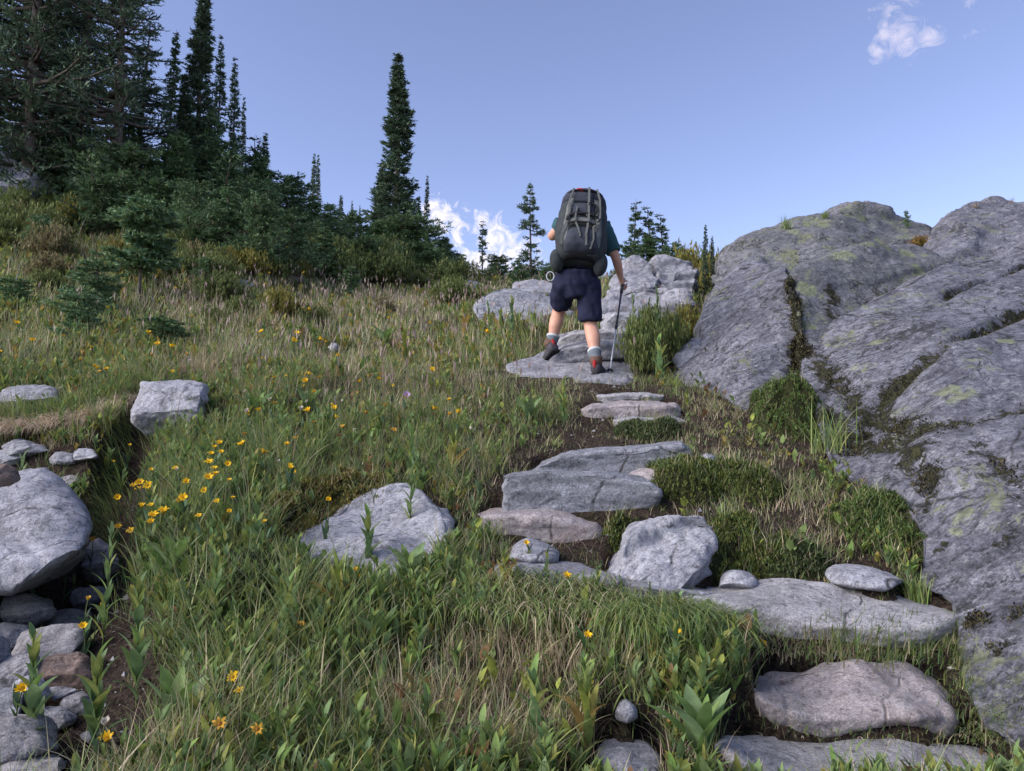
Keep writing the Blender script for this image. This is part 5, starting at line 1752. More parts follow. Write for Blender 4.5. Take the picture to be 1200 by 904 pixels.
def conifer_mesh(seed, H=8.0, W=1.0, tiers=44, per=7, prof=None, droop=0.35, upturn=0.25, cols=N_DARK, tw=9, nl=0.16, nw=0.045,
                 bare=0.04, bend=0.0, gap=0.15, trunk_r=0.1, tr_seg=10, dead=0.0):
    r = np.random.default_rng(seed)
    prof = prof or (lambda t: (1 - t) ** 0.85)
    # trunk line with a slight bend
    tt = np.linspace(0, 1, tr_seg + 1)
    ph = r.uniform(0, 6.28, 2)

    def axis_pt(t):
        t = np.asarray(t, float)
        return np.stack([bend * H * t ** 2.2 + 0.012 * H * np.sin(3 * t + ph[0]) * t, 0.012 * H * np.sin(4 * t + ph[1]) * t, t * H], -1)
    pts = axis_pt(tt)
    rad = trunk_r * (1 - tt) ** 0.8 + 0.006 * H / 8
    tr = tubes(pts[:-1], pts[1:], rad[:-1], rad[1:], (0.1, 0.1, 0.1), 8)
    # branches
    z0 = bare
    lev = z0 + (1 - z0) * np.linspace(0, 1, tiers) ** 1.05
    T, AZ = [], []
    for i, t in enumerate(lev[:-1]):
        n = max(3, int(per * (0.75 + 0.5 * r.random())))
        T += list(np.clip(t + r.normal(0, 0.4 / tiers, n), z0 * .6, 0.985))
        AZ += list(r.uniform(0, 2 * math.pi) + np.arange(n) * 2 * math.pi / n + r.normal(0, 0.25, n))
    T, AZ = np.array(T), np.array(AZ)
    lump = 1 + gap * 1.4 * vnoise(np.stack([np.cos(AZ) * 1.3, np.sin(AZ) * 1.3, T * tiers / 4.5], -1) + seed * 3.1, seed)
    keep = r.random(len(T)) > gap * 0.7
    T, AZ, lump = T[keep], AZ[keep], lump[keep]
    L = W * prof(T) * r.uniform(0.5, 1.25, len(T)) * lump + 0.005 * W
    B0 = axis_pt(T)
    hd = np.stack([np.cos(AZ), np.sin(AZ), 0 * AZ], -1)
    ang = r.normal(0, 0.08, len(T))
    a_ = -droop * (1 - 0.6 * T) + ang
    b_ = upturn + 0 * T

    def bp(i, s):
        return B0[i] + hd[i] * (L[i] * s)[:, None] + np.array([0, 0, 1.0]) * (L[i] * (a_[i] * s + b_[i] * s * s))[:, None]
    nb = len(T)
    ii = np.arange(nb)
    ss = np.linspace(0, 1, 4)
    limb = []
    brr = np.clip(0.035 * L, 0.004, 0.05) * (trunk_r / 0.1) ** 0.3
    for k in range(3):
        limb.append(tubes(bp(ii, np.full(nb, ss[k])), bp(ii, np.full(nb, ss[k + 1])), brr * (1 - ss[k] * .8), brr * (1 - ss[k + 1] * .8), (0.1, 0.1, 0.1), 4))
    V, fs, C = join([tr] + limb)
    trunk = mesh_np('trunk', V, fs, M_BARK if dead < 0.5 else M_DEADWOOD)
    if dead >= 1:
        return trunk, None
    # twigs
    nt = np.clip((tw * (0.45 + L / W)).astype(int), 3, None)
    idx = np.repeat(ii, nt)
    M = len(idx)
    s = 0.12 + 0.88 * r.random(M) ** 0.75
    base = bp(idx, s)
    side = np.where(r.random(M) < 0.5, -1.0, 1.0)
    lat = np.cross(hd[idx], [0, 0, 1.0]) * side[:, None]
    fw = r.uniform(0.35, 1.0, M)
    dr = unit(hd[idx] * fw[:, None] + lat * (1.1 - fw * 0.7)[:, None] + np.array([0, 0, 1]) * r.normal(0.02, 0.16, M)[:, None])
    tl = np.clip(L[idx] * 0.42 * (1.15 - s * 0.75), nl * 0.7, nl * 3.2) * r.uniform(.6, 1.2, M)
    # each twig carries a few flat needle sprays
    q = 6
    id2 = np.repeat(np.arange(M), q)
    K = len(id2)
    u = np.tile(np.linspace(0.0, 0.95, q), M) + r.uniform(-.1, .1, K)
    rt = base[id2] + dr[id2] * (tl[id2] * u)[:, None]
    jd = unit(dr[id2] + r.normal(0, 0.42, (K, 3)))
    ln = nl * r.uniform(0.55, 1.15, K) * 0.85 * np.clip(0.3 + 3.5 * (1 - T[idx][id2]), .3, 1)
    crs = unit(np.cross(jd, r.normal(0, 1, (K, 3)) * [1, 1, 1.0] + [0, 0, 1.2]))
    c = cols[r.integers(0, len(cols), K)] * r.uniform(.7, 1.3, (K, 1))
    lum = 1 + 0.35 * vnoise(rt * 2.2 / max(W, .3), seed + 4)
    c = c * lum[:, None]
    w_ = nw * r.uniform(.6, 1.3, K) * 0.52
    a = rt - crs * (w_ * .35)[:, None]
    b = rt + crs * (w_ * .35)[:, None]
    m1 = rt + jd * (ln * .5)[:, None] - crs * (w_ * .55)[:, None]
    m2 = rt + jd * (ln * .5)[:, None] + crs * (w_ * .55)[:, None]
    tp = rt + jd * ln[:, None] + np.array([0, 0, 1]) * (ln * 0.12)[:, None]
    Vn = np.stack([a, b, m2, tp, m1], 1).reshape(-1, 3)
    o = (np.arange(K) * 5)[:, None]
    F4 = o + np.array([[0, 1, 2, 4]])
    F3 = o + np.array([[4, 2, 3]])
    Cn = np.repeat(c, 5, 0)
    crown = mesh_np('crown', Vn, [F4, F3], M_NEEDLE, smooth=False, cols=Cn)
    return trunk, crown


def pf_spire(t):
    return (1 - t) ** 0.85 * 0.66 + 0.55 * np.clip(0.32 - t, 0, 1)


def pf_big(t):
    return np.clip(np.sin(np.clip(1 - t, 0, 1) ** 0.8 * 1.9), 0, 1) * (0.75 + 0.25 * np.sin(t * 23))


def pf_bush(t):
    return np.sqrt(np.clip(1 - t ** 1.7, 0, 1)) * (0.8 + 0.2 * np.sin(t * 9))


def pf_open(t):
    return (1 - t) ** 0.7 * (0.65 + 0.35 * np.sin(t * 26))


TREES = {}


def proto(key, **kw):
    TREES[key] = (conifer_mesh(**kw), kw['H'], kw['W'])


proto('spire1', seed=1, H=8, W=1.0, tiers=70, per=12, prof=pf_spire, cols=N_DARK, tw=11, nl=0.16, nw=0.06, gap=0.42, bare=0.0, droop=0.5, upturn=0.35)
proto('spire2', seed=2, H=5, W=0.6, tiers=50, per=9, prof=pf_spire, cols=N_DARK, tw=8, nl=0.12, nw=0.05, gap=0.6, bare=0.0, droop=0.5, upturn=0.35, trunk_r=.06)
proto('spire3', seed=3, H=5, W=0.5, tiers=42, per=9, prof=pf_spire, cols=N_DARK, tw=8, nl=0.12, nw=0.055, gap=0.5, bare=0.02, droop=0.45, upturn=0.35, trunk_r=.06, bend=.03)
proto('big1', seed=4, H=8, W=1.5, tiers=46, per=8, prof=pf_big, cols=N_DARK, tw=13, nl=0.17, nw=0.05, gap=0.4, bare=0.08, droop=0.3, upturn=0.25, trunk_r=.16)
proto('big2', seed=5, H=8, W=1.4, tiers=44, per=8, prof=pf_big, cols=N_DARK, tw=13, nl=0.17, nw=0.05, gap=0.45, bare=0.10, droop=0.25, upturn=0.30, trunk_r=.16, bend=.02)
proto('bush1', seed=6, H=2.4, W=1.1, tiers=16, per=10, prof=pf_bush, cols=N_MID, tw=20, nl=0.15, nw=0.05, gap=0.3, bare=0.0, droop=-0.15, upturn=0.25, trunk_r=.06)
proto('bush2', seed=7, H=2.4, W=1.2, tiers=15, per=10, prof=pf_bush, cols=N_MID, tw=20, nl=0.16, nw=0.05, gap=0.45, bare=0.0, droop=-0.35, upturn=0.2, trunk_r=.06)
proto('bush3', seed=8, H=3.0, W=1.0, tiers=20, per=9, prof=pf_open, cols=N_MID, tw=18, nl=0.15, nw=0.05, gap=0.35, bare=0.0, droop=0.05, upturn=0.25, trunk_r=.06)
proto('open1', seed=9, H=3, W=0.75, tiers=20, per=9, prof=pf_open, cols=N_DARK, tw=16, nl=0.12, nw=0.035, gap=0.45, bare=0.04, droop=0.35, upturn=0.3, trunk_r=.05, bend=.02)
proto('young1', seed=10, H=1.3, W=0.5, tiers=18, per=9, prof=pf_bush, cols=N_YOUNG, tw=20, nl=0.085, nw=0.034, gap=0.3, bare=0.32, droop=-0.05, upturn=0.15, trunk_r=.022)
proto('young2', seed=11, H=1.0, W=0.55, tiers=13, per=8, prof=pf_bush, cols=N_YOUNG, tw=20, nl=0.085, nw=0.034, gap=0.4, bare=0.05, droop=-0.1, upturn=0.15, trunk_r=.02)
proto('young3', seed=12, H=1.2, W=0.4, tiers=14, per=6, prof=pf_open, cols=N_YOUNG, tw=16, nl=0.085, nw=0.034, gap=0.35, bare=0.1, droop=-0.1, upturn=0.15, trunk_r=.018)
proto('tuft', seed=15, H=2.2, W=0.16, tiers=20, per=6, prof=lambda t: np.clip((t - .35) * 4, 0, 1) * (1 - t * .4), cols=N_DARK, tw=6, nl=0.10, nw=0.035, gap=0.5, bare=0.3, droop=0.2, upturn=0.3, trunk_r=.035, bend=.02)
_snag = conifer_mesh(seed=13, H=3, W=0.35, tiers=16, per=3, prof=pf_open, gap=.5, droop=.3, dead=1, trunk_r=.045, bend=.01)[0]
_snag2 = conifer_mesh(seed=14, H=1.2, W=0.3, tiers=7, per=3, prof=pf_open, gap=.6, droop=-.5, dead=1, trunk_r=.022, bend=.05)[0]


def tree(name, px, top, Y, hw, key, label, group=None, base_py=None, lean=0.0, cat='tree', rz=None, smin=0):
    q = P(px, 400, Y)
    z = float(zg([[q[0], q[1]]])[0])
    if base_py is not None:
        # stand where the line of sight meets the slope
        g = ground_at(px, base_py)
        if g is not None:
            q, z, Y = np.array(g), g.z, g.y
    tz = float(P(px, top, Y)[2])
    H = tz - z
    if H < 0.1:
        return None
    o = empty(name, (float(q[0]), float(q[1]), z - 0.03), R.uniform(0, 6.28) if rz is None else rz)
    if lean:
        o.rotation_euler = (0, lean, 0)
    tag(o, label, cat, group)
    if key in ('snag', 'snag2'):
        me, h0, w0 = (_snag, 3, .35) if key == 'snag' else (_snag2, 1.2, .3)
        obj('trunk', me, o)
        s = H / h0
        w = hw * Y / F / w0
    else:
        (tr, cr), h0, w0 = TREES[key]
        obj('trunk', tr, o)
        obj('crown', cr, o)
        s = H / h0
        w = hw * Y / F / w0
    o.scale = (w, w, s)
    return o


GT = 'tall dark spruces at the upper left'
for px, top, Y, hw, k, lb in [
    (-95, -120, 14.5, 80, 'big1', 'big spruce mostly cut off by the left edge'), (-35, -170, 15.5, 85, 'big2', 'big spruce trunk at the very left edge'),
    (22, -180, 15, 78, 'big1', 'tall broad spruce nearest the upper left corner'), (78, -150, 16, 76, 'big2', 'tall broad spruce, second from the upper left corner'),
    (126, -110, 15.3, 62, 'big1', 'tall broad spruce with boughs reaching right against the sky'), (52, -40, 17.5, 80, 'big2', 'broad spruce standing behind the corner spruces'),
    (152, 20, 16.5, 40, 'big2', 'shorter broad spruce at the right side of the corner group'),
    (186, 32, 16, 20, 'spire3', 'slim spruce with bent tip in the gap right of the corner group'), (224, -28, 17, 40, 'spire1', 'tallest spire of the second group, top cut off by the picture'),
    (246, 40, 17.5, 20, 'spire2', 'slim spire leaning on the right of the tallest second group tree'), (205, 85, 16.3, 34, 'spire1', 'mid height spruce filling the left of the second group'),
    (265, 66, 18, 19, 'spire2', 'pointed spire standing clear against the sky right of the second group'), (278, 112, 18.5, 11, 'spire2', 'very thin spire just right of the pointed clear one'),
    (240, 120, 17, 36, 'bush3', 'dense dark fir at the foot of the second group')]:
    tree('spruce_tree', px, top, Y, hw, k, lb, GT)
GS = 'spires along the ridge'
for px, top, Y, hw, k, lb in [
    (461, 60, 26, 44, 'spire1', 'tallest lone spire tree against the open sky'), (445, 190, 26.5, 24, 'spire1', 'bushy lower tree joined to the left of the tall lone spire'),
    (498, 204, 27, 10, 'spire2', 'thin spire right of the tall lone one'), (487, 228, 27, 9, 'spire3', 'short ragged spire between the tall one and the thin one'),
    (362, 178, 22, 11, 'spire2', 'left one of the twin thin spires'), (369, 180, 22.4, 10, 'spire2', 'right one of the twin thin spires'),
    (304, 154, 18.5, 14, 'spire3', 'crooked topped fir above the dark shrubs'), (293, 160, 18.3, 12, 'tuft', 'curled fir tip beside the crooked topped fir'), (395, 226, 24, 9, 'spire3', 'small crooked spire left of the lone tall one'),
    (409, 234, 27, 6, 'spire2', 'tiny pale spire far behind the shrubs'), (419, 240, 27, 6, 'spire2', 'tiny dark spire just left of the tall lone one')]:
    tree('spruce_tree', px, top, Y, hw, k, lb, GS)
GB = 'dense shrubby firs under the spruces'
_b = [(200, 150, 15.6, 62, 'bush3'), (150, 172, 15.0, 52, 'bush1'), (250, 165, 16.8, 58, 'bush2'), (298, 178, 17.8, 52, 'bush3'), (332, 203, 18.6, 46, 'bush1'), (228, 214, 15.0, 52, 'bush1'), (282, 224, 16.2, 50, 'bush2'),
      (178, 205, 14.6, 46, 'bush3'), (352, 228, 19.5, 42, 'bush2'), (384, 236, 20.5, 40, 'bush3'), (118, 168, 15, 52, 'bush2'), (86, 160, 15.6, 52, 'bush3'), (412, 248, 21.5, 34, 'bush1'), (322, 246, 17.2, 42, 'bush3'),
      (440, 258, 23, 38, 'bush3'), (470, 250, 25, 42, 'bush1'), (500, 254, 25, 36, 'bush2'), (520, 276, 25.5, 30, 'bush3'), (536, 298, 26, 22, 'bush2'), (455, 284, 20, 36, 'bush2'), (490, 286, 21, 38, 'bush1'),
      (376, 264, 18.2, 36, 'bush1'), (58, 172, 15.4, 52, 'bush1'), (24, 160, 16, 55, 'bush2'), (-30, 170, 16, 60, 'bush3'), (140, 140, 16, 50, 'bush3'), (270, 196, 17.5, 44, 'bush1'), (515, 300, 22, 26, 'bush1'), (420, 284, 19, 30, 'bush2'), (110, 205, 14.3, 44, 'bush1'),
      (300, 228, 12.9, 44, 'bush1'), (262, 214, 13.2, 44, 'bush3'), (340, 246, 13.8, 40, 'bush2'), (222, 212, 13.4, 42, 'bush2'), (378, 262, 15.2, 36, 'bush3'), (425, 276, 16.4, 34, 'bush1'), (470, 292, 18, 34, 'bush3'), (500, 296, 19.5, 32, 'bush1')]
for i, (px, top, Y, hw, k) in enumerate(_b):
    where = ('under the corner spruces' if px < 170 else 'below the second group of spruces' if px < 270 else 'in the dark thicket sloping down to the right' if px < 400 else 'round the foot of the tall lone spire')
    hgt = 'front row' if Y < 15.3 or (px > 400 and Y < 22.5) or (300 < px < 400 and Y < 18.4) else 'back row'
    tree('shrubby_fir', px, top, Y, hw, k, 'dense dark green shrubby fir %s, %s' % (where, hgt), GB, cat='fir')
for px, top, Y, hw, k, lb in [
    (622, 211, 16, 26, 'open1', 'open branched fir standing alone left of the hiker'), (584, 298, 19, 26, 'bush1', 'round dark bush on the skyline left of the hiker'),
    (606, 300, 15.5, 22, 'bush3', 'low bush under the open branched fir'), (640, 306, 14.5, 22, 'bush2', 'brownish low bush between the open fir and the hiker'),
    (762, 274, 16, 40, 'bush3', 'bushy dark fir on the skyline right of the backpack'), (740, 282, 15.5, 26, 'bush1', 'left side lobe of the bushy fir right of the backpack'), (790, 284, 15.5, 30, 'bush2', 'right side lobe of the bushy fir right of the backpack'),
    (745, 231, 16.2, 8, 'tuft', 'thin dead topped fir tip, leftmost of three above the bushy fir'), (764, 238, 16.2, 8, 'tuft', 'thin fir tip, middle of three above the bushy fir'), (779, 247, 16.2, 8, 'tuft', 'thin fir tip, right one of three above the bushy fir'),
    (828, 260, 11, 8, 'spire3', 'small black fir between the bushy fir and the bedrock'), (838, 274, 11, 7, 'spire3', 'smaller black fir touching the bedrock dome')]:
    tree('ridge_fir', px, top, Y, hw, k, lb, 'firs on the skyline beside the hiker', cat='fir')
tree('dead_tree', 565, 254, 19, 5, 'tuft', 'nearly bare thin tree standing alone before the bright cloud')
GY_ = 'young firs on the upper meadow'
for px, top, bpy_, hw, k, lb in [
    (163, 228, 350, 50, 'young1', 'biggest young fir with a bare pale stem in the upper meadow'), (112, 300, 372, 42, 'young2', 'spreading young fir left of the biggest one'), (190, 368, 408, 46, 'young2', 'low wide young fir behind the yellow flower'),
    (90, 338, 398, 36, 'young2', 'ragged young fir near the left edge of the meadow'), (60, 164, 235, 20, 'young1', 'slim young fir with white bare stem at the upper left'), (15, 322, 362, 30, 'young2', 'half bare young fir at the left edge'),
    (230, 262, 306, 22, 'young3', 'small pale fir right of the biggest young fir'), (140, 210, 262, 22, 'young3', 'small pale fir below the corner spruces'), (205, 215, 280, 24, 'young3', 'light green young fir before the dark thicket'),
    (45, 250, 300, 26, 'young2', 'low young fir between the white stems'), (250, 262, 300, 18, 'young3', 'tiny young fir at the lower edge of the thicket'), (432, 276, 330, 18, 'young3', 'light green young fir at the foot of the shrubs left of centre'),
    (466, 280, 336, 16, 'young3', 'pale young fir before the shrubs under the tall spire'), (300, 262, 308, 22, 'young3', 'young fir beside the broken grey ledge'), (350, 275, 322, 24, 'young2', 'low young fir right of the broken grey ledge'),
    (395, 290, 328, 24, 'young2', 'grey green low fir in the middle of the upper meadow edge'), (240, 300, 332, 18, 'young2', 'very low young fir behind the small flat pale rock'), (410, 306, 350, 20, 'young3', 'isolated little fir right of the small flat pale rock')]:
    o = tree('young_fir', px, top, 9, hw, k, lb, GY_, base_py=bpy_, cat='fir')
for px, top, b, hw, ln, lb in [(84, 246, 296, 5, 0.30, 'white dead stem leaning right on the upper left meadow'), (52, 186, 240, 5, 0.25, 'white leaning stem under the slim young fir'), (156, 288, 345, 4, 0.0, 'pale upright dead stem beside the biggest young fir'),
                             (28, 215, 255, 4, 0.0, 'thin upright pale stem by the left rock mass'), (12, 306, 362, 12, 0.1, 'forked dead sapling at the left edge')]:
    tree('dead_sapling', px, top, 9, hw, 'snag2', lb, 'dead stems on the upper meadow', base_py=b, lean=ln, cat='dead sapling')


# broad leaved shrubs
def shrub_mesh(seed, n=60, leaves=1500, cols=None, leaf=0.045):
    r = np.random.default_rng(seed)
    az = r.uniform(0, 6.28, n)
    el = r.uniform(0.2, 1.45, n)
    L = r.uniform(.6, 1.0, n)
    d = np.stack([np.cos(az) * np.cos(el), np.sin(az) * np.cos(el), np.sin(el)], -1)
    tip = d * L[:, None] * [1, 1, .9]
    V, Fq, C = tubes(np.zeros((n, 3)) + r.normal(0, .05, (n, 3)) * [1, 1, 0], tip, 0.012, 0.004, (0.1, 0.09, 0.07), 4)
    st = mesh_np('stems', V, [Fq], M_BARK)
    i = r.integers(0, n, leaves)
    s = r.uniform(.35, 1.02, leaves)
    rt = tip[i] * s[:, None] + r.normal(0, .06, (leaves, 3))
    rt[:, 2] = np.abs(rt[:, 2])
    dd = unit(r.normal(0, 1, (leaves, 3)) * [1, 1, 0] + 1e-6)
    c = cols[r.integers(0, len(cols), leaves)] * r.uniform(.75, 1.3, (leaves, 1))
    lf = blades(rt, leaf * r.uniform(.7, 1.5, leaves), leaf * .42 * np.ones(leaves), dd, r.uniform(.1, 1.0, leaves), c, 2, 'leaf')
    return st, mesh_np('leaves', lf[0], [lf[1]], M_LEAF, cols=lf[2])


SC = [np.array([(0.075, 0.105, 0.045), (0.10, 0.125, 0.06), (0.06, 0.09, 0.04)]), np.array([(0.11, 0.12, 0.04), (0.13, 0.12, 0.045), (0.085, 0.10, 0.035)]), np.array([(0.10, 0.10, 0.065), (0.08, 0.09, 0.055), (0.13, 0.12, 0.085)]),
      np.array([(0.13, 0.10, 0.035), (0.10, 0.10, 0.03), (0.15, 0.075, 0.035)])]
SH = [shrub_mesh(20 + i, 70, 2600, c, 0.11) for i, c in enumerate(SC)]
r4 = random.Random(12)
_sh = [(750, 440, 34, 0, 2.3, 'dark leafy shrub right of the trekking pole tip'), (782, 428, 38, 0, 1.9, 'dark leafy shrub at the foot of the left bedrock dome'), (760, 402, 34, 0, 1.6, 'dark leafy shrub under the pale ledge'), (800, 400, 30, 1, 1.7, 'olive leafy shrub against the left bedrock dome'), (832, 345, 30, 1, 2.0, 'olive shrub at the upper left corner of the bedrock dome'),
       (808, 338, 38, 1, 1.6, 'olive leafy shrub in front of the bedrock dome at the top of the path'), (795, 330, 26, 0, 1.1, 'dark leafy shrub beside the cracked skyline rock'), (1078, 292, 22, 3, .8, 'reddish olive shrub in the cleft between the two upper bedrock humps'),
       (720, 385, 14, 0, 1.2, 'small leafy shrub at the side of the pale ledge'), (575, 318, 20, 0, .8, 'low shrub under the round bush on the skyline'), (620, 322, 24, 2, .8, 'brown twiggy shrub behind the hiker'), (650, 318, 20, 0, .8, 'grey green shrub behind the left hip of the hiker'),
       (612, 352, 14, 0, .9, 'dark small shrub growing on the long blue grey rock')]
for x, y, hw, k, zs, lb in _sh:
    if x == 1078:
        dd = float(d4(np.array([x]), np.array([y]))[0]) + .1
        q = P(x, y, dd)
        g = Vector(tuple(q))
    else:
        g = ground_at(x, y)
    o = empty('leafy_shrub', g, r4.uniform(0, 6.28))
    s = hw * g.y / F
    o.scale = (s, s, s * zs)
    tag(o, lb, 'shrub')
    obj('stems', SH[k][0], o)
    obj('leaves', SH[k][1], o)
_n = 0
while _n < 80:
    x = r4.uniform(-20, 540)
    y = r4.uniform(255 + x * 0.12, 300 + x * 0.09) if _n < 56 else r4.uniform(300, 385)
    g = ground_at(x, y, 3)
    if g is None or g.y < 8:
        continue
    k = r4.choice([0, 0, 1, 0, 0, 2])
    s = r4.uniform(18, 40) * g.y / F
    o = empty('low_shrub', g, r4.uniform(0, 6.28))
    o.scale = (s * 1.2, s * 1.2, s * r4.uniform(1.0, 1.5))
    tag(o, ['grey green', 'yellow green', 'brownish twiggy'][k] + ' low shrub on the upper meadow below the dark trees', 'shrub', ['grey green', 'yellow green', 'brownish twiggy'][k] + ' low shrubs on the upper meadow')
    obj('stems', SH[k][0], o)
    obj('leaves', SH[k][1], o)
    _n += 1

# plants growing on the bedrock tops


def rock_point(px, py):
    dr = Vector(tuple(P(px, py, 1.0)))
    for k in range(0, 30):
        dr = Vector(tuple(P(px, py + k, 1.0)))
        h = BV.ray_cast(Vector((0, 0, 0)), dr.normalized(), 30)
        if h[0] is not None:
            return h[0]
    return None


def grass_tuft(px, py, hpx, label, n=60, cols=GREENS, cat='grass tuft'):
    q = rock_point(px, py)
    if q is None:
        return
    h = hpx * q.y / F
    root = np.c_[rng.normal(0, h * .16, (n, 2)), np.full(n, -0.01)]
    d = rand_dir(n)
    V, Fq, C = blades(root, h * rng.uniform(.5, 1.15, n), np.full(n, .008), d, rng.uniform(.1, .9, n), pick(cols, n), 4)
    o = obj('grass_tuft', mesh_np('grass_tuft', V, [Fq], M_GRASS, cols=C), None, q)
    tag(o, label, cat)


grass_tuft(922, 268, 20, 'sparse grass tuft sprouting on the shoulder of the highest bedrock dome')
grass_tuft(967, 256, 11, 'short dense grass tuft near the top of the highest bedrock dome', 90)
grass_tuft(1143, 244, 9, 'tiny reddish plants on top of the upper right hump', 50, PALE * .6)
grass_tuft(1185, 238, 8, 'tiny grass blades on the hump at the right edge', 40, PALE * .6)
grass_tuft(975, 530, 70, 'tall green grass tuft in the corner against the largest slab', 70, GREENS * 1.1)
grass_tuft(1075, 700, 40, 'grass tuft in the gap between the pale wedge stone and the bedrock', 120)
q = rock_point(1063, 268)
if q is not None:
    o = empty('tiny_fir', q)
    (tr, cr), h0, w0 = TREES['young3']
    obj('trunk', tr, o)
    obj('crown', cr, o)
    s = 24 * q.y / F / h0
    o.scale = (s * .8, s * .8, s)
    tag(o, 'tiny fir alone on the skyline between the bedrock domes', 'fir')
# ------------------------------------------------------------------ the hiker
M_SKIN = plain_material('skin', (0.50, 0.27, 0.19), 0.55, 0.3, 25, 0.10)
M_SHORTS = plain_material('navy_shorts', (0.020, 0.022, 0.045), 0.9, 0.1, 8, 0.25, 0.2)
M_SHIRT = plain_material('teal_shirt', (0.035, 0.085, 0.10), 0.9, 0.1, 10, 0.2)
M_SOCK = plain_material('grey_sock', (0.12, 0.14, 0.16), 0.95, 0.05, 60, 0.2, 0.4)
M_SOCKTOP = plain_material('sock_cuff', (0.42, 0.44, 0.45), 0.95, 0.05, 60, 0.15)
M_SHOE = plain_material('boot_grey', (0.055, 0.052, 0.06), 0.8, 0.2, 30, 0.3, 0.3)
M_SOLE = plain_material('boot_sole', (0.02, 0.02, 0.022), 0.9, 0.1)
M_BOOT_OR = plain_material('boot_orange', (0.11, 0.065, 0.048), 0.8, 0.15, 20, 0.25)
M_RED = plain_material('red_fabric', (0.30, 0.03, 0.03), 0.8, 0.1, 30, 0.2)
M_HAIR = plain_material('brown_hair', (0.05, 0.035, 0.025), 0.8, 0.2, 60, 0.4, 0.6)
M_PACK = plain_material('pack_slate', (0.040, 0.044, 0.058), 0.85, 0.15, 18, 0.3, 0.25)
M_PACK2 = plain_material('pack_grey_panel', (0.125, 0.13, 0.125), 0.85, 0.15, 25, 0.25, 0.25)
M_PACK3 = plain_material('pack_side', (0.036, 0.042, 0.045), 0.85, 0.15, 20, 0.25, 0.25)
M_STRAP = plain_material('pack_strap', (0.115, 0.12, 0.115), 0.85, 0.1)
M_STRAPD = plain_material('pack_strap_dark', (0.012, 0.012, 0.015), 0.8, 0.2)
M_BUCKLE = plain_material('buckle', (0.02, 0.02, 0.022), 0.4, 0.5)
M_POLE = plain_material('pole_dark', (0.02, 0.02, 0.03), 0.4, 0.5)
M_POLEL = plain_material('pole_light', (0.65, 0.66, 0.68), 0.35, 0.5, metal=0.3)


def skin_mesh(name, nodes, edges, root=0, sub=2, mat=None):
    """nodes: list of (xyz, radius or (rx, ry))"""
    me = bpy.data.meshes.new(name)
    me.from_pydata([tuple(float(c) for c in n[0]) for n in nodes], edges, [])
    o = bpy.data.objects.new(name, me)
    COL.objects.link(o)
    m = o.modifiers.new('skin', 'SKIN')
    m.use_smooth_shade = True
    m.branch_smoothing = 0.6
    sv = me.skin_vertices[0].data
    for i, n in enumerate(nodes):
        r_ = n[1]
        sv[i].radius = (r_, r_) if isinstance(r_, (int, float)) else r_
        sv[i].use_root = (i == root)
    s = o.modifiers.new('sub', 'SUBSURF')
    s.levels = sub
    s.render_levels = sub
    bpy.context.view_layer.update()
    dg = bpy.context.evaluated_depsgraph_get()
    me2 = bpy.data.meshes.new_from_object(o.evaluated_get(dg))
    me2.name = name
    bpy.data.objects.remove(o)
    me2.materials.clear()
    if mat:
        me2.materials.append(mat)
    me2.polygons.foreach_set('use_smooth', np.ones(len(me2.polygons), bool))
    return me2


KS = 0.958


def J(px, py, Y):
    return P(px, py, Y * KS)


foot_g = J(700, 441, 6.38)
RT = Vector(tuple(foot_g))


def loc(p):
    return np.asarray(p, float) - foot_g


hip_c = loc(J(676, 322, 6.62))
hipR, kneeR, ankR = loc(J(689, 334, 6.62)), loc(J(692, 383, 6.66)), loc(J(699, 426, 6.46))
hipL, kneeL, ankL = loc(J(662, 334, 6.62)), loc(J(655, 366, 6.92)), loc(J(645, 408, 6.86))
chest = loc(J(681, 272, 6.84))
neckb = loc(J(683, 252, 6.96))
shR, shL = loc(J(705, 264, 6.92)), loc(J(660, 263, 6.92))
elR, wrR, haR = loc(J(722, 303, 6.86)), loc(J(727.5, 326, 6.98)), loc(J(729.5, 334, 7.0))
elL, wrL, haL = loc(J(645, 279, 6.98)), loc(J(656, 270, 7.14)), loc(J(662, 264, 7.18))
head = loc(J(684, 244, 7.13))


def lerp(a, b, t):
    return a * (1 - t) + b * t


nodes, edges = [], []


def add(p, r_, par=None):
    nodes.append((p, r_))
    if par is not None:
        edges.append((par, len(nodes) - 1))
    return len(nodes) - 1


pel = add(hip_c + np.array([0, 0, .03]), (.125, .09))
wai = add(lerp(hip_c, chest, .4), (.145, .105), pel)
che = add(chest, (.175, .12), wai)
nb = add(neckb, .07, che)
nk = add(lerp(neckb, head, .45), .058, nb)
hd = add(head, (.078, .09), nk)
hd2 = add(head + np.array([0, .03, .07]), (.07, .08), hd)
for hp, kn, an, sgn, yaw in ((hipR, kneeR, ankR, 1, 0.35), (hipL, kneeL, ankL, -1, -0.15)):
    a = add(hp, .098, pel)
    a = add(lerp(hp, kn, .5), .085, a)
    a = add(kn, .062, a)
    cf = lerp(kn, an, .32) + np.array([sgn * .006, -.028, 0])
    a = add(cf, .070, a)
    a = add(lerp(kn, an, .70), .043, a)
    a = add(an, .033, a)
    fd = np.array([math.sin(yaw), math.cos(yaw), -0.12])
    a = add(an + fd * .07 + np.array([0, 0, -.045]), .036, a)
    a = add(an + fd * .15 + np.array([0, 0, -.05]), .03, a)
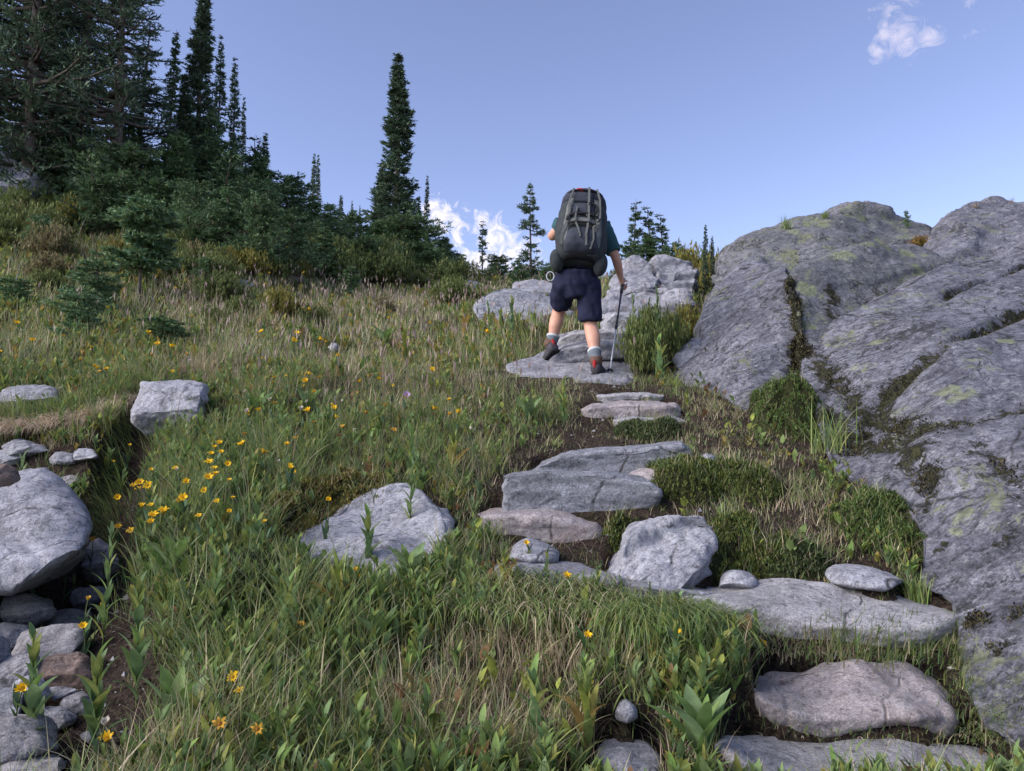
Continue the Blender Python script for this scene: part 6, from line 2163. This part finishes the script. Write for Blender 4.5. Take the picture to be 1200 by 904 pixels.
for sh, el, wr, ha in ((shR, elR, wrR, haR), (shL, elL, wrL, haL)):
    a = add(sh, .07, che)
    a = add(lerp(sh, el, .5), .055, a)
    a = add(el, .043, a)
    a = add(lerp(el, wr, .3), .045, a)
    a = add(lerp(el, wr, .75), .033, a)
    a = add(wr, .027, a)
    pd = unit((ha - wr)[None])[0]
    palm = ha
    a = add(lerp(wr, palm, .6), (.032, .022), a)
    pc = add(palm, (.036, .022), a)
body = skin_mesh('body', nodes, edges, 0, 2, M_SKIN)
person = empty('person', RT)
tag(person, 'hiker seen from behind in navy shorts and teal shirt, striding up the stone path', 'person')
obj('body', body, person)


def hand(wr, ha, grip_axis, thumb_side):
    """fingers curled round the grip: five chains rooted inside the palm"""
    g = unit(np.array(grip_axis, float)[None])[0]
    f = unit((ha - wr)[None])[0]
    f = unit((f - g * (f @ g))[None])[0]
    s = np.cross(g, f) * thumb_side
    nd, ed = [], []
    for k, ln in enumerate((.9, 1.0, .95, .78)):
        b = ha + g * (0.030 - 0.020 * k) - s * 0.004
        p1 = b + f * .034 * ln
        p2 = p1 + (f * .012 + s * .022) * ln
        p3 = p2 + (-f * .014 + s * .012) * ln
        i = len(nd)
        nd += [(b, .0095), (p1, .009), (p2, .0082), (p3, .007)]
        ed += [(i, i + 1), (i + 1, i + 2), (i + 2, i + 3)]
    i = len(nd)
    b = ha - f * .022 + g * .02
    nd += [(b, .011), (b + s * .028 + g * .012, .0105), (b + s * .040 + g * .014 + f * .026, .009)]
    ed += [(i, i + 1), (i + 1, i + 2)]
    out = []
    off = 0
    vs, fs = [], []
    for c in ((0, 1, 2, 3), (4, 5, 6, 7), (8, 9, 10, 11), (12, 13, 14, 15), (16, 17, 18)):
        m = skin_mesh('finger', [nd[j] for j in c], [(j, j + 1) for j in range(len(c) - 1)], 0, 1)
        vs += [tuple(v.co) for v in m.vertices]
        fs += [tuple(x + off for x in p.vertices) for p in m.polygons]
        off = len(vs)
        bpy.data.meshes.remove(m)
    me = bpy.data.meshes.new('fingers')
    me.from_pydata(vs, [], fs)
    me.materials.append(M_SKIN)
    me.polygons.foreach_set('use_smooth', np.ones(len(me.polygons), bool))
    return me


grip = loc(J(729.5, 333, 7.03))
ptip = loc(J(714, 441, 6.52))
pax = grip - ptip
pax = pax / np.linalg.norm(pax)
# join the fingers into the body so that it stays one mesh
import bmesh
bmh = bmesh.new()
bmh.from_mesh(body)
for me in (hand(wrR, haR, pax, -1), hand(wrL, haL, (0.2, 0.2, 1), 1)):
    bmh.from_mesh(me)
# face: nose, brow ridge, ears
hp = head + np.array([0, .03, .03])
for c, s_ in (((0, .105, .005), (.013, .02, .026)), ((.082, .0, .0), (.012, .022, .034)), ((-.082, .0, .0), (.012, .022, .034)), ((0, .085, -.055), (.028, .012, .008))):
    r_ = bmesh.ops.create_uvsphere(bmh, u_segments=12, v_segments=8, radius=1)
    bmesh.ops.scale(bmh, verts=r_['verts'], vec=s_)
    bmesh.ops.translate(bmh, verts=r_['verts'], vec=tuple(hp + np.array(c)))
for f in bmh.faces:
    f.smooth = True
bmh.to_mesh(body)
bmh.free()


def ellipsoid(name, c, s_, mat, parent, rot=(0, 0, 0), seg=24, cut=None):
    b = bmesh.new()
    bmesh.ops.create_uvsphere(b, u_segments=seg, v_segments=seg // 2, radius=1)
    if cut:
        cut(b)
    bmesh.ops.scale(b, verts=b.verts, vec=s_)
    bmesh.ops.rotate(b, verts=b.verts, matrix=Matrix.Rotation(rot[0], 3, 'X') @ Matrix.Rotation(rot[1], 3, 'Y') @ Matrix.Rotation(rot[2], 3, 'Z'))
    bmesh.ops.translate(b, verts=b.verts, vec=tuple(float(x) for x in c))
    for f in b.faces:
        f.smooth = True
    m = bpy.data.meshes.new(name)
    b.to_mesh(m)
    b.free()
    m.materials.append(mat)
    return obj(name, m, parent)


ellipsoid('hair', hp + np.array([0, -.022, .022]), (.092, .098, .105), M_HAIR, person)
for sx_ in (-.032, .032):
    ellipsoid('eye', hp + np.array([sx_, .088, .018]), (.012, .008, .009), plain_material('eye_white', (.7, .7, .7), .3, .5), person)



def ring_between(a, b, ra, rb, n=28, m=10, up=(0, 1, 0)):
    """closed tapered capsule with elliptical ends as verts, faces"""
    a, b = np.asarray(a, float), np.asarray(b, float)
    ax = unit((b - a)[None])[0]
    u = np.array([1.0, 0, 0])
    u = unit((u - ax * ax[0])[None])[0]
    v = np.cross(ax, u)
    th = np.linspace(0, 2 * math.pi, n, endpoint=False)
    rows = []
    for t in np.linspace(0, 1, m):
        ra_, rb_ = ra[0] * (1 - t) + rb[0] * t, ra[1] * (1 - t) + rb[1] * t
        rows.append(a * (1 - t) + b * t + u * (np.cos(th) * ra_)[:, None] + v * (np.sin(th) * rb_)[:, None])
    V = np.array(rows).reshape(-1, 3)
    F4 = [tuple(int(x) for x in f) for f in grid_faces(m, n)]
    F4 = [f[::-1] for f in F4]
    F4.append(tuple(range(n)))
    F4.append(tuple(range((m - 1) * n + n - 1, (m - 1) * n - 1, -1)))
    return V, F4


def fused(name, pieces, mat, voxel=0.011, smooth=6, disp=None):
    """overlapping pieces fused into one surface, then smoothed"""
    vs, fs = [], []
    for V, Fc in pieces:
        o_ = len(vs)
        vs += [tuple(float(c) for c in p) for p in V]
        fs += [tuple(i + o_ for i in f) for f in Fc]
    me = bpy.data.meshes.new(name)
    me.from_pydata(vs, [], fs)
    o = bpy.data.objects.new(name, me)
    COL.objects.link(o)
    m = o.modifiers.new('r', 'REMESH')
    m.mode = 'VOXEL'
    m.voxel_size = voxel
    m2 = o.modifiers.new('s', 'SMOOTH')
    m2.factor = 0.5
    m2.iterations = smooth
    bpy.context.view_layer.update()
    me2 = bpy.data.meshes.new_from_object(o.evaluated_get(bpy.context.evaluated_depsgraph_get()))
    me2.name = name
    bpy.data.objects.remove(o)
    me2.materials.clear()
    me2.materials.append(mat)
    me2.polygons.foreach_set('use_smooth', np.ones(len(me2.polygons), bool))
    if disp:
        displace(me2, disp)
    return me2


pcs = [ring_between(lerp(hip_c, chest, .30), hip_c, (.16, .115), (.180, .138)), ring_between(hip_c, hip_c + np.array([0, -.01, -.12]), (.188, .145), (.16, .13)), ring_between(hip_c + np.array([0, -.01, -.10]), hip_c + np.array([.005, 0, -.20]), (.15, .125), (.09, .10))]
for hp_, kn in ((hipR, kneeR), (hipL, kneeL)):
    dr_ = kn - hp_
    pcs.append(ring_between(hp_ + np.array([0, 0, .04]), hp_ + dr_ * (.86 if kn is kneeR else .74), (.104, .120), (.094, .096), m=14))


def folds(co, no):
    # creases run diagonally from the crotch and down the thighs
    q = np.stack([co[:, 0] * 12 + co[:, 2] * 5, co[:, 1] * 7, co[:, 2] * 5 - np.abs(co[:, 0]) * 9], -1)
    a = 0.007 * fbm(co * [9, 9, 7], 3, 4) + 0.009 * (1 - 2 * np.abs(vnoise(q, 8)))
    a += 0.004 * (1 - 2 * np.abs(vnoise(co * [26, 20, 16], 18)))
    return co + no * a[:, None]


obj('shorts', fused('shorts', pcs, M_SHORTS, smooth=3, disp=folds), person)
pcs = [ring_between(lerp(hip_c, chest, .30), chest, (.178, .135), (.195, .14)), ring_between(chest, neckb + np.array([0, 0, .02]), (.195, .14), (.085, .075))]
for sh, el, k in ((shR, elR, .84), (shL, elL, .55)):
    pcs.append(ring_between(lerp(chest, sh, .4), sh + (el - sh) * .12, (.10, .10), (.088, .088)))
    pcs.append(ring_between(sh, lerp(sh, el, k), (.088, .088), (.072, .072)))
obj('shirt', fused('shirt', pcs, M_SHIRT, disp=lambda co, no: co + no * (0.008 * fbm(co * [10, 10, 14], 3, 14))[:, None]), person)


def loft(name, rings, mat, parent, cap=True, disp=None, smooth=True):
    A = np.array(rings)
    nr, n = A.shape[:2]
    V = A.reshape(-1, 3)
    fs = [grid_faces(nr, n)]
    if cap:
        V = np.vstack([V, A[0].mean(0), A[-1].mean(0)])
        i = np.arange(n)
        fs.append(np.stack([np.full(n, len(V) - 2), (i + 1) % n, i], -1))
        fs.append(np.stack([np.full(n, len(V) - 1), (nr - 1) * n + i, (nr - 1) * n + (i + 1) % n], -1))
    vol = 0.0
    for fa in fs:
        q = V[fa] - V.mean(0)
        vol += np.einsum('ij,ij->i', q[:, 0], np.cross(q[:, 1], q[:, 2])).sum()
        if q.shape[1] == 4:
            vol += np.einsum('ij,ij->i', q[:, 0], np.cross(q[:, 2], q[:, 3])).sum()
    if vol < 0:
        fs = [fa[:, ::-1] for fa in fs]
    me = mesh_np(name, V, fs, mat, smooth)
    if disp:
        displace(me, disp)
    return obj(name, me, parent)


def limb_ring(a, b, t, r_, n=24, sq=1.0):
    ax = unit((b - a)[None])[0]
    u = unit(np.cross(ax, [0, 1.0, 0.01])[None])[0]
    v = np.cross(ax, u)
    th = np.linspace(0, 2 * math.pi, n, endpoint=False)
    return lerp(a, b, t) + (u * np.cos(th)[:, None] + v * np.sin(th)[:, None]) * r_


for kn, an in ((kneeR, ankR), (kneeL, ankL)):
    loft('sock', [limb_ring(kn, an, t, r_) for t, r_ in ((.66, .05), (.68, .057), (.78, .052), (.9, .048), (1.02, .048))], M_SOCK, person)
    loft('sock_cuff', [limb_ring(kn, an, t, r_) for t, r_ in ((.645, .052), (.655, .059), (.70, .0595), (.715, .053))], M_SOCKTOP, person)


def boot(an, yaw, pitch, label=None):
    root = obj('boot', None, person) if False else None
    M_ = Matrix.Translation(Vector(tuple(float(x) for x in an))) @ Matrix.Rotation(-yaw, 4, 'Z') @ Matrix.Rotation(pitch, 4, 'X')

    def ring(y, z0, z1, w, n=20, flat=0.5):
        th = np.linspace(0, 2 * math.pi, n, endpoint=False)
        cx, cz = np.cos(th), np.sin(th)
        x = np.sign(cx) * np.abs(cx) ** .8 * w
        z = (z0 + z1) / 2 + np.sign(cz) * np.abs(cz) ** .7 * (z1 - z0) / 2
        return np.stack([x, np.full(n, y), z], -1)

    def tr(rings):
        return [np.array([tuple(M_ @ Vector(tuple(p))) for p in r_]) for r_ in rings]
    up_ = [ring(y, z0, z1, w_) for y, z0, z1, w_ in ((-.072, -.07, -.03, .018), (-.066, -.088, .0, .036), (-.035, -.09, .012, .045), (.01, -.09, .01, .046), (.06, -.09, -.015, .047), (.11, -.09, -.035, .05), (.155, -.088, -.05, .046), (.185, -.082, -.058, .03), (.195, -.076, -.065, .012))]
    b = loft('boot', tr(up_), M_SHOE, person, disp=lambda co, no: co + no * (0.004 * fbm(co * 30, 2, 3))[:, None])
    so_ = [ring(y, z0, z1, w_) for y, z0, z1, w_ in ((-.082, -.105, -.085, .02), (-.074, -.11, -.078, .042), (0, -.11, -.082, .048), (.06, -.108, -.084, .052), (.13, -.108, -.084, .056), (.18, -.104, -.082, .042), (.205, -.096, -.082, .014))]
    loft('sole', tr(so_), M_SOLE, b)
    col = []
    for z, rr, yy in ((-.01, .050, -.012), (.02, .052, -.008), (.05, .050, -.002), (.062, .044, 0)):
        th = np.linspace(0, 2 * math.pi, 20, endpoint=False)
        col.append(np.stack([np.cos(th) * rr, np.sin(th) * rr * 1.12 + yy, np.full(20, z)], -1))
    loft('ankle_collar', tr(col), M_BOOT_OR, b)
    hp_ = [ring(y, -.04, .03, w_) for y, w_ in ((-.075, .008), (-.068, .016), (-.06, .016))]
    loft('heel_tab', tr(hp_), M_RED, b)
    # laces
    V, Fq, C = tubes([(-.03, .03 + .02 * k, .014 - .012 * k) for k in range(4)], [(.03, .04 + .02 * k, .010 - .012 * k) for k in range(4)], .003, .003, (0, 0, 0), 5)
    V = np.array([tuple(M_ @ Vector(tuple(p))) for p in V])
    obj('laces', mesh_np('laces', V, [Fq], M_RED), b)


boot(ankR + np.array([0, 0.005, 0.0]), 0.35, 0.12)
boot(ankL + np.array([0, 0.005, 0.015]), -0.40, -0.50)

# ------------------------------------------------------------------ backpack
PB = loc(J(678, 309, 6.46))          # bottom centre, at the lumbar
PT = loc(J(685, 229, 6.74))          # top
pack = empty('backpack', Vector(tuple(foot_g + PB)))
tag(pack, 'large slate grey hiking backpack with light grey panels, worn by the hiker', 'backpack')
axp = unit((PT - PB)[None])[0]
LEN = float(np.linalg.norm(PT - PB))
xr = unit((np.array([1.0, 0, 0]) - axp * axp[0])[None])[0]
bk = np.cross(axp, xr)               # towards -? make it point to the viewer
if bk[1] > 0:
    bk = -bk


def pk(x, y, t):
    """pack space: x right, y towards the viewer, t 0..1 up"""
    return xr * x + bk * y + axp * (t * LEN)


def pring(t, w, y0, y1, n=48, p=2.8, x0=0.0, e=None):
    th = np.linspace(0, 2 * math.pi, n, endpoint=False)
    c, s_ = np.cos(th), np.sin(th)
    X = (np.sign(c) * np.abs(c) ** (2 / p) * w + x0) * 1.0
    Y_ = (y0 + y1) / 2 + np.sign(s_) * np.abs(s_) ** (2 / p) * (y1 - y0) / 2
    return np.array([pk(a, b, t) for a, b in zip(X, Y_)])


def wr_(co, no, a=0.006, s_=3):
    return co + no * (a * fbm(co * [12, 12, 18], 3, s_) + a * .5 * (1 - 2 * np.abs(vnoise(co * [9, 9, 26], s_ + 3))))[:, None]


main = [pring(t, w_ * 1.07, -.10, d) for t, w_, d in ((0, .11, .06), (.02, .155, .11), (.08, .178, .15), (.2, .192, .175), (.35, .20, .18), (.5, .20, .175), (.62, .195, .165), (.74, .18, .15), (.80, .17, .135))]
loft('main_bag', main, M_PACK3, pack, disp=wr_)
lid = [pring(t, w_ * 1.04, -.11, d) for t, w_, d in ((.74, .165, .135), (.77, .19, .165), (.84, .185, .165), (.91, .165, .145), (.96, .14, .12), (.99, .105, .09), (1.005, .06, .05), (1.01, .02, .02))]
lid_o = loft('lid', lid, M_PACK, pack, disp=wr_)


def panel(name, fn, nu, nv, mat, parent, th=0.012, disp=True):
    """patch over the back of the pack: fn(u, v) -> (x, t); lies on the bag's bulge"""
    U, Vv = np.meshgrid(np.linspace(-1, 1, nu), np.linspace(0, 1, nv))
    pts = []
    for off in (th, -0.02):
        A = []
        for u, v in zip(U.ravel(), Vv.ravel()):
            x, t = fn(u, v)
            w_ = np.interp(t, [0, .08, .2, .35, .5, .62, .74, .84, .91, .96, 1], [.13, .178, .192, .20, .20, .195, .19, .185, .16, .125, .05])
            d = np.interp(t, [0, .08, .2, .35, .5, .62, .74, .84, .91, .96, 1], [.08, .15, .175, .18, .175, .165, .162, .165, .145, .11, .05])
            q = min(abs(x) / w_, .995)
            edge = (1 - abs(u) ** 6) * (1 - abs(2 * v - 1) ** 8)
            y = -.10 + (d + .10) * (0.5 + 0.5 * (1 - q ** 2.8) ** (1 / 2.8)) + (off * (0.25 + .75 * edge) if off > 0 else off)
            A.append(pk(x, y, t))
        pts.append(np.array(A))
    a = np.arange((nv - 1))[:, None] * nu + np.arange(nu - 1)[None]
    a = a.ravel()
    f1 = np.stack([a, a + 1, a + 1 + nu, a + nu], -1)
    o = nu * nv
    f2 = f1[:, ::-1] + o
    rim = np.r_[np.arange(nu), np.arange(1, nv) * nu + nu - 1, (nv - 1) * nu + np.arange(nu - 2, -1, -1), np.arange(nv - 2, 0, -1) * nu]
    rn = np.roll(rim, -1)
    f3 = np.stack([rn, rim, rim + o, rn + o], -1)
    me = mesh_np(name, np.vstack(pts), [f1, f2, f3], mat)
    bm_ = bmesh.new()
    bm_.from_mesh(me)
    bmesh.ops.recalc_face_normals(bm_, faces=bm_.faces)
    bm_.to_mesh(me)
    bm_.free()
    if disp:
        displace(me, lambda c, n: wr_(c, n, .004, 9))
    return obj(name, me, parent)


panel('lower_pocket', lambda u, v: (u * (.150 - .03 * v * v), .03 + .25 * v + .03 * v * (1 - u * u)), 24, 14, M_PACK, pack, .035)
panel('front_pocket', lambda u, v: (u * (.125 - .01 * v), .33 + .10 * v + .025 * (1 - u * u)), 24, 10, M_PACK2, pack, .028)
panel('middle_pocket', lambda u, v: (u * (.105 - .01 * v), .50 + .18 * v), 20, 14, M_PACK, pack, .03)
panel('upper_panel', lambda u, v: (u * (.095 - .012 * v) - .01, .70 + .14 * v), 20, 12, M_PACK, lid_o, .02)
for s_ in (-1, 1):
    panel('side_panel', lambda u, v, s_=s_: (s_ * (.135 + .012 * math.sin(v * 3.1) - .03 * v + u * .026), .10 + .66 * v), 8, 36, M_PACK2, pack, .02)
    # water bottle pocket and rolled items at the hips
    ellipsoid('hip_pocket', pk(s_ * .185, -.02, .03), (.062, .075, .10), M_PACK3, pack, (0.3, s_ * .12, 0))
    ellipsoid('side_pocket', pk(s_ * .19, .01, .36), (.036, .075, .17), M_PACK3, pack, (-.35, 0, 0))
panel('hip_belt', lambda u, v: (u * .172, -.005 + .075 * v), 30, 6, M_STRAPD, pack, .018, False)
panel('red_patch', lambda u, v: (u * .034 - .05, .862 + .04 * v), 8, 6, M_RED, lid_o, .03, False)
panel('lid_zip', lambda u, v: (u * .15, .845 + .010 * v + .02 * (1 - u * u)), 30, 3, M_STRAPD, lid_o, .03, False)


def strap(pts, w_, mat, th=.006, name='strap', parent=None):
    A = []
    for x, t in pts:
        ww = np.interp(t, [0, .08, .2, .35, .5, .62, .74, .84, .91, .96, 1], [.13, .178, .192, .20, .20, .195, .19, .185, .16, .125, .05])
        d = np.interp(t, [0, .08, .2, .35, .5, .62, .74, .84, .91, .96, 1], [.08, .15, .175, .18, .175, .165, .162, .165, .145, .11, .05])
        q = min(abs(x) / ww, .99)
        A.append(pk(x, -.10 + (d + .10) * (0.5 + 0.5 * (1 - q ** 2.8) ** (1 / 2.8)) + .045, t))
    A = np.array(A)
    k = np.linspace(0, len(A) - 1, 6 * (len(A) - 1) + 1)
    A = np.array([[np.interp(q, np.arange(len(A)), A[:, c]) for c in range(3)] for q in k])
    tg = unit(np.gradient(A, axis=0))
    sd = unit(np.cross(tg, bk))
    rings = [np.array([p - s_ * w_ - bk * th, p + s_ * w_ - bk * th, p + s_ * w_ + bk * th, p - s_ * w_ + bk * th]) for p, s_ in zip(A, sd)]
    return loft(name, rings, mat, parent or pack, smooth=False)


strap([(.035, .98), (.03, .86), (.035, .7), (.04, .55), (.045, .4), (.035, .2), (.045, .07)], .009, M_STRAP)
strap([(.10, .88), (.13, .72), (.14, .5), (.13, .36), (.09, .30), (.10, .15), (.08, .05)], .007, M_STRAP)
strap([(-.10, .86), (-.13, .68), (-.125, .5), (-.14, .36), (-.165, .22), (-.17, .10)], .007, M_STRAP)
strap([(-.06, .58), (-.065, .46), (-.07, .38), (-.03, .25), (-.01, .16)], .006, M_STRAP)
strap([(-.14, .44), (-.08, .475), (0, .485), (.08, .47), (.15, .44)], .008, M_STRAPD)
strap([(-.12, .335), (-.06, .355), (.05, .355), (.12, .33)], .006, M_STRAPD)
strap([(.06, .66), (.10, .62), (.115, .56), (.10, .50), (.07, .49)], .009, M_STRAPD)
for x, t in ((.035, .47), (-.065, .47), (.04, .62), (.13, .40), (-.135, .40)):
    c = pk(x, .215, t)
    ellipsoid('buckle', c, (.016, .008, .02), M_BUCKLE, pack, (0, 0, 0), 12)
# shoulder straps over the front
for s_, sh in ((1, shR), (-1, shL)):
    base = lerp(neckb, sh, .55) - PB
    pts_ = [pk(s_ * .08, -.10, .80), base + np.array([0, .02, .09]), base + np.array([0, .12, .03]), base + np.array([s_ * .03, .13, -.14]), pk(s_ * .16, -.20, .22), pk(s_ * .16, -.11, .12)]
    kk = np.linspace(0, 5, 30)
    A = np.array([[np.interp(q, np.arange(6), np.array(pts_)[:, c]) for c in range(3)] for q in kk])
    for _ in range(3):
        A[1:-1] = (A[:-2] + 2 * A[1:-1] + A[2:]) / 4
    rings = [np.array([p + xr * a_ + bk * b_ for a_, b_ in ((-.03, -.008), (.03, -.008), (.03, .008), (-.03, .008))]) for p in A]
    loft('shoulder_strap', rings, M_STRAPD, pack, smooth=False)
# small white mug ring hanging at the left hip
V = []
tor = []
th = np.linspace(0, 2 * math.pi, 18, endpoint=False)
cc = loc(J(645, 324, 6.45)) - PB
rings = []
for a_ in th:
    ctr = cc + np.array([math.cos(a_) * .032, 0, math.sin(a_) * .038])
    out_ = np.array([math.cos(a_), 0, math.sin(a_)])
    rings.append(np.array([ctr + out_ * .005 * math.cos(b) + np.array([0, 1, 0]) * .005 * math.sin(b) for b in np.linspace(0, 2 * math.pi, 8, endpoint=False)]))
rings.append(rings[0])
ring_o = loft('hanging_ring', rings, M_SOCKTOP, None, cap=False)
ring_o.name = 'hanging_mug_handle'
ring_o.parent = pack

# ------------------------------------------------------------------ trekking pole
pole = empty('trekking_pole', Vector(tuple(foot_g + ptip)))
tag(pole, 'thin trekking pole, dark above and white below, in the right hand of the hiker', 'trekking pole')


def stick(name, t0, t1, r0, r1, mat, n=10):
    L_ = grip - ptip
    A, B = L_ * t0, L_ * t1
    V, Fq, C = tubes([A], [B], r0, r1, (0, 0, 0), n)
    i = np.arange(n)
    V = np.vstack([V, A, B])
    f = [Fq, np.stack([np.full(n, 2 * n), (i + 1) % n, i], -1), np.stack([np.full(n, 2 * n + 1), n + i, n + (i + 1) % n], -1)]
    return obj(name, mesh_np(name, V, f, mat), pole)


stick('tip', -.01, .03, .003, .007, M_POLE)
stick('lower_shaft', .02, .52, .0075, .0075, M_POLEL)
stick('upper_shaft', .50, .93, .0095, .0095, M_POLE)
stick('clamp', .49, .53, .014, .014, M_POLE)
stick('basket', .05, .065, .028, .02, M_POLE, 16)
g_ = stick('grip', .90, 1.05, .015, .019, M_POLE, 14)
stick('knob', 1.045, 1.065, .021, .014, M_POLE, 14)
